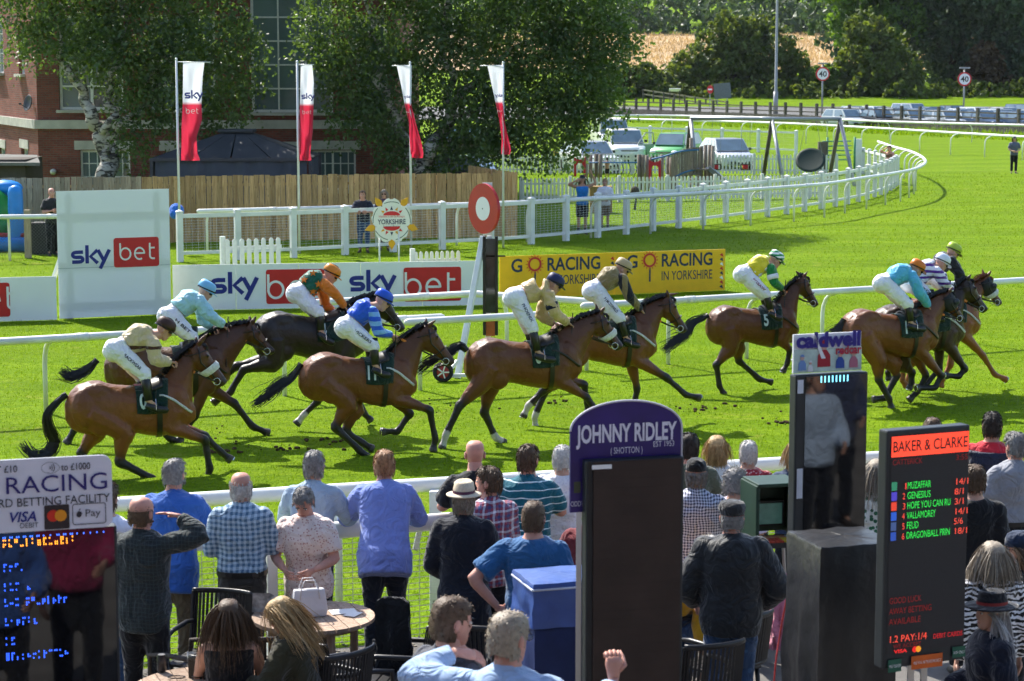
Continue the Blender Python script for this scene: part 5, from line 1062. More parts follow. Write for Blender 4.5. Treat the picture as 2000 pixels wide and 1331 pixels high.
# cars in the far car park
cols = {'silver': (.5, .53, .56), 'white': (.7, .72, .73), 'blue': (.06, .10, .18), 'black': (.03, .03, .035), 'grey': (.2, .21, .22), 'dark red': (.18, .03, .03)}
spots = [(1640, 1, 'silver', 'hatch'), (1672, 2, 'white', 'hatch'), (1705, 1, 'black', 'saloon'), (1738, 2, 'grey', 'hatch'), (1768, 1, 'silver', 'saloon'), (1800, 2, 'blue', 'hatch'), (1832, 1, 'silver', 'hatch'), (1868, 2, 'white', 'saloon'), (1905, 1, 'blue', 'saloon'), (1940, 2, 'silver', 'hatch'), (1975, 1, 'blue', 'hatch'), (2010, 2, 'grey', 'hatch'),
         (1660, 3, 'silver', 'saloon'), (1700, 3, 'white', 'hatch'), (1770, 4, 'silver', 'suv'), (1810, 3, 'blue', 'saloon'), (1850, 4, 'black', 'saloon'), (1895, 3, 'white', 'hatch'), (1950, 3, 'silver', 'saloon'), (1990, 4, 'blue', 'suv')]
protos = {}
ordw = ['nearest', 'second', 'third', 'farthest']
for i, (px, row, cn, kd) in enumerate(spots):
    base_ = (px - 1625) / 275; Y = 167 - base_ * 6 + row * 7.0; key = (cn, kd); loc = XY(px, Y); loc.z = zt(0, Y) + .02; rz = R(28) + rnd.uniform(-.06, .06)
    nth = ('first', 'second', 'third', 'fourth', 'fifth', 'sixth')[sum(1 for s in spots[:i] if s[1] == row)]; lab = f'{cn} {dict(suv="tall car", hatch="hatchback", saloon="saloon")[kd]}, {nth} from the left in the {ordw[row - 1]} car park row'
    if key not in protos: protos[key] = car(lab, loc, rz, paint(cn.replace(' ', '_') + 'p', cols[cn]), 4.1, 1.75, 1.62 if kd == 'suv' else 1.47, kd, 'cars in the far car park')
    else: dup(protos[key], loc, rz, lab)
# ================================================================== people: one continuous body, clothes and hair as parts
SKIN = {'fair': (.56, .32, .235), 'tan': (.44, .24, .165), 'pink': (.58, .29, .22), 'dark': (.25, .13, .09)}
def skinmat(k):
    n = 'skin_' + k
    if n in MATS: return MATS[n]
    m = pm(n, SKIN[k], .5, .35, var=.10, vs_=14, bump=.06, bs=120); p = m.node_tree.nodes['Principled BSDF']; p.inputs['Subsurface Weight'].default_value = .08; p.inputs['Subsurface Radius'].default_value = (.02, .008, .004); return m
def hairmat(k):
    c = {'grey': (.22, .21, .20), 'white': (.55, .53, .50), 'brown': (.09, .055, .032), 'dark': (.025, .018, .014), 'blond': (.42, .28, .13), 'ginger': (.30, .16, .08), 'ash': (.30, .25, .19), 'silver': (.42, .41, .41)}[k]
    return pm('hair_' + k, c, .5, .3, var=.22, vs_=50, bump=.3, bs=90)
m_eyew = pm('eye_white', (.75, .73, .7), .2, var=0); m_dark = pm('pupil_dark', (.015, .012, .01), .25, var=0); m_lip = pm('lip', (.42, .16, .13), .5, var=0)
def basis(f, u):
    f = Vector(f).normalized(); r = f.cross(Vector(u)).normalized(); u = r.cross(f); return Matrix((r, f, u)).transposed()    # columns: right, forward, up
HP = [(-.118, .070, .035, .022), (-.108, .082, .02, .038), (-.085, .089, -.02, .050), (-.055, .090, -.058, .060), (-.02, .090, -.082, .068), (.015, .091, -.095, .073), (.05, .088, -.10, .075), (.08, .072, -.092, .070), (.102, .045, -.07, .055), (.114, .01, -.04, .034), (.118, -.015, -.018, .004)]
def head(mb, c, B, k=1., female=False, ears=True):
    n = 24; rings = []
    for z, yf, yb, w in HP:
        ring = []
        for j in range(n):
            a = 2 * math.pi * j / n; x = w * math.copysign(abs(math.cos(a)) ** .85, math.cos(a)); s = math.sin(a); y = (yf + yb) / 2 + (yf - yb) / 2 * math.copysign(abs(s) ** .9, s)
            if s > .3:
                if -.05 < z < .02: y += .024 * max(0, 1 - abs(x) / .02) * (1 if z < -.01 else .6)          # nose
                if -.03 < z < .03: y -= .010 * max(0, 1 - abs(abs(x) - .033) / .02)                        # eye sockets
                if .03 < z < .06: y += .004 * max(0, 1 - abs(abs(x) - .03) / .03)                          # brow
                if -.09 < z < -.05: y += .006 * max(0, 1 - abs(x) / .025)                                  # lips
            ring.append(c + B @ Vector((x, y, z)) * k)
        rings.append(ring)
    mb.loft(rings, 0)
    for s in (-1, 1):
        if ears: mb.ell(c + B @ Vector((s * .078, -.008, -.008)) * k, (.012 * k, .022 * k, .034 * k), 8, 6, 0, rot=B)
        mb.ell(c + B @ Vector((s * .033, .083, .004)) * k, (.014 * k, .008 * k, .008 * k), 8, 6, 1, rot=B); mb.ell(c + B @ Vector((s * .033, .089, .004)) * k, (.006 * k, .004 * k, .006 * k), 6, 5, 2, rot=B)
        mb.ell(c + B @ Vector((s * .033, .092, .026)) * k, (.02 * k, .005 * k, .004 * k), 6, 5, 2, rot=B)
    mb.ell(c + B @ Vector((0, .092, -.066)) * k, (.024 * k, .006 * k, .006 * k), 8, 5, 3, rot=B)
def hand(mb, wr, d, nrm, side, curl=.5, k=1., mi=0):
    """palm and five bent fingers; nrm = direction the back of the hand faces, side = which way the thumb points"""
    d = d.normalized(); nrm = (nrm - d * nrm.dot(d)).normalized(); lat = d.cross(nrm) * side; B = Matrix((lat, d, nrm)).transposed()
    mb.tube([wr - d * .02 * k, wr + d * .02 * k, wr + d * .06 * k, wr + d * .095 * k], [(.024 * k, .017 * k), (.031 * k, .016 * k), (.040 * k, .015 * k), (.036 * k, .011 * k)], 8, mi, side=lat)
    for i, L in enumerate((.068, .078, .072, .056)):
        p = wr + d * .09 * k + lat * ((1.5 - i) * .0195 * k); a = 0; pts = [p]
        for sg in (.45, .32, .25):
            a += curl * .75; p = p + (d * math.cos(a) - nrm * math.sin(a)) * (L * sg * 1.25 * k); pts.append(p)
        mb.tube(pts, [.0095 * k, .009 * k, .008 * k, .0055 * k], 6, mi)
    p = wr + d * .03 * k + lat * .028 * k; mb.tube([p, p + (lat * .8 + d * .6 - nrm * .25) * .035 * k, p + (lat * .75 + d * 1.6 - nrm * .8 * (.5 + curl)) * .035 * k, p + (lat * .5 + d * 2.2 - nrm * (.6 + curl)) * .036 * k], [.013 * k, .011 * k, .0095 * k, .006 * k], 6, mi)
def hair(style, c, B, k, mat, parent, seed=0, hat=False):
    """scalp shell plus many tapering locks"""
    rg = random.Random(seed); V_, F_ = [], []; rad = Vector((.082, .106, .125)) * k; snm = lambda v: (abs(v.x) ** 2.8 + abs(v.y) ** 2.8 + abs(v.z) ** 2.8) ** (1 / 2.8); ctr = Vector((0, -.004, .002))
    def ok(p):      # p on the unit scalp
        x, y, z = p; j = rg.uniform(-.07, .07)
        if hat and z > .22: return False
        if style in ('fringe', 'stub'): return (-.62 + j < z < .38 + j) and y < .25
        if style == 'thin': return (z > -.55 + j and y < .35) or (z > .45 + j)
        front = .48 if style not in ('long', 'bob') else .40
        if y > .55: return z > front + j
        if y > .1: return z > .02 + j
        return z > -.62 + j
    mb = MB()
    if style == 'bald': return None
    nu, nv = 28, 18; keepv = {}
    for i in range(nv + 1):
        ph = math.pi * i / nv
        for j in range(nu):
            th = 2 * math.pi * j / nu; p = Vector((math.sin(ph) * math.cos(th), math.sin(ph) * math.sin(th), math.cos(ph))); q_ = ok(p)
            if q_ and style in ('fringe', 'stub') and p.z > .3: q_ = False
            e = 1.0 + rg.uniform(-.015, .03) + (.05 if style in ('bob', 'long', 'curly') else .0) - (.025 if style in ('short', 'buzz', 'stub', 'thin') else 0)
            sn = snm(p); e /= sn; keepv[(i, j)] = (q_, c + B @ Vector((p.x * rad.x * e + ctr.x, p.y * rad.y * e + ctr.y, p.z * rad.z * e + ctr.z)))
    vs_ = []; ids = {}
    for key, (q_, co) in keepv.items(): ids[key] = len(vs_); vs_.append(co)
    fs_ = []
    for i in range(nv):
        for j in range(nu):
            ks = [(i, j), (i + 1, j), (i + 1, (j + 1) % nu), (i, (j + 1) % nu)]
            if sum(keepv[q_][0] for q_ in ks) >= 3: fs_.append(tuple(ids[q_] for q_ in ks))
    mb.add(vs_, fs_)
    N = {'fringe': 240, 'thin': 260, 'short': 420, 'buzz': 200, 'bob': 700, 'long': 1000, 'curly': 560}.get(style, 300)
    Ls = {'fringe': .03, 'thin': .03, 'short': .030, 'stub': .006, 'buzz': .012, 'bob': .17, 'long': .36, 'curly': .05}.get(style, .04) * k
    made = 0
    while made < N:
        p = Vector((rg.gauss(0, 1), rg.gauss(0, 1), rg.gauss(0, 1))).normalized()
        if not ok(p): continue
        made += 1; nrm = Vector((p.x / rad.x, p.y / rad.y, p.z / rad.z)).normalized(); pos = Vector((p.x * rad.x, p.y * rad.y, p.z * rad.z)) / snm(p) + ctr
        crown = Vector((0, -.3, 1)); flow = (p - crown); flow = flow - nrm * flow.dot(nrm)
        if flow.length < 1e-4: continue
        flow.normalize()
        if style in ('short', 'thin', 'buzz') and p.y > .2: flow = (flow + Vector((rg.choice((-.6, .6)), -.2, 0))).normalized()
        if style in ('long', 'bob') and p.y > .15: flow = Vector((math.copysign(.9, p.x), -.7, -.25)).normalized()
        L = Ls * rg.uniform(.7, 1.2); seg = 6 if style in ('long', 'bob') else 3; pts = [pos * 1.0]; d = (flow + nrm * (.14 if style not in ('curly',) else 1.2)).normalized(); q_ = pos.copy()
        for s_ in range(seg):
            if style == 'curly': d = (d + Vector((rg.gauss(0, .6), rg.gauss(0, .6), rg.gauss(0, .6)))).normalized()
            else: d = (d + Vector((rg.gauss(0, .1), rg.gauss(0, .1), -.45 if style in ('long', 'bob') else -.12))).normalized()
            q_ = q_ + d * (L / seg)
            e2 = Vector((q_.x / rad.x, q_.y / rad.y, q_.z / rad.z)); need = 1.02 + .05 * rg.random()
            if q_.z > -.10 * k and snm(e2) < need: q_ = q_ * (need / snm(e2))
            elif q_.z <= -.10 * k and style in ('long', 'bob') and q_.y < .05:        # falls over the neck and shoulders
                q_.y = min(q_.y, -.055 * k - min(.05, abs(q_.z) * .12)) if abs(q_.x) < .06 * k else q_.y
            pts.append(q_.copy())
        w0 = rg.uniform(.003, .006) * k; lat = d.cross(Vector((rg.gauss(0, 1), rg.gauss(0, 1), rg.gauss(0, 1)))).normalized(); o = []
        for i, pp in enumerate(pts): w = w0 * (1 - .8 * i / (len(pts) - 1)); o += [c + B @ (pp + lat * w), c + B @ (pp - lat * w)]
        mb.add(o, [(2 * i, 2 * i + 1, 2 * i + 3, 2 * i + 2) for i in range(len(pts) - 1)])
    return mb.build('hair', mat, parent, True)
def torso_rings(J, e=0., lo=0., g=1., belly=0., fem=False, neck=True, flare=0.):
    pel, che, nek = J['pel'], J['che'], J['nek']; k = J['k']; sl = (J['hi'][1] - J['hi'][0]).normalized(); su_ = (J['sh'][1] - J['sh'][0]).normalized()
    dn = (pel - che).normalized(); wa = pel.lerp(che, .45); sh_ = che.lerp(nek, .55); P = [pel + dn * (.09 + lo) * k, pel + dn * .04 * k, pel, wa, che, sh_, che.lerp(nek, .82), nek]
    hw = [.150 + flare, .168 + flare * .6, .166, .142 if fem else .152, .160 if fem else .172, .172, .128, .068]; dp = [.108 + flare, .122 + flare * .5, .120, .103, .120 if not fem else .128, .104, .084, .062]
    rings = []; n = 20
    for i, p in enumerate(P):
        t = i / (len(P) - 1); s = sl.lerp(su_, t).normalized(); ax = (P[min(i + 1, len(P) - 1)] - P[max(i - 1, 0)]).normalized(); f = ax.cross(s).normalized() * -1; s2 = f.cross(ax)
        if f.dot(J['F']) < 0: f = -f
        gg = g if i < 6 else 1; a, b = (hw[i] * gg) * k + e, (dp[i] * gg) * k + e; off = f * (belly * k * (1 if i in (2, 3) else .55 if i in (1, 4) else .1)); b += belly * k * (.5 if i in (2, 3) else .2 if i in (1, 4) else 0)
        if i == 4 and fem: off = f * .012 * k
        rings.append([p + off + s * (a * math.copysign(abs(math.cos(q_)) ** .8, math.cos(q_))) + f * (b * math.copysign(abs(math.sin(q_)) ** .8, math.sin(q_))) for q_ in [2 * math.pi * j / n for j in range(n)]])
    return rings if neck else rings[:-1]
def chain(mb, pts, rads, n=10, sub=3):
    P = [Vector(p) for p in pts]; out = []; rr = []
    for i in range(len(P) - 1):
        for j in range(sub): t = j / sub; out.append(P[i].lerp(P[i + 1], t)); rr.append(rads[i] + (rads[i + 1] - rads[i]) * t)
    out.append(P[-1]); rr.append(rads[-1]); mb.tube(out, rr, n)
def figure(label, J, fit, group=None, name='person', vox=.02):
    k = J['k']; g = fit.get('girth', 1.); belly = fit.get('belly', 0.); fem = fit.get('fem', False); seed = sum(ord(ch) * (i + 3) for i, ch in enumerate(label)) % 977
    t = thing(name, label, 'person', (J['pel'].x, J['pel'].y, J.get('z0', 0.)), 0, group)
    sk = skinmat(fit.get('skin', 'fair'))
    # --- body: fused trunk and limbs, plus head and hands
    mb = MB(); mb.loft(torso_rings(J, -.004 * k, 0, g, belly, fem)); mb.tube([J['nek'] - (J['hd'] - J['nek']) * .3, J['nek'], J['hd'] - J['hu'] * .06 * k], [.072 * k, .066 * k, .062 * k], 12)
    ag = 1 + (g - 1) * .5
    for i in (0, 1):
        sh_, el, wr = J['sh'][i], J['el'][i], J['wr'][i]; mb.ell(sh_, (.050 * k,) * 3, 10, 8); chain(mb, (sh_, sh_.lerp(el, .4), el, el.lerp(wr, .3), wr), [.056 * k * ag, .052 * k * ag, .042 * k * ag, .042 * k * ag, .029 * k])
        hp, kn, an = J['hi'][i], J['kn'][i], J['an'][i]; chain(mb, (hp, hp.lerp(kn, .5), kn, kn.lerp(an, .35), an), [.088 * k * g, .080 * k * g, .056 * k, .055 * k, .038 * k]); chain(mb, (an, an.lerp(J['to'][i], .6)), [.030 * k, .022 * k])
    me = fuse(mb, vox, 2, 'body'); me.materials.append(sk); me.materials.append(m_eyew); me.materials.append(m_dark); me.materials.append(m_lip)
    ex = MB(); B = basis(J['hf'], J['hu']); head(ex, J['hd'], B, k, fem)
    for i in (0, 1):
        hd_ = J.get('hand', {}).get(i, {}); d = (J['wr'][i] - J['el'][i]).normalized(); d = Vector(hd_['d']).normalized() if 'd' in hd_ else d
        nrm = Vector(hd_.get('n', (J['sh'][i] - J['sh'][1 - i]).normalized() + J['F'] * .2)); hand(ex, J['wr'][i], d, nrm, hd_.get('s', 1 if i else -1), hd_.get('curl', .35), k)
    bm = bmesh.new(); bm.from_mesh(me); m2 = ex.mesh('x'); n0 = len(bm.faces); bm.from_mesh(m2); bm.faces.ensure_lookup_table()
    for i, f in enumerate(bm.faces):
        f.smooth = True
        if i >= n0: f.material_index = ex.m[i - n0]
    bm.to_mesh(me); bm.free(); bpy.data.meshes.remove(m2); link('body', me, t)
    # --- upper garment
    top = fit.get('top')
    if top:
        mb = MB(); e = fit.get('loose', .020); lo = fit.get('hem', 0.); R_ = torso_rings(J, e, lo, g, belly, fem, fit.get('sleeve') != 'none', fit.get('flare', 0.)); 
        R_ = R_[3:] if fit.get('tuck') else R_[2:] if fit.get('belt') else R_; mb.loft(R_ if (fit.get('sleeve') != 'none' or fit.get('tuck')) else R_[:-1]); sl = fit.get('sleeve', 'long'); se = .014 + e * .6
        for i in (0, 1):
            sh_, el, wr = J['sh'][i], J['el'][i], J['wr'][i]
            if sl != 'none': mb.ell(sh_, (.050 * k + e,) * 3, 10, 8)
            if sl == 'long': chain(mb, (sh_, sh_.lerp(el, .5), el, el.lerp(wr, .5), el.lerp(wr, .93)), [.050 * k * ag + se, .054 * k * ag + se, .047 * k + se, .042 * k + se, .034 * k + se * .7])
            elif sl == 'rolled': chain(mb, (sh_, sh_.lerp(el, .5), el, el.lerp(wr, .4)), [.050 * k * ag + se, .054 * k * ag + se, .050 * k + se, .046 * k + se])
            elif sl == 'short': chain(mb, (sh_, sh_.lerp(el, .45), sh_.lerp(el, .78)), [.050 * k * ag + se, .058 * k * ag + se, .062 * k * ag + se])
        if fit.get('collar'): up_ = (J['hd'] - J['nek']).normalized(); mb.tube([J['nek'] - up_ * .03 * k, J['nek'] + up_ * .028 * k], [.074 * k, .066 * k], 14)
        me = fuse(mb, vox * .85, 2, 'top'); wrinkle(me, fit.get('wr', .014), (4.5, 4.5, 9), seed); me.materials.append(top); link(fit.get('topname', 'shirt'), me, t)
    if fit.get('under'):
        mb = MB(); mb.loft(torso_rings(J, .012, 0, g, belly, fem)[2:])
        for i in (0, 1): sh_, el = J['sh'][i], J['el'][i]; mb.ell(sh_, (.068 * k,) * 3, 10, 8); chain(mb, (sh_, sh_.lerp(el, .45), sh_.lerp(el, .85)), [.07 * k, .072 * k, .074 * k])
        me = fuse(mb, vox * .85, 2, 'undershirt'); wrinkle(me, .012, (5, 5, 9), seed + 9); me.materials.append(fit['under']); link('undershirt', me, t)
    bot = fit.get('bottom')
    if bot:
        mb = MB(); R_ = torso_rings(J, .016 if fit.get('tuck') else .012 if fit.get('belt') else .002, .0, g, belly, fem); mb.loft(R_[:4] if fit.get('tuck') else R_[:3]); ln = fit.get('leglen', 1.)
        lw = fit.get('legw', 1.)
        for i in (0, 1):
            hp, kn, an = J['hi'][i], J['kn'][i], J['an'][i]; full = [hp, hp.lerp(kn, .5), kn, kn.lerp(an, .5), an + (kn - an).normalized() * .01]; rr = [.100 * k * g, .096 * k * g * lw, .074 * k * lw, .070 * k * lw, .066 * k * lw]
            if fit.get('tuck'): mb.ell(hp - J['F'] * .04, (.142 * k,) * 3, 12, 8); full = full[:3] + [kn.lerp(an, .22)]; rr = [.126 * k, .112 * k, .086 * k, .066 * k]
            elif ln < 1: full = full[:3]; rr = [.106 * k * g, .102 * k * g, .088 * k]
            chain(mb, full, rr)
        me = fuse(mb, vox, 2, 'bottom'); wrinkle(me, .013, (6, 6, 9), seed + 5); me.materials.append(bot); link(fit.get('botname', 'trousers'), me, t)
    if fit.get('belt'):
        R_ = torso_rings(J, .026, 0, g, belly, fem); mid = R_[2]; upv = (J['che'] - J['pel']).normalized(); mb = MB(); mb.loft([[v + upv * -.02 * k for v in mid], [v + upv * .02 * k for v in mid]]); mb.build('belt', fit['belt'], t)
    sm = fit.get('shoe', pm('shoe_dark', (.03, .027, .025), .5))
    for i in (0, 1):
        an, to = J['an'][i], J['to'][i]; d = (to - an); h = fit.get('boot', .10); mb = MB(); kn = J['kn'][i]; upv = (kn - an).normalized()
        mb.tube([an + upv * h * k, an + upv * h * .6 * k, an + upv * .02 * k], [.062 * k if h > .2 else .05 * k, .060 * k if h > .2 else .05 * k, .052 * k], 10); f = Vector((d.x, d.y, d.z)); f.normalize(); heel = an - f * .05 * k - upv * .05 * k
        mb.tube([heel, heel + f * .06 * k, heel + f * .15 * k, to + f * .06 * k - upv * .02 * k, to + f * .09 * k - upv * .02 * k], [(.036 * k, .034 * k), (.046 * k, .04 * k), (.046 * k, .036 * k), (.044 * k, .026 * k), (.02 * k, .015 * k)], 10); mb.build('boot' if h > .2 else 'shoe', sm, t, True)
    hs, hc = fit.get('hair', ('short', 'grey')); hair(hs, J['hd'], B, k, hairmat(hc), t, seed, bool(fit.get('hat')))
    hat = fit.get('hat'); c = J['hd']
    if hat:
        kind, hm, *rest = hat; L = lambda x, y, z: c + B @ Vector((x, y, z)) * k
        def oval(rx, ry, z, dy=0., n=24, tilt=0.): return [L(rx * math.cos(q_), dy + ry * math.sin(q_), z + tilt * ry * math.sin(q_)) for q_ in [2 * math.pi * j / n for j in range(n)]]
        mb = MB()
        if kind == 'brim':
            mb.loft([oval(.086, .108, .045, -.005), oval(.083, .105, .09, -.005), oval(.074, .096, .14, -.005), oval(.055, .08, .155, -.005), oval(.04, .065, .142, -.005), oval(.01, .03, .138, -.005)]); ho = mb.build('hat', hm, t, True); w = rest[1] if len(rest) > 1 else .145
            mb = MB(); mb.loft([oval(.084, .106, .052, -.005), oval(w, w * 1.12, .040, -.005), oval(w + .003, w * 1.12 + .003, .048, -.005), oval(w - .02, w * 1.1 - .02, .050, -.005), oval(.084, .106, .062, -.005)], caps=False); mb.build('brim', hm, ho, True)
            if rest: mb = MB(); mb.loft([oval(.0885, .1105, .055, -.005), oval(.0865, .1085, .082, -.005)], caps=False); mb.build('hat_band', rest[0], ho, True)
        elif kind == 'flat':
            mb.loft([oval(.084, .106, .03, -.006), oval(.094, .118, .055, .0), oval(.098, .125, .08, .006), oval(.085, .11, .108, .0), oval(.05, .07, .122, -.01), oval(.005, .01, .124, -.01)]); ho = mb.build('flat_cap', hm, t, True); mb = MB(); mb.loft([[L(x, .09 + .045 * (1 - (x / .09) ** 2), .045 + dz) for x in np.linspace(-.085, .085, 9)] + [L(x, .075, .055 + dz) for x in np.linspace(.085, -.085, 9)] for dz in (-.008, .004)]); mb.build('peak', hm, ho)
        elif kind in ('cap', 'beanie', 'helmet'):
            e = {'cap': 0., 'beanie': .004, 'helmet': .018}[kind]; zb_ = {'cap': .035, 'beanie': .02, 'helmet': .018}[kind]; mb.loft([oval(.083 + e, .107 + e, zb_, -.005), oval(.082 + e, .106 + e, .07, -.006), oval(.072 + e, .094 + e, .105 + e * .7, -.008), oval(.045 + e, .062 + e, .125 + e, -.01), oval(.004, .006, .131 + e, -.01)]); ho = mb.build({'cap': 'cap', 'beanie': 'beret', 'helmet': 'helmet'}[kind], hm, t, True)
            if kind != 'beanie':
                mb = MB(); w = .075 + e; mb.loft([[L(x, .09 + e + .062 * (1 - (x / w) ** 2), zb_ + .012 - .1 * (1 - (x / w) ** 2) * .12 + dz) for x in np.linspace(-w, w, 11)] + [L(x, .08 + e * .8 - .02 * abs(x / w), zb_ + .012 + dz) for x in np.linspace(w, -w, 11)] for dz in (-.005, .004)]); mb.build('peak', rest[0] if rest else hm, ho)
            if kind == 'helmet':
                mb = MB(); mb.loft([oval(.0845 + e, .109 + e, zb_ + .018 + dz, -.005, tilt=.12) for dz in (-.008, .009)], caps=False); mb.tube([L(0, .11 + e * 0, .13 - .0) if False else L(0, math.cos(q_) * (.110 + e), .012 + math.sin(q_) * (.124 + e)) for q_ in np.linspace(.25, math.pi - .3, 14)], .005 * k, 5); mb.build('strap', m_dark, ho, True)
                mb = MB(); mb.tube([L(x, .088 - (x / .08) ** 2 * .035, .008) for x in np.linspace(-.07, .07, 9)], [.012 * k] + [.019 * k] * 7 + [.012 * k], 8); mb.build('goggles', pm('goggle_dark', (.02, .02, .025), .12, .6, var=0), ho, True)
    if fit.get('glasses'):
        mb = MB(); L = lambda x, y, z: c + B @ Vector((x, y, z)) * k
        for s in (-1, 1):
            mb.tube([L(s * .035 + .024 * math.cos(q_), .102, .002 + .018 * math.sin(q_)) for q_ in np.linspace(0, 2 * math.pi, 13)], .0025 * k, 4); mb.tube([L(s * .06, .1, .006), L(s * .08, .0, .006)], .002 * k, 4)
            if fit['glasses'] == 'sun': mb.tube([L(s * .035, .100, .002), L(s * .035, .104, .002)], (.023 * k), 10)
        mb.build('glasses', m_dark, t)
    return t
ARM = {'down': ((.06, -.02, -.29), (.07, .05, -.54)), 'crossed': ((.07, .05, -.28), (-.10, .26, -.22)), 'rail': ((.10, .14, -.24), (-.04, .38, -.22)), 'hip': ((.24, -.12, -.20), (.06, -.04, -.43)), 'brow': ((.27, .10, .06), (.03, .13, .20)), 'work': ((.09, .04, -.28), (-.05, .27, -.33)), 'raise': ((.20, .06, .16), (.10, .1, .42)), 'table': ((.07, .12, -.26), (-.03, .36, -.26)), 'pocket': ((.12, -.06, -.28), (.03, .08, -.46)), 'behind': ((.10, -.14, -.26), (-.06, -.16, -.42)), 'wide': ((.14, .02, -.27), (.10, .14, -.50))}
def pose(x, y, yaw=0., h=1.75, lean=0., arms=('down', 'down'), hyaw=0., hpitch=0., sit=False, z0=0., step=.0, htilt=0., broad=1.):
    k = h / 1.75; F = Vector((-math.sin(yaw), math.cos(yaw), 0)); S = Vector((F.y, -F.x, 0)); O = Vector((x, y, z0)); ph = (.50 if sit else .93 * k)
    if sit: ph = .55
    pel = O + UP * ph; c_, s_ = math.cos(R(lean)), math.sin(R(lean)); U = UP * c_ + F * s_; Fw = F * c_ - UP * s_
    T = lambda a, b, d: pel + S * (a * k) + Fw * (b * k) + U * (d * k)
    J = dict(k=k, F=F, pel=pel, che=T(0, .0, .36), nek=T(0, -.015, .545), z0=z0)
    hy = R(hyaw); hf = F * math.cos(hy) - S * math.sin(hy); hp = R(hpitch); J['hf'] = hf * math.cos(hp) - UP * math.sin(hp); J['hu'] = (UP * math.cos(hp) + hf * math.sin(hp) + S * math.sin(R(htilt))).normalized()
    J['hd'] = J['nek'] + (U * .55 + UP * .45).normalized() * .078 * k + F * .02 * k + J['hu'] * .055 * k
    J['sh'] = [T(-.172 * broad, -.01, .455), T(.172 * broad, -.01, .455)]; J['el'] = []; J['wr'] = []
    for i, (sg, a) in enumerate(zip((-1, 1), arms)):
        e, w = ARM[a] if isinstance(a, str) else a; f = lambda q_: J['sh'][i] + S * (sg * q_[0] * k) + F * (q_[1] * k) + UP * (q_[2] * k); J['el'].append(f(e)); J['wr'].append(f(w))
    sg = (-1, 1); J['hi'] = [pel + S * (s * .088 * k) - UP * .02 * k for s in sg]
    if sit: J['kn'] = [pel + S * (s * .11 * k) + F * .44 * k - UP * .02 for s in sg]; J['an'] = [q_ + F * .02 - UP * (q_.z - z0 - .09) for q_ in J['kn']]
    else: J['kn'] = [pel + S * (s * .10 * k) + F * (.02 + step * s) * k - UP * .43 * k for s in sg]; J['an'] = [Vector((q_.x, q_.y, 0)) - F * (.02 - step * s * .6) * k + UP * (z0 + .09 * k) for q_, s in zip(J['kn'], sg)]
    J['to'] = [a + F * .13 * k + S * (s * .03) - UP * .05 * k for a, s in zip(J['an'], sg)]
    return J
def at_head(px, py, h, lean=0., z0=0.):
    """ground position of a person whose head top is seen at (px,py)"""
    k = h / 1.75; top = z0 + (.93 + .545 * math.cos(R(lean)) + .233) * k; p = GZ(px, py, top); return p.x, p.y, top
# ================================================================== horses and jockeys
ZF = {'A4': (0, 480, 2.662), 'A5': (450, 480, 2.662), 'A6': (850, 460, 2.662), 'ZA': (1580, 440, 3.502), 'ZB': (1250, 470, 3.697), 'ZC': (960, 480, 3.327), 'ZD': (280, 500, 3.327), 'PX': (0, 0, 1.)}
HEAD_DIR = R(15)
m_coat = vcol('horse_coat', .38, .38, .0, .12, 90., coat=.16); m_hoofblack = None
m_mane = pm('horse_hair', (.012, .010, .009), .42, .45, var=.4, vs_=20); m_tack = pm('tack_leather', (.015, .012, .010), .4, .5, var=.2); m_orange = pm('rein_orange', (.72, .22, .04), .5, var=.1); m_clothg = cloth('saddle_cloth_green', '#0c2c26', rough=.7); m_num = pm('number_white', (.62, .72, .72), .6, var=.06, vs_=20); m_steel2 = pm('bit_steel', (.6, .6, .6), .25, metal=1, var=0); m_fleece = pm('sheepskin', (.66, .66, .64), .95, .1, var=.15, vs_=40, bump=.8, bs=60)
TR = [(-.03, 1.36, 1.14, .07), (.04, 1.50, 1.02, .16), (.14, 1.585, .96, .225), (.28, 1.625, .94, .262), (.42, 1.62, .97, .262), (.58, 1.575, 1.00, .245), (.76, 1.545, .955, .262), (.95, 1.54, .905, .272), (1.10, 1.575, .875, .258), (1.22, 1.625, .875, .232), (1.34, 1.60, .90, .215), (1.46, 1.49, .95, .20), (1.56, 1.34, 1.02, .165), (1.63, 1.24, 1.08, .09)]
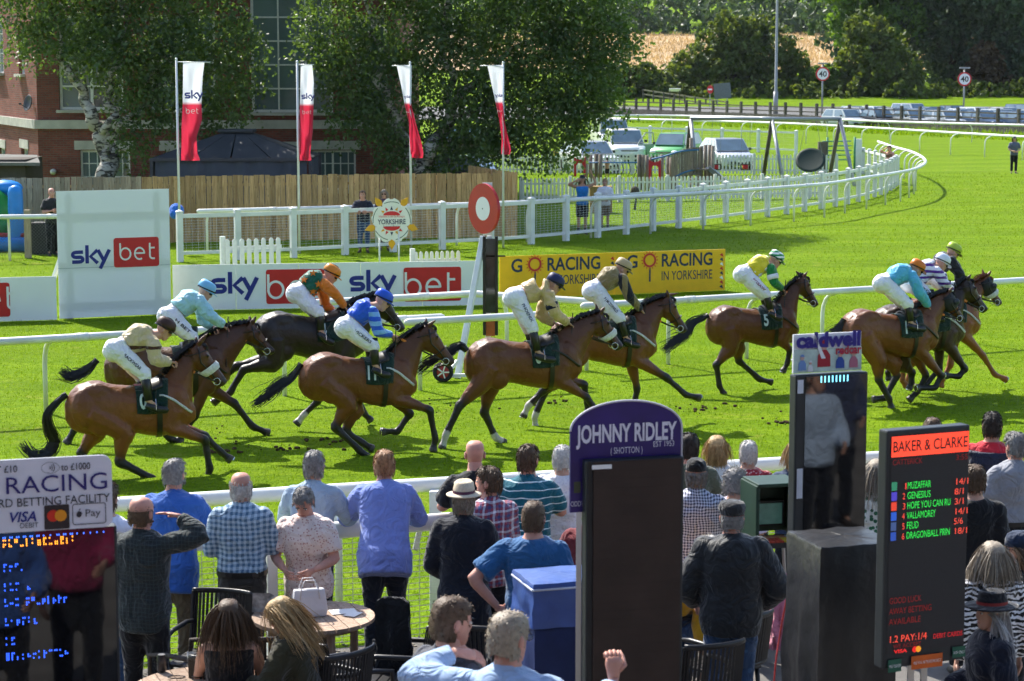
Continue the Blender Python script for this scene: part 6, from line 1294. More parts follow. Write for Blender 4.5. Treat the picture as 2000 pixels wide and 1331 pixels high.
class Horse:
    def __init__(s, ground, hd=HEAD_DIR):
        s.O = GZ(*ground); s.H = Vector((math.cos(hd), math.sin(hd), 0)); s.N = Vector((-s.H.y, s.H.x, 0))       # heading, far side
    def at(s, z, pt, v=0.):
        ox, oy, k = ZF[z]; return RP(ox + pt[0] / k, oy + pt[1] / k, s.O + s.N * v, s.N)
    def uz(s, p): d = p - s.O; return d.dot(s.H), p.z
    def P(s, u, z, v=0.): return s.O + s.H * u + s.N * v + UP * z - UP * s.O.z
    def fit(s, B, S_):
        (u0, z0), (u1, z1) = s.uz(B), s.uz(S_); a = complex(1.6, -.14); b = complex(u1 - u0, z1 - z0); s.q = b / a; s.b0 = complex(u0, z0); s.sc = abs(s.q)
    def T(s, x, z, v=0.):
        w = s.b0 + s.q * complex(x, z - 1.28); return s.P(w.real, w.imag, v * s.sc)
    def trunk(s, x):
        for a, b in zip(TR[:-1], TR[1:]):
            if a[0] <= x <= b[0]: t = (x - a[0]) / (b[0] - a[0]); t = t; return [p + (q_ - p) * t for p, q_ in zip(a, b)]
        return TR[-1]
    def skin(s, x, ang, e=0.):
        """point on the trunk at station x; ang 0 = near side, 90 = top, -90 = belly"""
        _, zt_, zb_, w = s.trunk(x); c, q_ = math.cos(R(ang)), math.sin(R(ang)); zm = (zt_ + zb_) / 2 + .02; hh = (zt_ - zm) if q_ > 0 else (zm - zb_)
        return s.T(x, zm + math.copysign(abs(q_) ** .9, q_) * (hh + e), -math.copysign(abs(c) ** .8, c) * (w + e))
def horse(label, z, ground, pts, coat, jock=None, number=None, hood=False, fleece=None, socks=(), cloth_mat=None, hd=HEAD_DIR, tailz=None, mane_up=.0, band=True, black=(.012, .010, .009), pts_black=True):
    h = Horse(ground, hd); at = lambda p, v=0.: h.at(z if len(p) == 2 else p[2], p[:2], v); h.fit(at(pts['B']), at(pts['S'])); k = h.sc
    t = thing('race_horse', label, 'horse', (h.O.x, h.O.y, 0), hd, 'race horses galloping past the post'); mb = MB(); n = 22
    rings = []
    for x, zt_, zb_, w in TR: rings.append([h.skin(x, 360 * j / n) for j in range(n)])
    mb.loft(rings)
    for sg in (-1, 1):       # muscle masses: quarters, shoulder, stifle
        for x, zz, v, r in ((.22, 1.30, .15, (.20, .13, .27)), (.40, 1.12, .16, (.17, .09, .2)), (1.40, 1.28, .13, (.16, .09, .26)), (1.33, 1.06, .13, (.12, .085, .17)), (.36, 1.5, .15, (.2, .1, .12))):
            mb.ell(h.T(x, zz, sg * v), (r[0] * k, r[1] * k, r[2] * k), 12, 8, rot=Matrix.Rotation(hd, 3, 'Z'))
    # neck and head
    Pp, Nn = at(pts['P']), at(pts['N']); pu, nu_ = complex(*h.uz(Pp)), complex(*h.uz(Nn)); hl = abs(nu_ - pu); a = (nu_ - pu) / hl; bb = complex(a.imag, -a.real)          # bb points to the throat
    W = lambda c, v=0.: h.P(c.real, c.imag, v)
    top0 = h.b0 + h.q * complex(1.20, .33); bot0 = h.b0 + h.q * complex(1.60, -.16); top1 = pu - a * .02 * k; bot1 = pu + a * hl * .30 + bb * hl * .42
    rings = []
    for i in range(9):
        f = i / 8; tp = top0 + (top1 - top0) * f + (-(bb) * .0 + complex(0, 1)) * (.055 * k * math.sin(f * math.pi)); bt = bot0 + (bot1 - bot0) * f + complex(0, 1) * (.03 * k * math.sin(f * math.pi)); w = (.17 - .10 * f ** .8) * k; c = (tp + bt) / 2; r = (tp - bt) / 2
        rings.append([W(c + r * math.sin(q_), w * math.cos(q_) * (1 if math.sin(q_) < .2 else 1 - .45 * math.sin(q_))) for q_ in [2 * math.pi * j / 16 for j in range(16)]])
    mb.loft(rings)
    HS = [(-.05, .06, .30, .075), (.06, .0, .38, .10), (.2, -.01, .46, .115), (.34, .0, .46, .105), (.48, .02, .38, .08), (.62, .03, .31, .064), (.76, .03, .27, .058), (.88, .02, .27, .062), (.96, .03, .25, .055), (1.0, .07, .20, .03)]
    rings = []
    def HH(f, d, v=0.): return W(pu + a * hl * f + bb * hl * d, v)
    for f, d0, d1, w in HS: rings.append([W(pu + a * hl * f + bb * hl * ((d0 + d1) / 2 - (d1 - d0) / 2 * math.sin(q_)), w * k * 1.05 * math.cos(q_)) for q_ in [2 * math.pi * j / 14 for j in range(14)]])
    mb.loft(rings)
    for v in (-.055, .055):
        e0 = HH(-.02, .08, v * k); tip = at(pts['ear'], v * 1.3) if 'ear' in pts and v < 0 else (at(pts.get('ear2', pts['ear']), v * 1.3)); mid = e0.lerp(tip, .5); mb.tube([e0, e0.lerp(tip, .3), mid, tip], [.03 * k, .036 * k, .028 * k, .008 * k], 8); mb.ell(HH(.27, .06, v * 1.75 * k), (.028 * k, .018 * k, .024 * k), 8, 6)
        mb.ell(HH(.93, .1, v * .9 * k), (.03 * k, .02 * k, .03 * k), 8, 6)
    legs = []
    def leg(nm, v):
        q_ = pts[nm]; fore = nm in ('NF', 'FF'); P3 = [at(p, v) for p in q_]
        if fore:
            kn, ft, to = P3; el = h.T(1.27, 1.02, v / k); s0 = h.T(1.36, 1.22, v * .9 / k); ch = [s0, el, el.lerp(kn, .35), el.lerp(kn, .8), kn, kn.lerp(ft, .2), kn.lerp(ft, .6), ft, ft.lerp(to, .5), to]; rr = [.13, .115, .092, .060, .064, .049, .044, .054, .043, .048]; i0 = 4
        else:
            st, ho, ft, to = P3; s0 = h.T(.28, 1.25, v * .9 / k); ch = [s0, st, st.lerp(ho, .35), st.lerp(ho, .8), ho, ho.lerp(ft, .2), ho.lerp(ft, .6), ft, ft.lerp(to, .5), to]; rr = [.19, .150, .112, .068, .072, .056, .048, .057, .045, .050]; i0 = 4
        mb.tube(spline(ch, 3), [x * k for x in np.interp(np.linspace(0, len(rr) - 1, (len(rr) - 1) * 3 + 1), range(len(rr)), rr)], 10)
        d = (to - ft).normalized(); mb.tube([to - d * .035 * k, to, to + d * .045 * k], [.050 * k, .060 * k, .068 * k], 10); legs.append((nm, ch, i0, to, d))
    for nm, v in (('NF', -.11), ('FF', .11), ('NH', -.12), ('FH', .12)): leg(nm, v)
    me = fuse(mb, .016, 3, 'body', .5); wrinkle(me, .009, (6, 6, 5), 1.); C = coords(me); col = np.tile(np.array(coat), (len(C), 1)); nz = np.array([noise.noise(Vector((p[0] * 2.2, p[1] * 2.2, p[2] * 2.2))) for p in C.tolist()])
    # coat: paler flank and belly, darker top line, black points
    O_ = np.array(h.O); u = (C - O_) @ np.array(h.H); b0 = h.b0; rel = (C[:, 2] - b0.imag) / k; col *= (1 + .22 * nz)[:, None]; col *= np.clip(1.15 - .9 * np.clip(rel, -.1, .6), .55, 1.2)[:, None]
    D = np.full(len(C), 9.)
    tip = np.array(HH(1.0, .1)); dm = np.linalg.norm(C - tip, axis=1); f = np.clip((.24 * k - dm) / (.14 * k), 0, 1)[:, None] * .85; col = col * (1 - f) + np.array(black) * 1.6 * f
    if pts_black:
        for nm, ch, i0, to, d in legs:
            A = np.array([tuple(p) for p in ch]); seg = np.arange(len(A) - 1); best = np.full(len(C), 9.); par = np.zeros(len(C))
            for i in seg:
                ab = A[i + 1] - A[i]; tt = np.clip(((C - A[i]) @ ab) / (ab @ ab), 0, 1); dd = np.linalg.norm(C - (A[i] + tt[:, None] * ab), axis=1); m_ = dd < best; best[m_] = dd[m_]; par[m_] = i + tt[m_]
            near = best < .085 * k; st_ = i0 - 1.6 + .5 * nz; f = np.where(near, np.clip((par - st_) / 1.3, 0, 1), 0)[:, None]; col = col * (1 - f) + np.array(black) * f
            if nm in socks: f = np.where(near & (par > 6.6), 1., 0.)[:, None]; col = col * (1 - f) + np.array((.5, .47, .43)) * f
            dh = (C - np.array(to)) @ np.array(d); f = ((np.linalg.norm(C - np.array(to), axis=1) < .085 * k) & (dh > -.012)).astype(float)[:, None]; col = col * (1 - f) + np.array((.05, .045, .04)) * f
    setcol(me, np.clip(col, 0.002, 1)); me.materials.append(m_coat); link('body', me, t)
    for v in (-1, 1): mb = MB(); mb.ell(HH(.27, .055, v * .105 * k), (.017 * k,) * 3, 8, 6); mb.build('eye', pm('horse_eye', (.01, .007, .005), .08, .6, var=0), t, True)
    for nm, ch, i0, to, d in legs:      # pale rim of the shoe under each hoof
        if (to.z - .03) > .1: mb = MB(); c = to + d * .045 * k; mb.tube([c, c + d * .012], [.060 * k, .058 * k], 10); mb.tube([c + d * .010, c + d * .016], [.042 * k, .040 * k], 10, 1); mb.build('horseshoe', [m_steel2, m_tack], t)
    # mane and tail
    rg = random.Random(len(label) * 7); mb = MB()
    for i in range(190):
        f = rg.random() ** .9; tp = top0 + (top1 - top0) * f + complex(0, 1) * (.055 * k * math.sin(f * math.pi)); p = W(tp, rg.uniform(-.03, .03)); L = rg.uniform(.10, .2) * k; sgn = -1 if rg.random() < .8 else 1
        d0 = Vector(-h.H * (.35 + mane_up) + UP * (.25 + mane_up) + h.N * sgn * rg.uniform(.2, .5)).normalized(); q1 = p + d0 * L * .4; q2 = q1 + (d0 * .6 - UP * (.75 - mane_up) - h.H * .3).normalized() * L * .45; w = rg.uniform(.006, .013)
        mb.tube([p - UP * .02, q1, q2], [w, w * .8, w * .15], 3)
    for i in range(26): p = HH(rg.uniform(-.04, .04), .04, rg.uniform(-.03, .03)); d0 = (a * rg.uniform(.5, 1.) - bb * .35); q1 = W(pu + d0 * .10 * k, rg.uniform(-.05, .03)); mb.tube([p, q1, q1 - UP * .06], [.011, .008, .001], 3)
    mb.build('mane', m_mane if pts_black else pm('mane_chestnut', sh(coat, .75), .5), t)
    if 'tail' in pts:
        tp = [h.at(tailz or z, p, .0) for p in pts['tail']]; tp = [h.T(.0, 1.47)] + tp if tailz is None else tp; path = spline(tp, 6); nP = len(path); mb = MB()
        mb.tube(path[:max(4, nP // 2)], [.045 * k - .025 * k * i / nP for i in range(max(4, nP // 2))], 8)
        for i in range(260):
            o1, o2 = rg.gauss(0, 1), rg.gauss(0, 1); sp = rg.uniform(.010, .042); cut = rg.uniform(.5, 1.06); ln = max(5, int(nP * min(cut, 1))); ph = rg.uniform(0, 6); pp = []
            for j in range(0, ln, 2):
                f = j / nP; dv = path[min(j + 1, nP - 1)] - path[max(j - 1, 0)]; nn = Vector((-dv.dot(h.H) * 0 - dv.z * h.H.x, -dv.z * h.H.y, dv.dot(h.H))).normalized(); am = sp * (.45 + 1.7 * f)
                wv = .028 * math.sin(f * 9 + ph) * f; pp.append(path[j] + nn * (o1 * am * .75 + wv) + h.N * (o2 * am * .7))
            w = rg.uniform(.002, .006); mb.tube(pp, [w] * (len(pp) - 1) + [.0008], 3, caps=False)
        mb.build('tail', m_mane if pts_black else pm('mane_chestnut', sh(coat, .75), .5), t)
    # saddle cloth, saddle, girth
    cm = cloth_mat or m_clothg; x0, x1 = .86, 1.25; NU, NV = 12, 26; V_ = []; F_ = []
    for i in range(NU + 1):
        for j in range(NV + 1):
            ang = -4 + 188 * j / NV; x = x0 + (x1 - x0) * i / NU; x += (.05 * (1 - abs(ang - 90) / 94)) * (i / NU - .2); fl = max(0, abs(ang - 90) - 55) / 40; V_.append(h.skin(x, ang, .020 + .010 * fl + .006 * math.sin(i * 1.7 + j) * fl))
    F_ = [(i * (NV + 1) + j, i * (NV + 1) + j + 1, (i + 1) * (NV + 1) + j + 1, (i + 1) * (NV + 1) + j) for i in range(NU) for j in range(NV)]
    me = fastmesh('saddle_cloth', V_, F_); me.materials.append(cm); me.polygons.foreach_set('use_smooth', [True] * len(me.polygons)); so = link('saddle_cloth', me, t); sol = so.modifiers.new('s', 'SOLIDIFY'); sol.thickness = .008; sol.offset = 1
    if number:
        v_, f_ = text_mesh(number, .03, .75); xs_ = [q_[0] for q_ in v_]; cx = (max(xs_) + min(xs_)) / 2; mb = MB(); mb.add([h.skin(.94 + (px_ - cx) * .17 * (1 if len(number) < 2 else .95), 6 + py_ * 34, .040) for px_, py_ in v_], f_); mb.build('number', m_num, so)
    mb = MB(); mb.loft([[h.skin(x, ang, .035 + .02 * (1 - abs(ang - 90) / 60)) for ang in np.linspace(45, 135, 12)] + [h.skin(x, ang, .02) for ang in np.linspace(135, 45, 12)] for x in np.linspace(.98, 1.2, 6)]); mb.build('saddle', m_tack, t, True)
    mb = MB(); mb.loft([[h.skin(1.15 + dx, 360 * j / 28, .014) for j in range(28)] for dx in (-.035, .035)], caps=False); mb.build('girth', m_tack, t, True)
    if band:
        mb = MB(); pts_ = [h.skin(1.15 + .42 * f, 28 - 30 * f, .02) for f in np.linspace(0, 1, 9)]; mb.tube(pts_, [(.016, .005)] * 9, 6); mb.build('breast_strap', m_fleece if number in ('11', None, '0') else m_tack, t, True)
    # bridle
    mb = MB()
    def strap(f, e=.012, wd=.012, tilt=0.): 
        fs = [q_ for q_ in HS]; d0, d1, w = [np.interp(f, [q_[0] for q_ in HS], [q_[i] for q_ in HS]) for i in (1, 2, 3)]
        return [W(pu + a * hl * (f + tilt * math.sin(q_)) + bb * hl * ((d0 + d1) / 2 - ((d1 - d0) / 2 + e / hl) * math.sin(q_)), (w * k * 1.05 + e) * math.cos(q_)) for q_ in [2 * math.pi * j / 18 for j in range(19)]]
    for f, tl in ((.10, .08), (.58, 0)): mb.tube(strap(f, tilt=tl), [(.006, .013)] * 19, 6, caps=False)
    for s in (-1, 1): mb.tube([HH(.02, .1, s * .108 * k), HH(.3, .25, s * .128 * k), HH(.6, .2, s * .078 * k), HH(.82, .22, s * .07 * k)], [.010] * 4, 6)
    mb.build('bridle', m_tack, t, True)
    for s in (-1, 1):
        c = HH(.82, .22, s * .078 * k); mb = MB(); ring = [c + h.H * (.042 * math.cos(q_)) + UP * (.042 * math.sin(q_)) for q_ in np.linspace(0, 2 * math.pi, 15)]; mb.tube(ring, .006, 5, caps=False); mb.build('bit_ring', m_steel2, t, True)
    if fleece: mb = MB(); mb.loft([[p for p in strap(.55 + fz, .028 + .014 * (1 - abs(fz) / .07))[:-1]] for fz in (-.08, -.05, 0, .05, .08)], caps=False); mb.build('noseband_fleece', m_fleece, t, True)
    if hood:
        mb = MB(); mb.loft([[p for p in strap(f, .012)[:-1]] for f in (.0, .1, .2, .3, .4, .48)], caps=False); mb.build('blinker_hood', pm('hood_black', (.015, .016, .02), .6), t, True)
        for s in (-1, 1): mb = MB(); mb.ell(HH(.30, .08, s * .13 * k), (.05 * k, .03 * k, .05 * k), 10, 8); mb.build('blinker_cup', pm('hood_cup', (.03, .035, .05), .35), t, True)
    if jock: jockey(h, t, HH, k, **jock)
    return h, t
def jockey(h, ht, HH, k, label, z, helmet, neck, sh_, hip, knee, ankle, toe, elbow, wrist, silk, cap, sleeve=None, capkind=None, felbow=None, fwrist=None, legtext=None, legcol='#1a1a1a', cuff=None, whip=True, peak=None, extra=None):
    at = lambda p, v: h.at(z, p, v); kk = 1.0; hc = at(helmet, 0); J = dict(k=kk, F=h.H)
    J['sh'] = [at(felbow and (sh_[0] + (felbow[0] - elbow[0]) * .12, sh_[1]) or sh_, .16), at(sh_, -.16)]; J['el'] = [at(felbow or elbow, .20), at(elbow, -.21)]; J['wr'] = [at(fwrist or wrist, .05), at(wrist, -.07)]
    J['hi'] = [at(hip, .09), at(hip, -.09)]; J['kn'] = [at(knee, .23) - h.H * .06, at(knee, -.23)]; J['an'] = [at(ankle, .27) - h.H * .05, at(ankle, -.30)]; J['to'] = [at(toe, .29) - h.H * .05, at(toe, -.32)]
    pel = (J['hi'][0] + J['hi'][1]) / 2; nk = at(neck, 0); J['pel'] = pel; J['nek'] = nk; mid = pel.lerp(nk, .62); J['che'] = mid + UP * .055; fw = (h.H * .83 - UP * .52).normalized(); J['hf'] = fw; J['hu'] = (UP * .86 + h.H * .5).normalized(); J['hd'] = hc - J['hu'] * .045
    J['hand'] = {0: dict(n=UP + h.N * .3, curl=1.15, s=1), 1: dict(n=UP - h.N * .4, curl=1.15, s=-1)}
    fit = dict(top=silk, topname='silks', sleeve='long' if sleeve is None else 'none', loose=.032, wr=.030, girth=1.04, tuck=True, bottom=cloth('breeches_white', '#e9e9f0', rough=.6), botname='breeches', legw=.92, shoe=pm('boot_black', (.014, .014, .016), .3, .5, var=.1), boot=.36, hair=('bald', 'dark'), hat=('helmet', cap) + ((peak,) if peak else ()))
    t = figure(label, J, fit, 'jockeys', vox=.017); 
    if sleeve is not None:
        mb = MB()
        for i in (0, 1):
            s_, e_, w_ = J['sh'][i], J['el'][i], J['wr'][i]; mb.ell(s_, (.078,) * 3, 10, 8); chain(mb, (s_, s_.lerp(e_, .5), e_, e_.lerp(w_, .5), e_.lerp(w_, .94)), [.082, .082, .072, .063, .05])
        me = fuse(mb, .016, 2, 'sleeve'); wrinkle(me, .012, (7, 7, 9), 3); me.materials.append(sleeve); link('sleeve', me, t)
    if cuff is not None:
        mb = MB(); s_, e_ = J['sh'][1], J['el'][1]; mb.tube([s_.lerp(e_, .45), s_.lerp(e_, .8)], .088, 14); mb.build('arm_band', cuff, t, True)
    if legtext:
        a_, b_ = J['hi'][1], J['kn'][1]; ax = (b_ - a_).normalized(); ay = (-h.N).cross(ax).normalized(); lettering(legtext, a_.lerp(b_, .56) - h.N * .02, ax, ay, .038, pm('legtext' + legcol, legcol, .6, var=0), t, lift=.094, width=.26, bold=.02)
    if extra == 'stars':
        Rr = torso_rings(J, .052, 0, 1.); m_st = pm('star_orange', '#d9781c', .5, var=.05)
        for i, j in ((3, 2), (4, 4), (5, 3), (4, 1), (3, 6), (5, 6), (4, 18), (3, 18)):
            c = Rr[i][j].lerp(Rr[i + 1][j], .3); cc = sum(Rr[i], Vector()) / len(Rr[i]); nn = (c - cc).normalized(); ax = UP.cross(nn).normalized(); ay = nn.cross(ax); mb = MB(); mb.plate([((.052 if q_ % 2 == 0 else .021) * math.cos(q_ * math.pi / 5 + .3), (.052 if q_ % 2 == 0 else .021) * math.sin(q_ * math.pi / 5 + .3)) for q_ in range(10)], c, ax, ay, .03); mb.build('star_print', m_st, t)
    # reins run from both hands to the bit; the near one has an orange grip
    for i, s in ((0, 1), (1, -1)):
        w_ = J['wr'][i] + (J['wr'][i] - J['el'][i]).normalized() * .08; b_ = HH(.82, .22, s * .085 * k); m_ = w_.lerp(b_, .5) - UP * .015; mb = MB(); mb.tube([w_, w_.lerp(m_, .5), w_.lerp(m_, .95)], [(.017, .007)] * 3, 6); mb.build('rein_grip', m_orange, ht); mb = MB(); mb.tube([w_.lerp(m_, .95), m_, m_.lerp(b_, .5) - UP * .01, b_], [(.010, .005)] * 4, 6); mb.build('rein', m_tack, ht)
    if whip:
        w_ = J['wr'][1] + h.H * .05; mb = MB(); mb.tube([w_ + UP * .13 + h.H * .01, w_ - UP * .1, w_ - UP * .42 - h.H * .03 - h.N * .05], [.008, .007, .006], 6); mb.tube([w_ - UP * .42 - h.H * .03 - h.N * .05, w_ - UP * .53 - h.H * .035 - h.N * .055], [.010, .012], 6); o = mb.build('riding_whip', m_tack); tag(o, 'thin whip held by ' + ' '.join(label.split(' riding')[0].split()[:8]), 'whip', 'riding whips')
    for i in (0, 1):    # stirrup irons hang from the saddle to the boot
        st_ = J['to'][i].lerp(J['an'][i], .45) - UP * .05; mb = MB(); mb.tube([st_ + h.N * q_[0] * .05 + UP * q_[1] for q_ in ((-1, 0), (1, 0), (.9, .06), (0, .12), (-.9, .06), (-1, 0))], .006, 5); mb.build('stirrup', m_steel2, ht); mb = MB(); mb.tube([st_ + UP * .12, h.skin(1.12, 50 if i else 130, .03)], [(.010, .004)] * 2, 5); mb.build('stirrup_leather', m_tack, ht)
    return t
bay = (.175, .054, .013); dbay = (.090, .031, .011); brown = (.050, .022, .012); blk = (.020, .013, .010); chest = (.22, .070, .020)
JS = {}
horse('bright bay horse nearest the rail at the left with a white nose band', 'A4', (262, 930), dict(B=(350, 850), S=(1003, 875), P=(1045, 505), N=(1195, 705), ear=(1085, 450), ear2=(1018, 470), NF=((1065, 1010), (1090, 1160), (1072, 1215)), FF=((1065, 990), (1150, 1075), (1188, 1105)), NH=((640, 965), (622, 1125), (790, 1212), (830, 1240)), FH=((500, 960), (425, 1080), (440, 1190), (470, 1225)), tail=[(300, 812), (248, 880), (258, 960), (282, 1020), (245, 1082), (170, 1090), (108, 1025)]), bay,
      dict(label='jockey in cream silks and brown cap riding the leftmost bay horse', z='A4', helmet=(862, 420), neck=(795, 470), sh_=(790, 500), hip=(612, 545), knee=(752, 668), ankle=(776, 815), toe=(838, 838), elbow=(812, 595), wrist=(885, 604), silk=cloth('silk_cream', '#cbb78f', 'hstripe', '#4a2a1c', 3.2, .13, rough=.45), cap=pm('cap_brown', '#3b2016', .5, var=.1), legtext='RACKWEAR', whip=False),
      number='0', fleece=True, cloth_mat=cloth('cloth_green_red', '#0c2c26', 'spot', '#8e1424', 2.2, .22))
horse('dark bay horse behind the leftmost one, stretching its foreleg forward', 'ZD', (330, 862), dict(B=(-240, 735), S=(545, 775), P=(715, 432), N=(866, 615), ear=(735, 390), ear2=(690, 385), NF=((335, 1040), (240, 1190), (240, 1240)), FF=((590, 960), (712, 1110), (800, 1148)), NH=((110, 920), (60, 1080), (180, 1190), (235, 1215)), FH=((40, 900), (-250, 1010), (-440, 1120), (-490, 1205)), tail=[(190, 703), (170, 722), (140, 735), (116, 724)]), dbay,
      dict(label='jockey in pale blue silks and cap riding behind the cream jockey', z='ZD', helmet=(412, 212), neck=(365, 275), sh_=(370, 300), hip=(175, 395), knee=(322, 525), ankle=(318, 640), toe=(385, 665), elbow=(432, 395), wrist=(522, 460), felbow=(385, 415), fwrist=(458, 462), silk=cloth('silk_paleblue', '#9fd0dc', rough=.45), cap=pm('cap_paleblue', '#78b7de', .4, var=.05), legtext='H BET'), number='2', tailz='PX')
horse('almost black horse galloping beside the long white hoarding', 'ZD', (610, 838), dict(B=(720, 520), S=(1440, 575), P=(750.5, 574, 'PX'), N=(796, 640, 'PX'), ear=(747, 559, 'PX'), ear2=(736, 563, 'PX'), NF=((1130, 950), (1045, 1030), (1003, 1082)), FF=((1380, 900), (1440, 1030), (1470, 1062)), NH=((850, 690), (655, 740), (560, 890), (470, 945)), FH=((820, 680), (600, 720), (520, 800), (470, 830))), blk,
      dict(label='jockey in green silks with orange stars and orange sleeves riding the black horse', z='ZD', helmet=(1225, 108), neck=(1175, 150), sh_=(1165, 180), hip=(1010, 245), knee=(1143, 375), ankle=(1155, 495), toe=(1208, 540), elbow=(1245, 245), wrist=(1310, 335), felbow=(1185, 325), fwrist=(1252, 380), silk=cloth('silk_green', '#0f5a45', rough=.45), sleeve=cloth('silk_orange', '#d9781c', rough=.45), cap=pm('cap_orange', '#d98420', .4, var=.08), whip=False, extra='stars'), number='4', socks=('NF',))
horse('bay horse with the large number 11 in the middle of the field', 'A5', (715, 886), dict(B=(368, 685), S=(953, 735), P=(1040, 410), N=(1180, 600), ear=(1072, 383), ear2=(1018, 372), NF=((1035, 855), (1066, 1005), (1056, 1055)), FF=((935, 875), (868, 965), (800, 968)), NH=((610, 820), (545, 945), (690, 1083), (752, 1113)), FH=((640, 840), (600, 965), (685, 1025), (728, 1052)), tail=[(318, 688), (250, 725), (200, 775), (110, 845)]), tuple(x * .8 for x in bay),
      dict(label='jockey in royal blue silks with hooped sleeves riding number eleven', z='A5', helmet=(798, 272), neck=(745, 320), sh_=(738, 345), hip=(612, 425), knee=(745, 525), ankle=(755, 630), toe=(800, 655), elbow=(768, 450), wrist=(838, 466), silk=cloth('silk_royal', '#1f58d6', rough=.35), sleeve=cloth('silk_hoops', '#1f58d6', 'hstripe', '#7fb4ee', 9, .5, rough=.4), cap=pm('cap_royal', '#1650c8', .35, var=.05), legtext='VICKERS', legcol='#2a3020'), number='11', band=True)
horse('bay horse wearing number 6 in front of the winning post', 'A6', (1020, 866), dict(B=(165, 670), S=(745, 690), P=(868, 398), N=(985, 575), ear=(888, 364), ear2=(832, 345), NF=((785, 840), (850, 930), (890, 955)), FF=((775, 775), (790, 870), (793, 915)), NH=((235, 770), (125, 890), (55, 1040), (38, 1095)), FH=((285, 780), (255, 920), (312, 1048), (350, 1072)), tail=[(130, 572), (60, 610), (-20, 655), (-105, 712)]), tuple(x * .72 for x in bay),
      dict(label='jockey in pale gold silks and navy cap riding number six', z='A6', helmet=(625, 242), neck=(590, 285), sh_=(590, 312), hip=(420, 325), knee=(505, 480), ankle=(532, 610), toe=(592, 632), elbow=(618, 400), wrist=(692, 455), felbow=(548, 420), fwrist=(622, 456), silk=cloth('silk_gold', '#c9ae7c', rough=.4), cap=pm('cap_navy', '#1b2250', .5, var=.1), cuff=cloth('band_navy', '#161c34'), legtext='PHOENIX', legcol='#26304a'), number='6', fleece=True, socks=('NH', 'FH'))
horse('bay horse stretching its foreleg behind the purple arched sign', 'ZC', (1180, 828), dict(B=(380, 625), S=(1052, 665), P=(1160, 325), N=(1285, 545), ear=(1138, 280), ear2=(1228, 305), NF=((1140, 862), (1262, 968), (1338, 988)), FF=((945, 930), (925, 1080), (940, 1130)), NH=((470, 840), (335, 945), (240, 1040), (212, 1098)), FH=((500, 850), (350, 940), (282, 1110), (285, 1178))), tuple(x * .82 for x in bay),
      dict(label='jockey in khaki silks with black striped sleeves before the yellow hoarding', z='ZC', helmet=(858, 135), neck=(845, 190), sh_=(850, 215), hip=(670, 295), knee=(835, 475), ankle=(872, 600), toe=(925, 630), elbow=(890, 322), wrist=(972, 418), silk=cloth('silk_khaki', '#85754e', rough=.45), sleeve=cloth('silk_khaki_stripe', '#23222a', 'vstripe', '#85754e', 6, .45), cap=pm('cap_khaki', '#b7a27a', .5, var=.08), legtext='P J MCDONALD', legcol='#1a1a1a'), socks=('NH', 'FH'))
horse('dark brown horse with number 5 on its own in front of the open turf', 'ZB', (1462, 764), dict(B=(492, 620), S=(1125, 650), P=(1190, 252), N=(1300, 460), ear=(1215, 220), ear2=(1118, 216), NF=((1080, 790), (1065, 885), (1038, 935)), FF=((1170, 720), (1150, 830), (1120, 860)), NH=((655, 770), (550, 900), (575, 1050), (600, 1098)), FH=((700, 770), (715, 870), (860, 1000), (940, 1022)), tail=[(440, 568), (375, 600), (320, 680), (250, 725), (155, 795)]), tuple(x * .62 for x in bay),
      dict(label='jockey in yellow silks with white spots and green sleeves', z='ZB', helmet=(985, 125), neck=(945, 170), sh_=(945, 200), hip=(755, 245), knee=(912, 395), ankle=(945, 510), toe=(990, 540), elbow=(968, 300), wrist=(1025, 350), silk=cloth('silk_yellow', '#e2cf2a', 'spot', '#f2f2f2', 7, .30, rough=.4), sleeve=cloth('silk_greensl', '#0f7a38', rough=.4), cuff=cloth('band_white', '#eeeeee'), cap=cloth('cap_hoops', '#f0f4f0', 'hstripe', '#1e8a52', 18, .5, rough=.4), legtext='JIGSAW', legcol='#7a2030'), number='5')
HR = R(18)
horse('chestnut horse with white nose fleece, farthest of the three on the right', 'ZA', (1835, 764), dict(B=(580, 640), S=(1148, 690), P=(1222, 345), N=(1328, 530), ear=(1252, 303), ear2=(1185, 296), NF=((1190, 895), (1270, 1020), (1335, 1052)), FF=((965, 960), (915, 1055), (905, 1095)), NH=((720, 900), (650, 960), (640, 1060), (660, 1090)), FH=((760, 900), (690, 960), (680, 1060), (700, 1090))), chest,
      dict(label='jockey in black silks and lime green cap, farthest on the right', z='ZA', helmet=(992, 170), neck=(965, 225), sh_=(975, 250), hip=(835, 345), knee=(945, 430), ankle=(950, 540), toe=(1000, 560), elbow=(1025, 330), wrist=(1040, 420), silk=cloth('silk_black', '#16171a', rough=.45), cap=pm('cap_lime', '#a8bf3e', .4, var=.05), whip=False), hood=True, fleece=True, hd=HR, pts_black=False)
horse('dark horse half hidden between the number one horse and the chestnut', 'ZA', (1785, 782), dict(B=(445, 690), S=(1042, 745), P=(1090, 360), N=(1232, 568), ear=(1112, 332), ear2=(1065, 345), NF=((1068, 985), (1022, 1035), (945, 1030)), FF=((890, 990), (800, 1090), (745, 1108)), NH=((640, 940), (705, 1010), (702, 1075), (690, 1108)), FH=((600, 930), (560, 960), (540, 1010), (545, 1040))), brown,
      dict(label='jockey in white silks with purple stripes and white cap', z='ZA', helmet=(915, 245), neck=(870, 290), sh_=(875, 315), hip=(705, 400), knee=(830, 495), ankle=(835, 610), toe=(890, 630), elbow=(920, 385), wrist=(975, 450), silk=cloth('silk_purple', '#e8e6f2', 'hstripe', '#5a2a8c', 11, .42, rough=.4), cap=pm('cap_white', '#dfe4f2', .35, var=.04), legtext='PRYDE', legcol='#1f6a3a', whip=False), hd=HR)
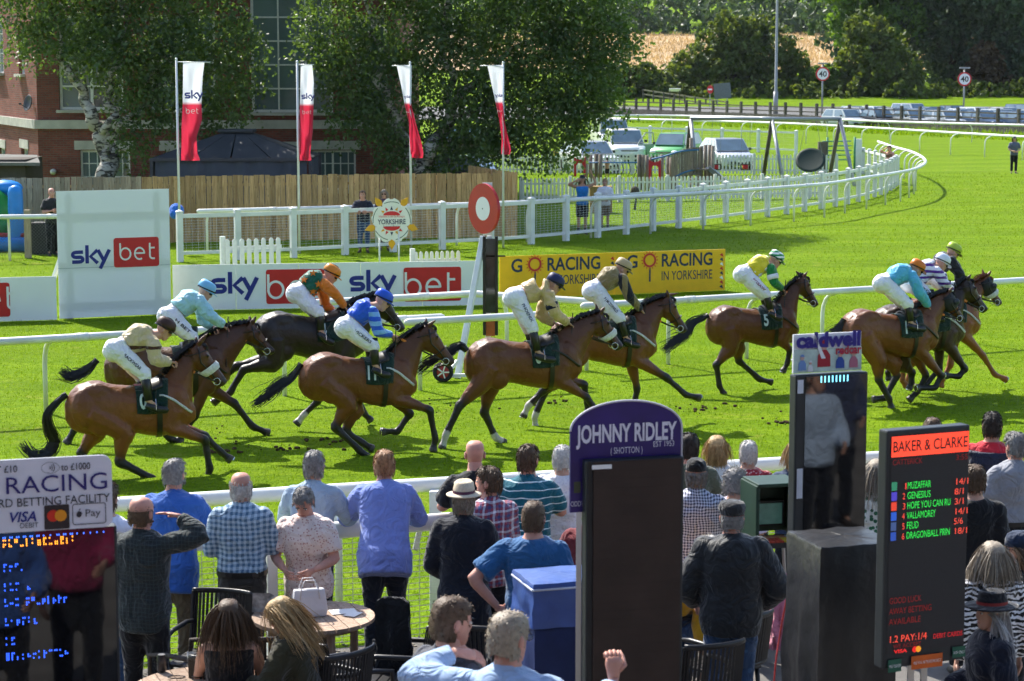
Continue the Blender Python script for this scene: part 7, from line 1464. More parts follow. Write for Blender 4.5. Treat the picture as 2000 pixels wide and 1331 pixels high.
horse('bay horse with number 1 nearest us at the right, partly behind the printed sign', 'ZA', (1733, 795), dict(B=(232, 725), S=(858, 790), P=(962, 450), N=(1072, 640), ear=(988, 415), ear2=(905, 415), NF=((905, 1030), (862, 1112), (752, 1116)), FF=((800, 1030), (742, 1140), (692, 1188)), NH=((470, 920), (478, 1060), (548, 1190), (560, 1240)), FH=((570, 940), (600, 1030), (520, 1180), (452, 1190)), tail=[(215, 690), (165, 740), (110, 800)]), tuple(x * .85 for x in bay),
      dict(label='jockey in turquoise blue silks and orange cap riding number one', z='ZA', helmet=(742, 287), neck=(705, 325), sh_=(708, 350), hip=(515, 400), knee=(678, 545), ankle=(695, 670), toe=(762, 695), elbow=(755, 455), wrist=(818, 560), silk=cloth('silk_turq', '#58b4d8', rough=.4), cap=pm('cap_orange2', '#d8761e', .35, var=.06), whip=False), number='1', hood=True, hd=HR)
# ================================================================== grandstand behind the viewpoint (seen only as reflections in the dark screens)
gs = thing('grandstand', 'brick grandstand behind the viewpoint with a projecting roof', 'grandstand', (0, -6, 0)); mb = MB(); mb.box((0, -7, 6), (60, .5, 12)); mb.build('wall', m_brick, gs); mb = MB(); mb.box((0, -4.6, 10.5), (60, 6, .4)); mb.build('roof', m_slate, gs)
for x in range(-24, 25, 6): mb = MB(); mb.box((x, -6.6, 5), (.8, .5, 10)); mb.build('pier', m_stone, gs)
for x in range(-21, 25, 6): mb = MB(); mb.box((x, -6.72, 4), (3.6, .1, 5)); mb.build('window', m_pane, gs)
# ================================================================== spectators by the rail
def crowd(label, px, py, h=1.75, group='spectators along the near rail', z0=0., **kw):
    pk = {q_: kw.pop(q_) for q_ in ('yaw', 'lean', 'arms', 'hyaw', 'hpitch', 'sit', 'step', 'htilt', 'broad') if q_ in kw}
    if pk.get('sit'): top = z0 + .55 + (.545 * math.cos(R(pk.get('lean', 0))) + .25) * h / 1.75; p = GZ(px, py, top); x, y = p.x, p.y
    else: x, y, top = at_head(px, py, h, pk.get('lean', 0), z0)
    J = pose(x, y, h=h, z0=z0, **pk)
    if 'hand' in kw: J['hand'] = kw.pop('hand')
    return figure(label, J, kw, group), J
tr_black = cloth('trouser_black', '#121215'); tr_grey = cloth('trouser_grey', '#3b3936'); tr_navy = cloth('trouser_navy', '#151a24'); tr_khaki = cloth('trouser_khaki', '#5a5140'); jeans = cloth('jeans_blue', '#2c4566', 'spot', '#3a5a80', 14, .3); jeans_d = cloth('jeans_dark', '#121c2c'); m_belt = pm('belt_black', (.015, .014, .014), .4)
crowd('man in white T shirt half hidden behind the card sign at left', 207, 948, 1.76, yaw=-.2, arms=('down', 'down'), top=cloth('tee_white', '#dfe0ee'), sleeve='short', bottom=jeans, hair=('short', 'brown'), hem=.06)
crowd('bald man in dark checked shirt shading his eyes with his raised right hand', 276, 975, 1.80, yaw=-.25, hyaw=-10, arms=('down', ((.26, .06, .06), (.06, .12, .19))), top=cloth('shirt_darkcheck', '#20282a', 'grid', '#2f3a3c', 34, .2), collar=True, hem=.09, bottom=tr_black, hair=('stub', 'brown'), skin='pink', girth=1.04, belly=.02, broad=1.05, hand={1: dict(d=(-.75, .25, .1), n=(0, .2, 1), curl=.15, s=1)})
crowd('man in blue blazer and khaki trousers leaning towards the near rail', 332, 908, 1.78, yaw=-.15, lean=10, arms=('rail', 'rail'), hyaw=-8, top=cloth('blazer_blue', '#2f5fae'), topname='blazer', collar=True, hem=.16, loose=.03, flare=.02, bottom=tr_khaki, hair=('thin', 'grey'), skin='pink', girth=1.08)
crowd('white haired man in pale blue checked shirt with arms folded and belt', 470, 927, 1.76, yaw=.12, hyaw=8, arms=('crossed', 'crossed'), top=cloth('shirt_bluecheck', '#b9cfe0', 'check', '#4d7190', 24, .5), collar=True, tuck=False, bottom=tr_grey, belt=m_belt, hair=('fringe', 'white'), skin='pink', girth=1.06, belly=.03)
crowd('grey haired man in grey blue shirt leaning on the rail, beyond the floral blouse', 606, 894, 1.76, yaw=-.1, lean=14, arms=('rail', 'rail'), top=cloth('shirt_greyblue', '#9aaec2'), collar=True, bottom=tr_navy, hair=('short', 'grey'), hem=.06)
crowd('grey haired woman in pale floral blouse looking down into her white handbag', 600, 950, 1.64, yaw=math.pi - .15, hpitch=38, lean=9, arms=('work', 'work'), top=cloth('blouse_floral', '#ecd9d0', 'floral', '#c79a90', 46, .32), topname='blouse', sleeve='short', bottom=tr_black, hair=('short', 'grey'), fem=True, girth=1.14, hem=.09, skin='pink', flare=.01)
crowd('red haired balding man in loose blue shirt and dark jeans leaning far over the rail', 750, 898, 1.80, yaw=.05, lean=26, arms=(((.14, .16, -.24), (.08, .40, -.20)), 'rail'), top=cloth('shirt_periwinkle', '#7488cc'), collar=True, sleeve='rolled', hem=.14, loose=.032, flare=.02, bottom=jeans_d, hair=('thin', 'ginger'), skin='pink', girth=1.08, step=.05)
crowd('bald man in black T shirt leaning on the rail beside the straw hat', 930, 870, 1.80, yaw=.1, lean=12, arms=('rail', 'rail'), top=cloth('tee_black', '#14161c'), sleeve='short', bottom=tr_navy, hair=('bald', 'grey'), skin='pink', girth=1.1, glasses='clear')
crowd('man in straw hat and navy suit holding a paper, seen from behind', 906, 952, 1.74, yaw=-.12, arms=(((.08, .02, -.29), (.0, .2, -.42)), 'crossed'), top=cloth('suit_navy', '#141824'), topname='jacket', collar=True, hem=.2, loose=.03, flare=.03, bottom=cloth('suit_navy2', '#12151f'), hair=('short', 'ash'), hat=('brim', pm('straw', (.62, .52, .38), .8, var=.12, vs_=60, bump=.3, bs=120), pm('hat_ribbon', (.09, .02, .05), .6), .135), skin='tan')
crowd('man in red and blue plaid shirt turning his head to the left', 955, 918, 1.76, yaw=.55, hyaw=38, arms=('crossed', 'crossed'), top=cloth('shirt_plaid', '#8a3b4e', 'plaid', '#39507e', 26, .5), collar=True, sleeve='rolled', bottom=tr_navy, hair=('short', 'brown'), skin='pink', hem=.06, girth=1.05)
crowd('man in teal polo shirt with thin white stripes at the rail', 1030, 878, 1.78, yaw=-.1, hyaw=-15, arms=('rail', 'rail'), lean=6, top=cloth('polo_teal', '#0c5f70', 'hstripe', '#d8ecee', 15, .13), sleeve='short', collar=True, bottom=tr_navy, hair=('short', 'brown'), skin='pink', girth=1.1)
crowd('white haired woman in white top with a shoulder strap beside the purple sign', 1098, 876, 1.66, yaw=-.2, arms=('down', 'rail'), top=cloth('top_white', '#e4e2ea', 'floral', '#c9c2d8', 50, .25), topname='top', sleeve='short', bottom=tr_navy, hair=('short', 'white'), fem=True, hem=.07, girth=1.08)
crowd('cropped haired man in blue T shirt with one hand on his hip', 1042, 986, 1.78, yaw=-.12, hyaw=-4, arms=('hip', 'down'), top=cloth('tee_blue', '#24598a'), sleeve='short', hem=.09, bottom=tr_navy, hair=('buzz', 'brown'), skin='pink', girth=1.12, broad=1.08, loose=.026, belly=.02, hand={0: dict(d=(.8, .1, -.35), n=(-.3, -.9, .2), curl=.7)})
crowd('person in maroon shirt mostly hidden behind the purple sign', 1160, 968, 1.74, yaw=-.1, arms=(((.1, .02, -.28), (.0, .12, -.4)), 'down'), top=cloth('shirt_maroon', '#6e1a22'), sleeve='short', bottom=tr_navy, hair=('short', 'grey'), girth=1.1, skin='pink')
crowd('dark haired man behind the black cap, close to the rail', 1346, 852, 1.76, yaw=-.1, arms=('rail', 'rail'), top=cloth('shirt_olive', '#4d5546'), bottom=tr_navy, hair=('short', 'dark'), skin='pink')
crowd('man in back to front black cap and small checked shirt', 1360, 902, 1.78, yaw=-.1, arms=('crossed', 'crossed'), top=cloth('shirt_gingham', '#d5d6e4', 'check', '#22284a', 44, .5), collar=True, hem=.09, bottom=tr_khaki, hair=('short', 'grey'), hat=('cap', cloth('cap_black', '#131316')), skin='pink', girth=1.15, broad=1.05)
crowd('blonde woman in white top with a dark bag strap at the rail', 1400, 858, 1.66, yaw=-.15, arms=('rail', 'rail'), top=cloth('top_white2', '#dde3ea'), topname='top', bottom=jeans_d, hair=('bob', 'blond'), fem=True)
crowd('white haired woman in red floral top with white strap', 1462, 867, 1.62, yaw=-.1, arms=('rail', 'rail'), top=cloth('top_redfloral', '#a32a38', 'floral', '#d9b4b8', 40, .3), topname='top', sleeve='short', bottom=tr_navy, hair=('short', 'white'), fem=True, girth=1.1)
crowd('grey curly haired woman in pale lilac T shirt in front of the green terminal', 1436, 922, 1.62, yaw=-.1, hyaw=-25, arms=('wide', 'down'), top=cloth('tee_lilac', '#d8cce4', 'floral', '#e9e2f2', 40, .3), topname='top', sleeve='short', bottom=tr_grey, hair=('curly', 'grey'), fem=True, skin='tan', girth=1.1, hem=.07)
crowd('man in grey flat cap, black jacket and blue jeans seen from behind', 1430, 984, 1.80, yaw=-.06, arms=(((.13, .0, -.29), (.06, .18, -.44)), ((.15, .0, -.29), (.04, .18, -.44))), top=cloth('jacket_black', '#1d2024', rough=.6), topname='jacket', collar=True, hem=.07, loose=.045, bottom=jeans, hair=('buzz', 'grey'), hat=('flat', cloth('flatcap_grey', '#2b2b2d')), skin='pink', girth=1.08, broad=1.1)
crowd('white haired woman in yellow cardigan sitting behind the flat cap', 1392, 1052, 1.60, sit=True, yaw=.6, arms=('table', 'table'), hpitch=25, top=cloth('cardigan_yellow', '#c99a1c'), topname='cardigan', bottom=jeans, hair=('curly', 'white'), fem=True)
crowd('blonde woman with green patterned top behind the tall screen', 1713, 905, 1.66, yaw=-.1, arms=('rail', 'rail'), top=cloth('top_greenleaf', '#dfe4dc', 'floral', '#2e6b4c', 22, .38), topname='top', bottom=tr_navy, hair=('long', 'ash'), fem=True)
crowd('blonde woman at the rail just left of the tall printed sign', 1556, 868, 1.66, yaw=-.1, arms=('rail', 'rail'), top=cloth('top_navy2', '#2b3c58'), topname='top', bottom=tr_navy, hair=('bob', 'blond'), fem=True)
crowd('balding man whose head just shows above the betting board', 1822, 822, 1.74, yaw=-.1, arms=('rail', 'rail'), top=cloth('shirt_peach', '#b07a66'), bottom=tr_navy, hair=('thin', 'brown'), skin='pink')
crowd('dark haired man in quilted navy gilet over red shirt', 1938, 813, 1.80, yaw=-.25, arms=('rail', 'rail'), lean=6, top=cloth('gilet_navy', '#141d36', 'hstripe', '#0f1628', 16, .12, rough=.5), topname='gilet', sleeve='none', under=cloth('shirt_red', '#c02434'), hem=.06, loose=.036, bottom=tr_black, hair=('short', 'dark'), skin='tan', girth=1.06)
crowd('grey haired man in grey polo shirt at the right edge', 1984, 850, 1.74, yaw=.25, hyaw=10, arms=(((.1, .04, -.28), (.02, .2, -.42)), 'rail'), top=cloth('polo_grey', '#8b8d95'), sleeve='short', collar=True, bottom=tr_black, belt=m_belt, hair=('short', 'grey'), skin='pink', girth=1.15, belly=.04)
crowd('person in black jacket between the betting board and the grey polo man', 1905, 915, 1.76, yaw=-.1, arms=('down', 'down'), top=cloth('jacket_black2', '#101115'), topname='jacket', hem=.1, bottom=tr_black, hair=('short', 'brown'))
crowd('woman with ash blonde hair in black and white zebra print top', 1940, 1067, 1.64, yaw=.15, arms=('down', 'down'), top=cloth('top_zebra', '#0f0f12', 'zebra', '#e6e6ea', 9, .5), topname='top', hem=.1, loose=.03, bottom=tr_black, hair=('long', 'ash'), fem=True)
crowd('woman in dark blue beret and sunglasses at the right edge', 1992, 1046, 1.66, yaw=1.2, hyaw=20, arms=('work', 'work'), top=cloth('top_dark', '#18191e'), topname='top', bottom=tr_black, hair=('long', 'brown'), hat=('beanie', cloth('beret_blue', '#1a2a44')), glasses='sun', fem=True)
crowd('woman in wide black hat with silver hair and navy jacket at lower right', 1938, 1168, 1.62, yaw=1.7, hyaw=5, arms=('down', 'work'), top=cloth('jacket_navy3', '#141a2c'), topname='jacket', collar=True, hem=.12, loose=.03, bottom=tr_black, hair=('long', 'silver'), hat=('brim', cloth('hat_black', '#14141a'), pm('hat_red', (.25, .02, .02), .6), .165), fem=True)
crowd('brunette woman in black sleeveless top sitting at the front table', 446, 1176, 1.64, sit=True, yaw=.05, arms=('table', 'table'), group='people sitting at the tables', top=cloth('top_black', '#0f0f12'), topname='top', sleeve='none', bottom=tr_black, hair=('long', 'brown'), fem=True, skin='fair')
crowd('blonde woman in dark olive jacket bending over the table', 592, 1172, 1.66, sit=True, yaw=1.35, hyaw=10, hpitch=30, lean=12, arms=('table', 'table'), group='people sitting at the tables', top=cloth('jacket_olive', '#33311f'), topname='jacket', loose=.035, bottom=tr_black, hair=('long', 'blond'), fem=True)
crowd('man with faded haircut in grey jacket looking to the right, bottom centre', 878, 1176, 1.76, z0=.6, yaw=-.9, hyaw=-10, hpitch=8, arms=('down', 'down'), top=cloth('jacket_grey', '#4a4c55'), topname='jacket', collar=True, bottom=tr_black, hair=('buzz', 'brown'), skin='pink')
crowd('man with glasses in pale blue shirt raising both hands, bottom centre', 992, 1206, 1.80, z0=.6, yaw=-.18, hyaw=-28, hpitch=5, arms=(((.30, .12, .0), (.10, .22, .09)), ((.25, .06, -.24), (.28, .18, .02))), top=cloth('shirt_paleblue', '#9db6d8'), collar=True, bottom=tr_navy, hair=('buzz', 'ash'), skin='pink', glasses='clear', broad=1.05, hand={0: dict(d=(.9, .35, -.25), n=(.1, -.5, 1), curl=.45, s=-1), 1: dict(d=(0, .1, 1), n=(.2, -1, .1), curl=1.3)})
# spectators on the terrace below the camera: out of frame, mirrored in the glossy screens
for i, (x, y, col, lb) in enumerate(((-1.7, 8.2, '#3a5a9a', 'man in blue shirt on the terrace below the left of the view'), (-.95, 7.6, '#8a2850', 'man in maroon top on the terrace below the view'), (5.4, 10.9, '#a8bcd6', 'man in pale shirt on the terrace beyond the right edge'), (6.6, 10.1, '#3c4460', 'man in dark jacket on the terrace beyond the right edge'))):
    figure(lb, pose(x, y, h=1.76, z0=.6, yaw=.1 * i, arms=('down', 'work')), dict(top=cloth('terrace' + col, col), bottom=tr_navy, hair=('short', 'grey')), 'spectators on the terrace', vox=.028)
# far spectators
fg = 'people beyond the far rail'
def far(label, px, y, h, **kw):
    pk = {q_: kw.pop(q_) for q_ in ('yaw', 'lean', 'arms', 'hyaw', 'hpitch', 'z0') if q_ in kw}; p = XY(px, y); return figure(label, pose(p.x, p.y, h=h, **pk), kw, fg, vox=.03)
far('bald man in dark T shirt with folded arms beside the tall board', 108, 56.0, 1.78, yaw=math.pi + .5, arms=('crossed', 'crossed'), top=cloth('tee_charcoal', '#2a2a2d'), sleeve='short', bottom=tr_black, hair=('bald', 'grey'), skin='pink')
far('man in navy T shirt leaning on the far white fence', 712, 57.0, 1.72, yaw=math.pi, lean=26, arms=('rail', 'rail'), top=cloth('tee_navyf', '#1b2133'), sleeve='short', bottom=jeans, hair=('short', 'brown'), skin='pink')
far('woman in sunglasses standing behind the rose shaped sign', 752, 57.6, 1.64, yaw=math.pi, arms=('down', 'down'), top=cloth('top_purple', '#4a3a50'), topname='top', bottom=tr_black, hair=('bob', 'ash'), fem=True, glasses='sun')
far('girl in bright blue crop top raising both arms behind the white fence', 1136, 63.2, 1.76, yaw=math.pi, arms=(((.22, .04, .10), (.12, .06, .36)), ((.24, .06, .06), (.02, .14, .18))), top=cloth('crop_blue', '#1f74c0'), topname='crop_top', sleeve='none', bottom=cloth('shorts_black', '#141418'), botname='shorts', leglen=.5, hair=('long', 'brown'), hat=('cap', cloth('cap_dark2', '#22242c')), fem=True, skin='tan')
far('boy in white T shirt and brown shorts beside the girl in blue', 1180, 64.5, 1.58, yaw=math.pi - .1, arms=('work', 'work'), top=cloth('tee_white3', '#e2dfe8'), sleeve='short', bottom=cloth('shorts_brown', '#6a5234'), botname='shorts', leglen=.5, hair=('short', 'blond'), skin='tan')
far('small child in black shorts climbing the playground ropes', 1184, 86.2, .92, z0=.38, yaw=.4, arms=('raise', 'rail'), bottom=cloth('shorts_black', 0), botname='shorts', leglen=.5, hair=('short', 'dark'), skin='tan')
far('bare shouldered woman leaning on the far tip of the white enclosure fence', 1733, 90.5, 1.66, yaw=math.pi - .6, lean=22, arms=('rail', 'brow'), top=cloth('top_tan', '#7a5a4a'), topname='top', sleeve='none', bottom=tr_navy, hair=('short', 'brown'), fem=True, skin='pink')
far('steward in grey blue shirt, black trousers and cap standing on the far turf', 1970, 99.5, 1.72, yaw=math.pi, arms=('work', 'work'), top=cloth('shirt_steward', '#5d6078'), sleeve='short', bottom=tr_black, hair=('bob', 'brown'), hat=('cap', cloth('cap_grey3', '#4a4a58')), fem=True)
# ================================================================== bookmakers' boards and pitches
BD = Vector((.92, .39, 0)).normalized()
def unit(px, y, W_, zb, zt_, name, label, cat, ang=None, th=.09, body=None, legs=True):
    d = Vector((math.cos(ang), math.sin(ang), 0)) if ang is not None else BD; c = XY(px, y); t = thing(name, label, cat, c, 0, "bookmakers' boards"); nb = Vector((-d.y, d.x, 0))
    at = lambda u, z: c + d * ((u - .5) * W_) + UP * z
    if body is not None:
        mb = MB(); mb.beam(at(0, (zb + zt_) / 2) + nb * th / 2, at(1, (zb + zt_) / 2) + nb * th / 2, th, zt_ - zb); mb.build('case', body, t, bevel=.012)
    if legs:
        for u in (.42, .58): mb = MB(); mb.beam(at(u, .02) + nb * .06, at(u, zb + .3) + nb * .06, .035, .035); mb.build('stand_pole', m_rim, t)
        mb = MB(); mb.beam(at(.2, .04) + nb * .06, at(.8, .04) + nb * .06, .5, .05); mb.build('stand_base', m_black, t)
    return t, at, d, nb
def sheet(at, u0, u1, z0, z1, nb, lift, mat, name, t):
    mb = MB(); mb.add([at(u0, z0) - nb * lift, at(u1, z0) - nb * lift, at(u1, z1) - nb * lift, at(u0, z1) - nb * lift], [(0, 1, 2, 3)]); return mb.build(name, mat, t)
m_case = pm('led_case', (.02, .024, .028), .45, .4, var=.1); m_gloss = pm('led_gloss', (.004, .004, .005), .03, .8, var=0); m_matrix = pm('led_matrix', (.030, .029, .032), .5, .3, var=.08, vs_=90)
def led(c, s=1.): return pm('led_' + c.strip('#') + str(s), c, .5, var=0, emit=c, es=s)
# --- right hand board with the runners
Y4 = 12.2; z1, z0 = AY(1815, 836, Y4).z, AY(1825, 1298, Y4).z; W4 = .565; TH = math.atan2(BD.y, BD.x)
t, at, d, nb = unit(1819, Y4, W4, z0, z1, 'odds_board', 'tall dark LED betting board with a red title strip and green runners list', 'betting board', body=m_case)
sheet(at, .045, .985, z0 + .09, z1 - .03, nb, .003, m_matrix, 'screen', t); sheet(at, .05, .98, z1 - .155, z1 - .035, nb, .006, led('#e8432c', .75), 'title_strip', t)
LT = lambda txt, u, z, h, m, w=None, al='LEFT', **kw: lettering(txt, at(u, z), d, UP, h, m, t, lift=.010, width=w, align=al, **kw)
LT('BAKER & CLARKE', .06, z1 - .125, .062, m_blk, .505, bold=.01); m_gr = led('#2fd24a', .6); m_rd = led('#e04a38', .6); m_dr = led('#7a1c1c', .35)
LT('CATTERICK', .06, z1 - .20, .032, m_dr, .2); LT('3:55', .82, z1 - .2, .032, m_dr, .08)
for i, (nm, od, cc) in enumerate((('MUZAFFAR', '14/1', '#2f7a5a'), ('GENESIUS', '8/1', '#4a3fb0'), ('HOPE YOU CAN RU', '3/1', '#d8402c'), ('VALLAMOREY', '14/1', '#2a55b8'), ('FEUD', '5/6', '#3c4f7a'), ('DRAGONBALL PRIN', '18/1', '#2a4aa0'))):
    z = z1 - .345 - i * .0585; LT(str(i + 1), .19, z, .036, m_rd, .008 if i == 0 else .016); LT(nm, .245, z, .040, m_gr, .0196 * len(nm)); LT(od, .815, z, .036, m_rd, .0205 * len(od)); sheet(at, .06, .125, z - .004, z + .046, nb, .007, led(cc, .45), 'silks_icon', t)
for i, tx in enumerate(('GOOD LUCK', 'AWAY BETTING', 'AVAILABLE')): LT(tx, .06, z0 + .385 - i * .062, .036, m_dr, .024 * len(tx))
LT('1.2 PAY:1/4', .06, z0 + .155, .040, m_rd, .25); LT('WE ACCEPT', .12, z0 + .118, .026, m_dr, .19); LT('DEBIT CARDS', .6, z0 + .15, .028, led('#b01c22', .6), .2); LT('VISA', .13, z0 + .09, .02, led('#d02424', .7), .09, bold=.02)
mb = MB()
for dx, mi in ((-.012, 0), (.012, 1)): c = at(.40, z0 + .10) - nb * .011 + d * dx; mb.tube([c, c - nb * .001 * (1 + mi)], .018, 14, mi)
mb.build('card_emblem', [led('#d02020', .5), led('#e09020', .5)], t)
for u0, u1, dz0, dz1, col, tx in ((.06, .22, -.02, .055, '#1c5a46', 'MIND YOUR STEP'), (.34, .72, -.02, .06, '#d0601c', 'ARE YOU 18? PLEASE PROVE IT'), (.84, 1.0, .02, .085, '#1c5a46', 'WIN ONLY')): sheet(at, u0, u1, z0 + dz0, z0 + dz1, nb, .012, pm('sticker' + col, col, .5), 'sticker', t); lettering(tx, at((u0 + u1) / 2, z0 + (dz0 + dz1) / 2 - .01), d, UP, .018, m_white, t, lift=.016, width=(u1 - u0) * W4 * .88)
# --- purple arched sign and its dark slatted board
Y2 = 12.0; W2 = .585; zt2 = AY(1230, 897, Y2).z; zb2 = .95; A2 = R(15)
t, at, d, nb = unit(1243, Y2, W2, zb2, zt2, 'slat_board', 'tall dark brown slatted LED board below the purple arched sign', 'betting board', A2, body=m_case)
for i in range(34):
    z = zb2 + .03 + i * (zt2 - zb2 - .06) / 33; mb = MB(); mb.beam(at(.07, z) - nb * .008, at(.96, z) - nb * .008, .012, (zt2 - zb2) / 33 * .96); mb.build('slat', pm('slat_brown', (.036, .022, .018), .55, .3, var=.2), t)
sheet(at, .02, .045, zb2, zt2, nb, .004, m_black, 'edge_strip', t); sheet(at, .05, .25, zt2 - .045, zt2 - .02, nb, .018, m_white, 'sticker', t)
t, at, d, nb = unit(1225, Y2 + .06, .665, zt2 - .3, zt2, 'arched_sign', 'purple arched bookmaker sign with white name lettering', 'sign', A2, body=None, legs=False); m_pur = pm('sign_purple', '#2c1a66', .35, .4, var=.22, vs_=7)
zs0 = AY(1110, 1000, Y2).z; zs1 = AY(1225, 786, Y2).z; zsh = AY(1110, 842, Y2).z; out = [(-.3325, zs0), (.3325, zs0)] + [(.3325 * math.cos(q_), zsh + (zs1 - zsh) * math.sin(q_) ** 1.0) for q_ in np.linspace(0, math.pi, 25)]
mb = MB(); mb.plate(out, at(.5, 0) + nb * .02, d, UP, -.02); mb.build('panel', m_pur, t); mb = MB(); mb.tube([at(.5, 0) + d * a + UP * b for a, b in out[1:] ] , .006, 6); mb.build('edge_trim', pm('trim_pale', (.6, .58, .66), .4), t, True)
m_sw = pm('sign_letter', (.72, .70, .80), .5, var=.06, vs_=40)
lettering('JOHNNY RIDLEY', at(.5, AY(1225, 865, Y2).z), d, UP, .098, m_sw, t, width=.60, bold=.03); lettering('( SHOTTON )', at(.5, AY(1225, 889, Y2).z), d, UP, .036, m_sw, t, width=.19); lettering('EST 1953', at(.835, AY(1303, 879, Y2).z), d, UP, .032, m_sw, t, width=.125)
lettering("ODD's", at(.06, AY(1125, 988, Y2).z), d, UP, .030, m_sw, t, width=.075); lettering('No.', at(.955, AY(1330, 980, Y2).z), d, UP, .03, m_sw, t, width=.06)
for u in (.06, .955): sheet(at, u - .03, u + .03, AY(1125, 962, Y2).z, AY(1125, 940, Y2).z, nb, .004, pm('panel_green', (.06, .07, .04), .5), 'card_slot', t)
for u in (.1, .9): mb = MB(); mb.beam(at(u, .02) + nb * .05, at(u, zs0 + .1) + nb * .05, .03, .03); mb.build('stand_pole', m_rim, t)
# --- tall printed sign over a black glossy screen
Y3 = 14.0; W3 = .535; za, zb3 = AY(1620, 730, Y3).z, AY(1625, 1052, Y3).z; A3 = R(20)
t, at, d, nb = unit(1627, Y3, W3, zb3 - .4, za, 'glossy_screen', 'black glossy LED screen under the printed racing sign', 'betting board', A3, body=m_case)
sheet(at, .13, .985, zb3 - .38, za - .012, nb, .004, m_gloss, 'screen', t); sheet(at, .02, .1, za - .12, za - .03, nb, .006, pm('label_white', (.6, .62, .68), .5), 'sticker', t); sheet(at, .03, .11, za - .82, za - .62, nb, .006, pm('label_white', 0), 'sticker', t)
for i in range(8): sheet(at, .335 + i * .052, .335 + i * .052 + .014, za - .055, za - .012, nb, .008, led('#7fe6ff', 1.6), 'led_dash', t)
t, at, d, nb = unit(1617, Y3 + .02, .50, za, za + .3, 'printed_sign', 'printed sign with purple name and small pictures of riders', 'sign', A3, body=None, legs=False); zc1 = AY(1617, 652, Y3).z
mb = MB(); mb.beam(at(0, (za + zc1) / 2 + .005) + nb * .012, at(1, (za + zc1) / 2 + .005) + nb * .012, .014, zc1 - za - .01); mb.build('panel', pm('print_paper', (.88, .88, .90), .4), t); Hs = zc1 - za
sheet(at, .0, 1, za + .012, za + Hs * .62, nb, -.003 + .008, pm('print_haze', (.48, .60, .54), .6, var=.25, vs_=14), 'print_ground', t)
lettering('caldwell', at(.5, za + Hs * .68), d, UP, .092, pm('print_purple', '#2c1f80', .5, var=0), t, lift=.012, width=.475, bold=.05); lettering('redcar', at(.80, za + Hs * .47), d, UP, .055, pm('print_redd', '#b3243c', .5, var=0), t, lift=.012, width=.19, bold=.03)
for u, cc, k in ((.44, '#a3202f', 1.5), (.68, '#2a4c9c', 1.), (.88, '#b06a80', 1.), (.12, '#6a8cc0', .9), (.24, '#d8dce0', .6)):
    mb = MB(); c = at(u, za + .03 * k) - nb * .009; mb.plate([(-.032 * k, 0), (.032 * k, 0), (.03 * k, .05 * k), (.012 * k, .075 * k), (-.012 * k, .075 * k), (-.03 * k, .05 * k)], c, d, UP, .002); mb.plate([(.016 * k * math.cos(q_), .092 * k + .018 * k * math.sin(q_)) for q_ in np.linspace(0, 6.0, 10)], c - nb * .001, d, UP, .002, 1); mb.plate([(.018 * k * math.cos(q_), .10 * k + .018 * k * math.sin(q_)) for q_ in np.linspace(0, math.pi, 8)], c - nb * .002, d, UP, .002); mb.build('printed_rider', [pm('pr' + cc, cc, .6, var=.1), pm('pr_face', (.55, .35, .28), .6)], t)
mb = MB(); mb.plate([(0, 0), (.03, .0), (-.05, .16), (-.065, .155)], at(.40, za + .1) - nb * .012, d, UP, .002); mb.build('printed_rider', m_white, t)
# --- left card sign and LED board
Y1 = 10.62; A1 = R(17); z1a = AY(100, 898, Y1).z; z1b = AY(100, 1040, Y1).z; sw_ = .95; cx = 203 - (sw_ / 2) * FPX / Y1 * .955
t, at, d, nb = unit(cx, Y1, sw_, z1b, z1a, 'card_sign', 'white card betting sign with purple lettering at the lower left', 'sign', A1, body=None, legs=False)
mb = MB(); mb.plate(rrect(sw_, z1a - z1b, .05, 6), at(.5, (z1a + z1b) / 2), d, UP, .012); mb.build('panel', pm('card_white', (.70, .70, .78), .35, .5, var=.04), t); hS = z1a - z1b; m_pl = pm('letter_purple', '#2a2470', .5, var=0); m_gy = pm('letter_grey', '#2e2e38', .5, var=0)
LL = lambda tx, u, f, h, m, w, **kw: lettering(tx, at(u, z1b + hS * f), d, UP, h, m, t, lift=.006, width=w, **kw)
LL('RACING', .71, .535, .085, m_pl, .50, bold=.0); LL('CARD BETTING FACILITY', .655, .355, .042, m_gy, .63, bold=.004); LL('MIN BET £10', .38, .83, .034, m_gy, .24, bold=.01); LL('to £1000', .81, .82, .034, m_gy, .145, bold=.012)
LL('VISA', .53, .145, .050, pm('letter_visa', '#1b2a80', .5, var=0), .13, bold=.02, shear=.25); LL('DEBIT', .56, .055, .026, m_gy, .09)
mb = MB(); c = at(.665, z1b + hS * .865) - nb * .006
for r_ in (.012, .022, .032): stroke([(r_ * math.cos(q_), r_ * math.sin(q_)) for q_ in np.linspace(-.7, .7, 8)], .004, c, d, UP, -nb * .002, mb)
stroke([(.045 * math.cos(q_) + .012, .028 * math.sin(q_)) for q_ in np.linspace(0, 6.28, 20)], .002, c, d, UP, -nb * .001, mb); mb.build('contactless_mark', m_gy, t)
mb = MB(); mb.plate(rrect(.125, .125, .008), at(.705, z1b + hS * .18) - nb * .004, d, UP, .003); mb.build('card_mark', m_blk, t)
for dx, mi, cc in ((-.019, 0, '#d6301c'), (.019, 1, '#e8941c')): mb = MB(); c = at(.705, z1b + hS * .20) - nb * (.007 + .002 * mi) + d * dx; mb.tube([c, c + nb * .001], .030, 18); mb.build('card_circle', pm('mc' + str(mi), cc, .5, var=0), t)
mb = MB(); P_ = rrect(.165, .105, .012) ; stroke(P_ + [P_[0]], .004, at(.875, z1b + hS * .20), d, UP, -nb * .005, mb); mb.build('pay_frame', m_gy, t); LL('Pay', .895, .165, .036, m_gy, .075)
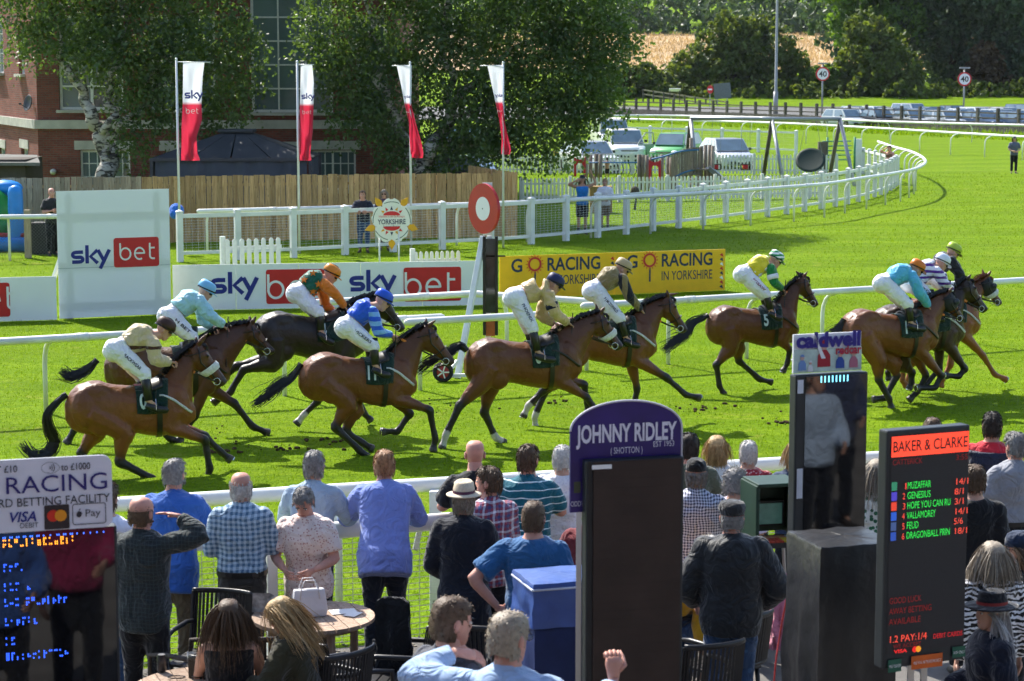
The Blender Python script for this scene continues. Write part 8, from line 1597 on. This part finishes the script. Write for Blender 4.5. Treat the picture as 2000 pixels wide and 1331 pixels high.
mb = MB(); mb.plate([(.014 * math.cos(q_) * (1 + .12 * math.sin(2 * q_)), .016 * math.sin(q_)) for q_ in np.linspace(0, 6.1, 18)], at(.822, z1b + hS * .20) - nb * .006, d, UP, .002); mb.plate([(0, .018), (.006, .022), (.008, .030), (.001, .026)], at(.822, z1b + hS * .20) - nb * .006, d, UP, .002); mb.build('fruit_mark', m_gy, t)
t, at, d, nb = unit(cx + 8, Y1 + .02, sw_, .85, z1b, 'led_board', 'black glossy LED board with rows of blue lights under the card sign', 'betting board', A1, body=m_case)
sheet(at, .02, .985, .9, z1b - .005, nb, .004, m_gloss, 'screen', t); rg = random.Random(5)
for row, (zz, col, umax, step) in enumerate(((z1b - .03, '#3a6cff', .93, .035), (z1b - .075, '#ff9a2c', .78, .03), (z1b - .2, '#2f5cff', .52, .03), (z1b - .3, '#2f5cff', .53, .03), (z1b - .38, '#2f5cff', .72, .028), (z1b - .48, '#2f5cff', .58, .03), (z1b - .58, '#2f5cff', .46, .03), (z1b - .66, '#2f5cff', .72, .028))):
    mb = MB(); u = .40
    while u < umax:
        for j in range(1 if row == 0 else 4):
            if row == 0 or rg.random() < .62:
                for k2 in ((0,) if rg.random() < .6 else (0, 1)): a = at(u + k2 * .010, zz + j * .0105) - nb * .009; mb.add([a, a + d * .0045, a + d * .0045 + UP * .0075, a + UP * .0075], [(0, 1, 2, 3)])
        u += step
    o = mb.build('light_row', led(col, 2.2), t); o['kind'] = 'stuff'
# --- covered pitches and terminal
m_tarpb = pm('tarpaulin_blue', (.035, .085, .30), .35, .6, var=.15, vs_=6, bump=.5, bs=9); m_tarpn = pm('tarpaulin_navy', (.012, .025, .10), .6, .3, var=.2, vs_=6, bump=.4, bs=8); m_tarpk = pm('tarpaulin_black', (.016, .016, .018), .38, .5, var=.2, vs_=6, bump=.9, bs=4)
def cover(c, w, dpt, z0, z1, ang, mat, name, parent, amp=.02, puff=0.):
    """draped fabric box with uneven folds"""
    d = Vector((math.cos(ang), math.sin(ang), 0)); nb = Vector((-d.y, d.x, 0)); mb = MB(); rings = []; per = []
    for (a, b, e, f) in ((-1, -1, 1, -1), (1, -1, 1, 1), (1, 1, -1, 1), (-1, 1, -1, -1)):
        for i in range(9): per.append((a + (e - a) * i / 9, b + (f - b) * i / 9))
    for j in range(9):
        tt = j / 8; z = z0 + (z1 - z0) * tt; ring = []
        for i, (a, b) in enumerate(per):
            q_ = amp * noise.noise(Vector((i * .55 + len(name), tt * 4, z0))) * (1.6 - tt); ring.append(c + d * (a * (w / 2 + q_)) + nb * (b * (dpt / 2 + q_)) + UP * (z + amp * .15 * noise.noise(Vector((i * .4, 7, 3))) * tt))
        rings.append(ring)
    for sc_, dz in ((.97, .018), (.6, .03 + puff), (.05, .035 + puff)): rings.append([c + (v - UP * v.z + UP * 0 - c) * sc_ + UP * (z1 + dz + amp * .25 * noise.noise(Vector((i * .5, sc_ * 3, 1)))) for i, v in enumerate([Vector((q_.x, q_.y, 0)) for q_ in rings[8]])])
    mb.loft(rings); o = mb.build(name, mat, parent, True); es = o.modifiers.new('e', 'EDGE_SPLIT'); es.split_angle = R(50); return o
c = XY(1092, 13.95); zz = AY(1085, 1138, 13.8).z; t = thing('covered_stand', 'blue tarpaulin covered stand left of the dark slatted board', 'covered stand', c); cover(Vector((c.x, c.y, 0)), .46, .42, .02, zz - .26, R(17), m_tarpn, 'skirt', t, .03); cover(Vector((c.x, c.y, 0)), .50, .46, zz - .28, zz, R(17), m_tarpb, 'lid', t, .018)
mb = MB(); cc = [Vector((c.x, c.y, zz - .02)) + Vector((math.cos(R(17)), math.sin(R(17)), 0)) * (a * .252) + Vector((-math.sin(R(17)), math.cos(R(17)), 0)) * (b * .232) for a, b in ((-1, -1), (1, -1), (1, 1), (-1, 1), (-1, -1))]; mb.tube(cc, .008, 6); mb.build('piping', pm('piping_pale', (.5, .52, .6), .7), t)
c = XY(1652, 13.0); zz = AY(1640, 1068, 12.8).z; t = thing('covered_stand', 'black tarpaulin cover over a stand between the two tall betting screens', 'covered stand', c); cover(Vector((c.x, c.y, 0)), .52, .5, .02, zz, R(17), m_tarpk, 'cover', t, .05, -.01)
c = XY(1512, 16.5); t = thing('betting_terminal', 'green hooded betting terminal with coloured keys and a lit screen', 'terminal', c); zt5, zb5 = AY(1512, 945, 16.4).z, AY(1512, 1052, 16.4).z; m_tg = pm('terminal_green', (.008, .036, .020), .5, .4, var=.15); d = Vector((math.cos(R(14)), math.sin(R(14)), 0)); nb = Vector((-d.y, d.x, 0)); w = .36
for a, b, sx, sy, sz, dx, dy, dz in ((0, 0, .03, .36, zt5 - zb5, -w / 2, 0, (zt5 + zb5) / 2), (0, 0, w, .36, .03, 0, 0, zt5), (0, 0, w, .03, zt5 - zb5, 0, .18, (zt5 + zb5) / 2), (0, 0, .03, .36, zt5 - zb5, w / 2, 0, (zt5 + zb5) / 2)):
    mb = MB(); mb.box(Vector((c.x, c.y, 0)) + d * dx + nb * dy + UP * dz, (sx, sy, sz), R(14)); mb.build('hood', m_tg, t, bevel=.008)
mb = MB(); mb.box(Vector((c.x, c.y, 0)) + nb * .10 + d * .02 + UP * (zb5 + .16), (.24, .03, .2), R(14)); mb.build('screen_frame', m_black, t); mb = MB(); a = Vector((c.x, c.y, 0)) + nb * .082 + d * .02 + UP * (zb5 + .075); mb.add([a - d * .1, a + d * .1, a + d * .1 + UP * .165, a - d * .1 + UP * .165], [(0, 1, 2, 3)]); m_scr = pm('terminal_screen', (.05, .09, .08), .3, var=.5, vs_=9, emit=(.03, .08, .07), es=.3); mb.build('screen', m_scr, t)
mb = MB(); mb.box(Vector((c.x, c.y, 0)) - nb * .12 + UP * (zb5 - .02), (.36, .3, .04), R(14)); mb.build('keyboard', m_black, t)
kc = [pm('key_red', (.5, .06, .03), .5), pm('key_orange', (.6, .25, .12), .5), pm('key_yellow', (.65, .45, .04), .5), pm('key_grey', (.4, .4, .4), .5)]
for i in range(9):
    for j in range(5): mb = MB(); p = Vector((c.x, c.y, 0)) - nb * (.24 - j * .045) + d * (-.15 + i * .036) + UP * (zb5 + .006); mb.box(p, (.028, .034, .012), R(14)); mb.build('key', kc[(1 if j > 2 else (2 if 4 < i < 7 else 0)) if i < 7 else 3], t)
for s in (-1, 1): mb = MB(); mb.tube([Vector((c.x, c.y, zb5 - .04)) + d * s * .1, Vector((c.x, c.y, .02)) + d * s * .22 + nb * .1], .014, 8); mb.build('leg', m_rim, t)
# ================================================================== tables, chairs and small things
m_teak = woodmat('teak', (.30, .20, .14), (.50, .38, .29), 1.3)
def round_table(label, c, r, z=.74):
    t = thing('round_table', label, 'table', c, 0, 'round wooden tables'); k = 9; wd = 2 * r / k
    for i in range(k):
        x0 = -r + i * wd + .003; x1 = x0 + wd - .006; pts = []
        f = lambda x: math.sqrt(max(0, r * r - x * x))
        xs_ = np.linspace(x0, x1, 5); pts = [(x, -f(x)) for x in xs_] + [(x, f(x)) for x in xs_[::-1]]; mb = MB(); mb.plate(pts, Vector((c.x, c.y, z + rnd.uniform(-.001, .001))), Vector((.94, .34, 0)), Vector((-.34, .94, 0)), .028); mb.build('plank', m_teak, t)
    mb = MB(); mb.lathe((c.x, c.y, z - .075), [(r * .8, 0), (r * .8, .045), (r * .76, .045), (r * .76, 0), (r * .8, 0)], 28); mb.build('apron', m_teak, t)
    for a in (.5, 2.07, 3.64, 5.2): p = Vector((c.x + r * .72 * math.cos(a), c.y + r * .72 * math.sin(a), 0)); mb = MB(); mb.beam(p + UP * .01, p + UP * (z - .03), .06, .06); mb.build('leg', m_teak, t, bevel=.006)
T1 = GZ(612, 1203, .74); T2 = GZ(405, 1340, .74); T3 = GZ(1330, 1160, .74)
round_table('round teak table with the white handbag on it', T1, .47); round_table('round teak table at the bottom edge with a drinks can', T2, .50); round_table('round teak table behind the dark slatted board', T3, .45)
m_ch = pm('chair_black', (.018, .018, .020), .38, .45, var=.1); m_cw = pm('chair_woven', (.075, .062, .055), .7, .3, var=.3, vs_=60, bump=.7, bs=70)
def chair(label, c, rz, mat=None, woven=False):
    mat = mat or m_ch; t = thing('garden_chair', label, 'chair', c, rz, 'chairs round the tables'); B_ = lambda mb, nm, bv=0.: local(nm, mb, mat, t, True if bv == 0 else False, bv)
    for i in range(6 if not woven else 1): mb = MB(); mb.box((0, -.2 + .08 * i + (.2 if woven else 0), .44), (.44, .07 if not woven else .44, .022)); B_(mb, 'seat_slat' if not woven else 'seat', .006)
    for sx in (-1, 1):
        for sy in (-1, 1): mb = MB(); mb.tube([(sx * .2, sy * .2, .44), (sx * .23, sy * .23, .0)], [.018, .015], 8); B_(mb, 'leg')
        mb = MB(); mb.tube([(sx * .23, .2, .44), (sx * .24, .19, .64), (sx * .25, .05, .66), (sx * .25, -.2, .66), (sx * .22, -.26, .66)], [.016, .018, .02, .02, .016], 8); B_(mb, 'armrest')
    arcp = lambda z, n=11, e=0.: [(.25 * math.sin(q_) , -.22 - .09 * math.cos(q_) - (z - .44) * .16, z + e) for q_ in np.linspace(-1.3, 1.3, n)]
    mb = MB(); mb.tube(arcp(.88), [(.022, .012)] * 11, 8, side=(0, 0, 1)); B_(mb, 'top_rail'); mb = MB(); mb.tube(arcp(.50), [(.016, .01)] * 11, 8, side=(0, 0, 1)); B_(mb, 'lower_rail')
    lo_, hi_ = arcp(.5, 19), arcp(.88, 19)
    if woven: mb = MB(); mb.loft([arcp(z, 19) + [(x * .95, y + .015, z_) for x, y, z_ in arcp(z, 19)[::-1]] for z in np.linspace(.46, .87, 6)]); B_(mb, 'woven_back')
    else:
        for a, b in list(zip(lo_, hi_)): mb = MB(); mb.beam(a, b, .020, .010); B_(mb, 'back_slat', .002)
    return t
def chair_at(label, px, py, z, rz, **kw): p = GZ(px, py, z); return chair(label, Vector((p.x, p.y, 0.012)), rz, **kw)
chair_at('black slatted chair to the right of the bag table with a dark coat over it', 765, 1212, .88, R(80)); chair_at('black chair beyond the bag table at its left', 402, 1180, .88, R(165)); chair_at('dark woven chair left of the brunette woman', 372, 1212, .88, R(60), woven=True, mat=m_cw)
chair_at('navy seated chair between the brunette and the blonde woman', 530, 1226, .88, R(5)); chair_at('black slatted chair behind the man with the faded haircut', 952, 1205, .88, R(-20)); chair_at('black slatted chair beside the flat capped man and the dark board', 1352, 1240, .88, R(25)); chair_at('black chair at the bottom edge right of the blonde woman', 690, 1300, .66, R(-60)); chair_at('black chair under the brunette woman at the front table', 446, 1262, .88, R(3)); chair_at('black chair under the blonde woman in olive', 620, 1262, .88, R(50)); chair_at('black chair under the seated woman in yellow', 1405, 1190, .88, R(40))
ct = thing('draped_coat', 'dark coat hung over the back of the black chair', 'coat', GZ(768, 1198, .9)); p = GZ(768, 1200, .90); cover(Vector((p.x, p.y + .02, 0)), .09, .24, .32, .97, R(80), cloth('coat_dark', '#101013'), 'cloth', ct, .04, .02)
hb = thing('handbag', 'white leather handbag with two handles on the teak table', 'handbag', Vector((T1.x - .06, T1.y - .04, .742))); p = Vector((T1.x - .03, T1.y - .02, 0)); m_hb = pm('bag_leather', (.66, .64, .66), .4, .5, var=.06, bump=.15, bs=30); mb = MB(); d = Vector((.96, .28, 0)); nb = Vector((-.28, .96, 0))
mb.loft([[p + d * (a * w) + nb * (b * dp) + UP * z for a, b in ((-1, -1), (0, -1.08), (1, -1), (1, 1), (0, 1.08), (-1, 1))] for z, w, dp in ((.745, .125, .055), (.80, .135, .06), (.90, .125, .045), (.955, .115, .03))]); mb.build('bag_body', m_hb, hb, bevel=.01)
for s in (-1, 1): mb = MB(); mb.tube([p + nb * s * .045 + d * a + UP * z for a, z in ((-.075, .88), (-.065, .97), (-.04, 1.03), (.04, 1.03), (.065, .97), (.075, .88))], [(.009, .004)] * 6, 6); mb.build('handle', m_hb, hb, True)
def small(name, label, cat, mb, mats, **kw): o = mb.build(name, mats, **kw); return tag(o, label, cat)
mb = MB(); p = GZ(500, 1196, .75); q0 = Vector((p.x, p.y, .745)); mb.add([q0 + Vector((-.1, 0, .0)), q0 + Vector((.08, .03, .0)), q0 + Vector((.10, .06, .14)), q0 + Vector((-.06, .03, .15)), q0 + Vector((.16, -.02, .05)), q0 + Vector((.16, .02, .12))], [(0, 1, 2, 3), (1, 4, 5, 2)]); small('race_card', 'open colourful race card standing on the teak table', 'magazine', mb, pm('magazine_print', (.35, .33, .30), .4, var=.6, vs_=24))
mb = MB(); p = T1 + Vector((.22, .1, .004)); mb.box(p + UP * .003, (.2, .14, .004), .3); mb.box(p + Vector((.08, -.08, .004)), (.1, .14, .003), -.4); small('paper_slips', 'white betting slips lying on the teak table', 'paper', mb, m_white)
def can(label, p, mat):
    t = thing('drink_can', label, 'can', p); mb = MB(); mb.lathe(p, [(.024, 0), (.033, .008), (.033, .105), (.026, .118), (.026, .121), (.022, .118)], 20); mb.build('can_body', mat, t, True); mb = MB(); mb.lathe(p, [(.004, .1185), (.0255, .1195), (.0255, .122), (.004, .1215)], 20); mb.build('lid', m_rim, t)
can('dark drinks can with white marking on the front table', GZ(316, 1312, .745), pm('can_print', (.03, .03, .035), .3, .5, metal=.5, var=.9, vs_=18))
mb = MB(); p = GZ(375, 1300, .745); mb.lathe(p, [(.028, 0), (.036, .09), (.034, .09), (.027, .004)], 18); small('plastic_cup', 'clear plastic cup on the front table', 'cup', mb, pm('clear_plastic', (.8, .8, .8), .1, .5, trans=.8, var=0), smooth=True)
mb = MB(); p = GZ(345, 1326, .745); mb.tube([p + Vector((.06 * math.cos(q_), .03 * math.sin(q_), .012)) for q_ in np.linspace(0, 6.28, 16)], .004, 5); mb.tube([p + Vector((.15 + .05 * math.cos(q_), .02 + .03 * math.sin(q_), .012)) for q_ in np.linspace(0, 6.28, 16)], .004, 5); small('sunglasses', 'dark spectacles lying on the front table', 'spectacles', mb, m_dark)
pb = thing('pink_bag', 'pink cloth bag hanging behind the flat capped man', 'bag', GZ(1530, 1262, .55)); p = GZ(1528, 1225, .62); cover(Vector((p.x, p.y, 0)), .16, .1, .45, .86, R(10), cloth('bag_pink', '#c67a92'), 'bag_body', pb, .03); mb = MB(); mb.tube([p + Vector((-.05, 0, .2)), p + Vector((-.03, 0, .42)), p + Vector((.03, 0, .42)), p + Vector((.05, 0, .2))], .008, 6); mb.build('strap', cloth('bag_pink', 0), pb)
mb = MB(); p = GZ(1562, 1190, .5); mb.lathe((p.x, p.y, .012), [(.11, 0), (.14, .5), (.148, .5), (.148, .52), (.13, .52), (.10, .02)], 20); small('litter_bin', 'dark plastic bin beside the black tarpaulin cover', 'bin', mb, m_ch, smooth=True)
mb = MB(); a = AY(1545, 1090, 14.0); mb.tube(spline([a, AY(1540, 1150, 14.0), AY(1525, 1230, 14.1), AY(1512, 1330, 14.0), Vector((AY(1505, 1330, 14.0).x, 14, .02))], 5), .006, 6); small('red_cable', 'thin red cable hanging from the terminal', 'cable', mb, pm('cable_red', (.5, .04, .03), .5))
# ================================================================== the air between here and the far hill
mb = MB(); mb.box((0, 295, 32), (900, 640, 70)); hz = mb.build('haze', None); hz.data.materials.clear(); hm = bpy.data.materials.new('air'); hm.use_nodes = True; hn = hm.node_tree.nodes; hn.remove(hn['Principled BSDF']); pv = hn.new('ShaderNodeVolumePrincipled'); pv.inputs['Density'].default_value = .00004; pv.inputs['Color'].default_value = (.80, .88, 1., 1); pv.inputs['Anisotropy'].default_value = .3
hm.node_tree.links.new(pv.outputs[0], hn['Material Output'].inputs['Volume']); hz.data.materials.append(hm); hz['kind'] = 'stuff'; tag(hz, 'thin bluish summer haze in the air over the course', 'haze')
bpy.data.scenes.remove(TS)
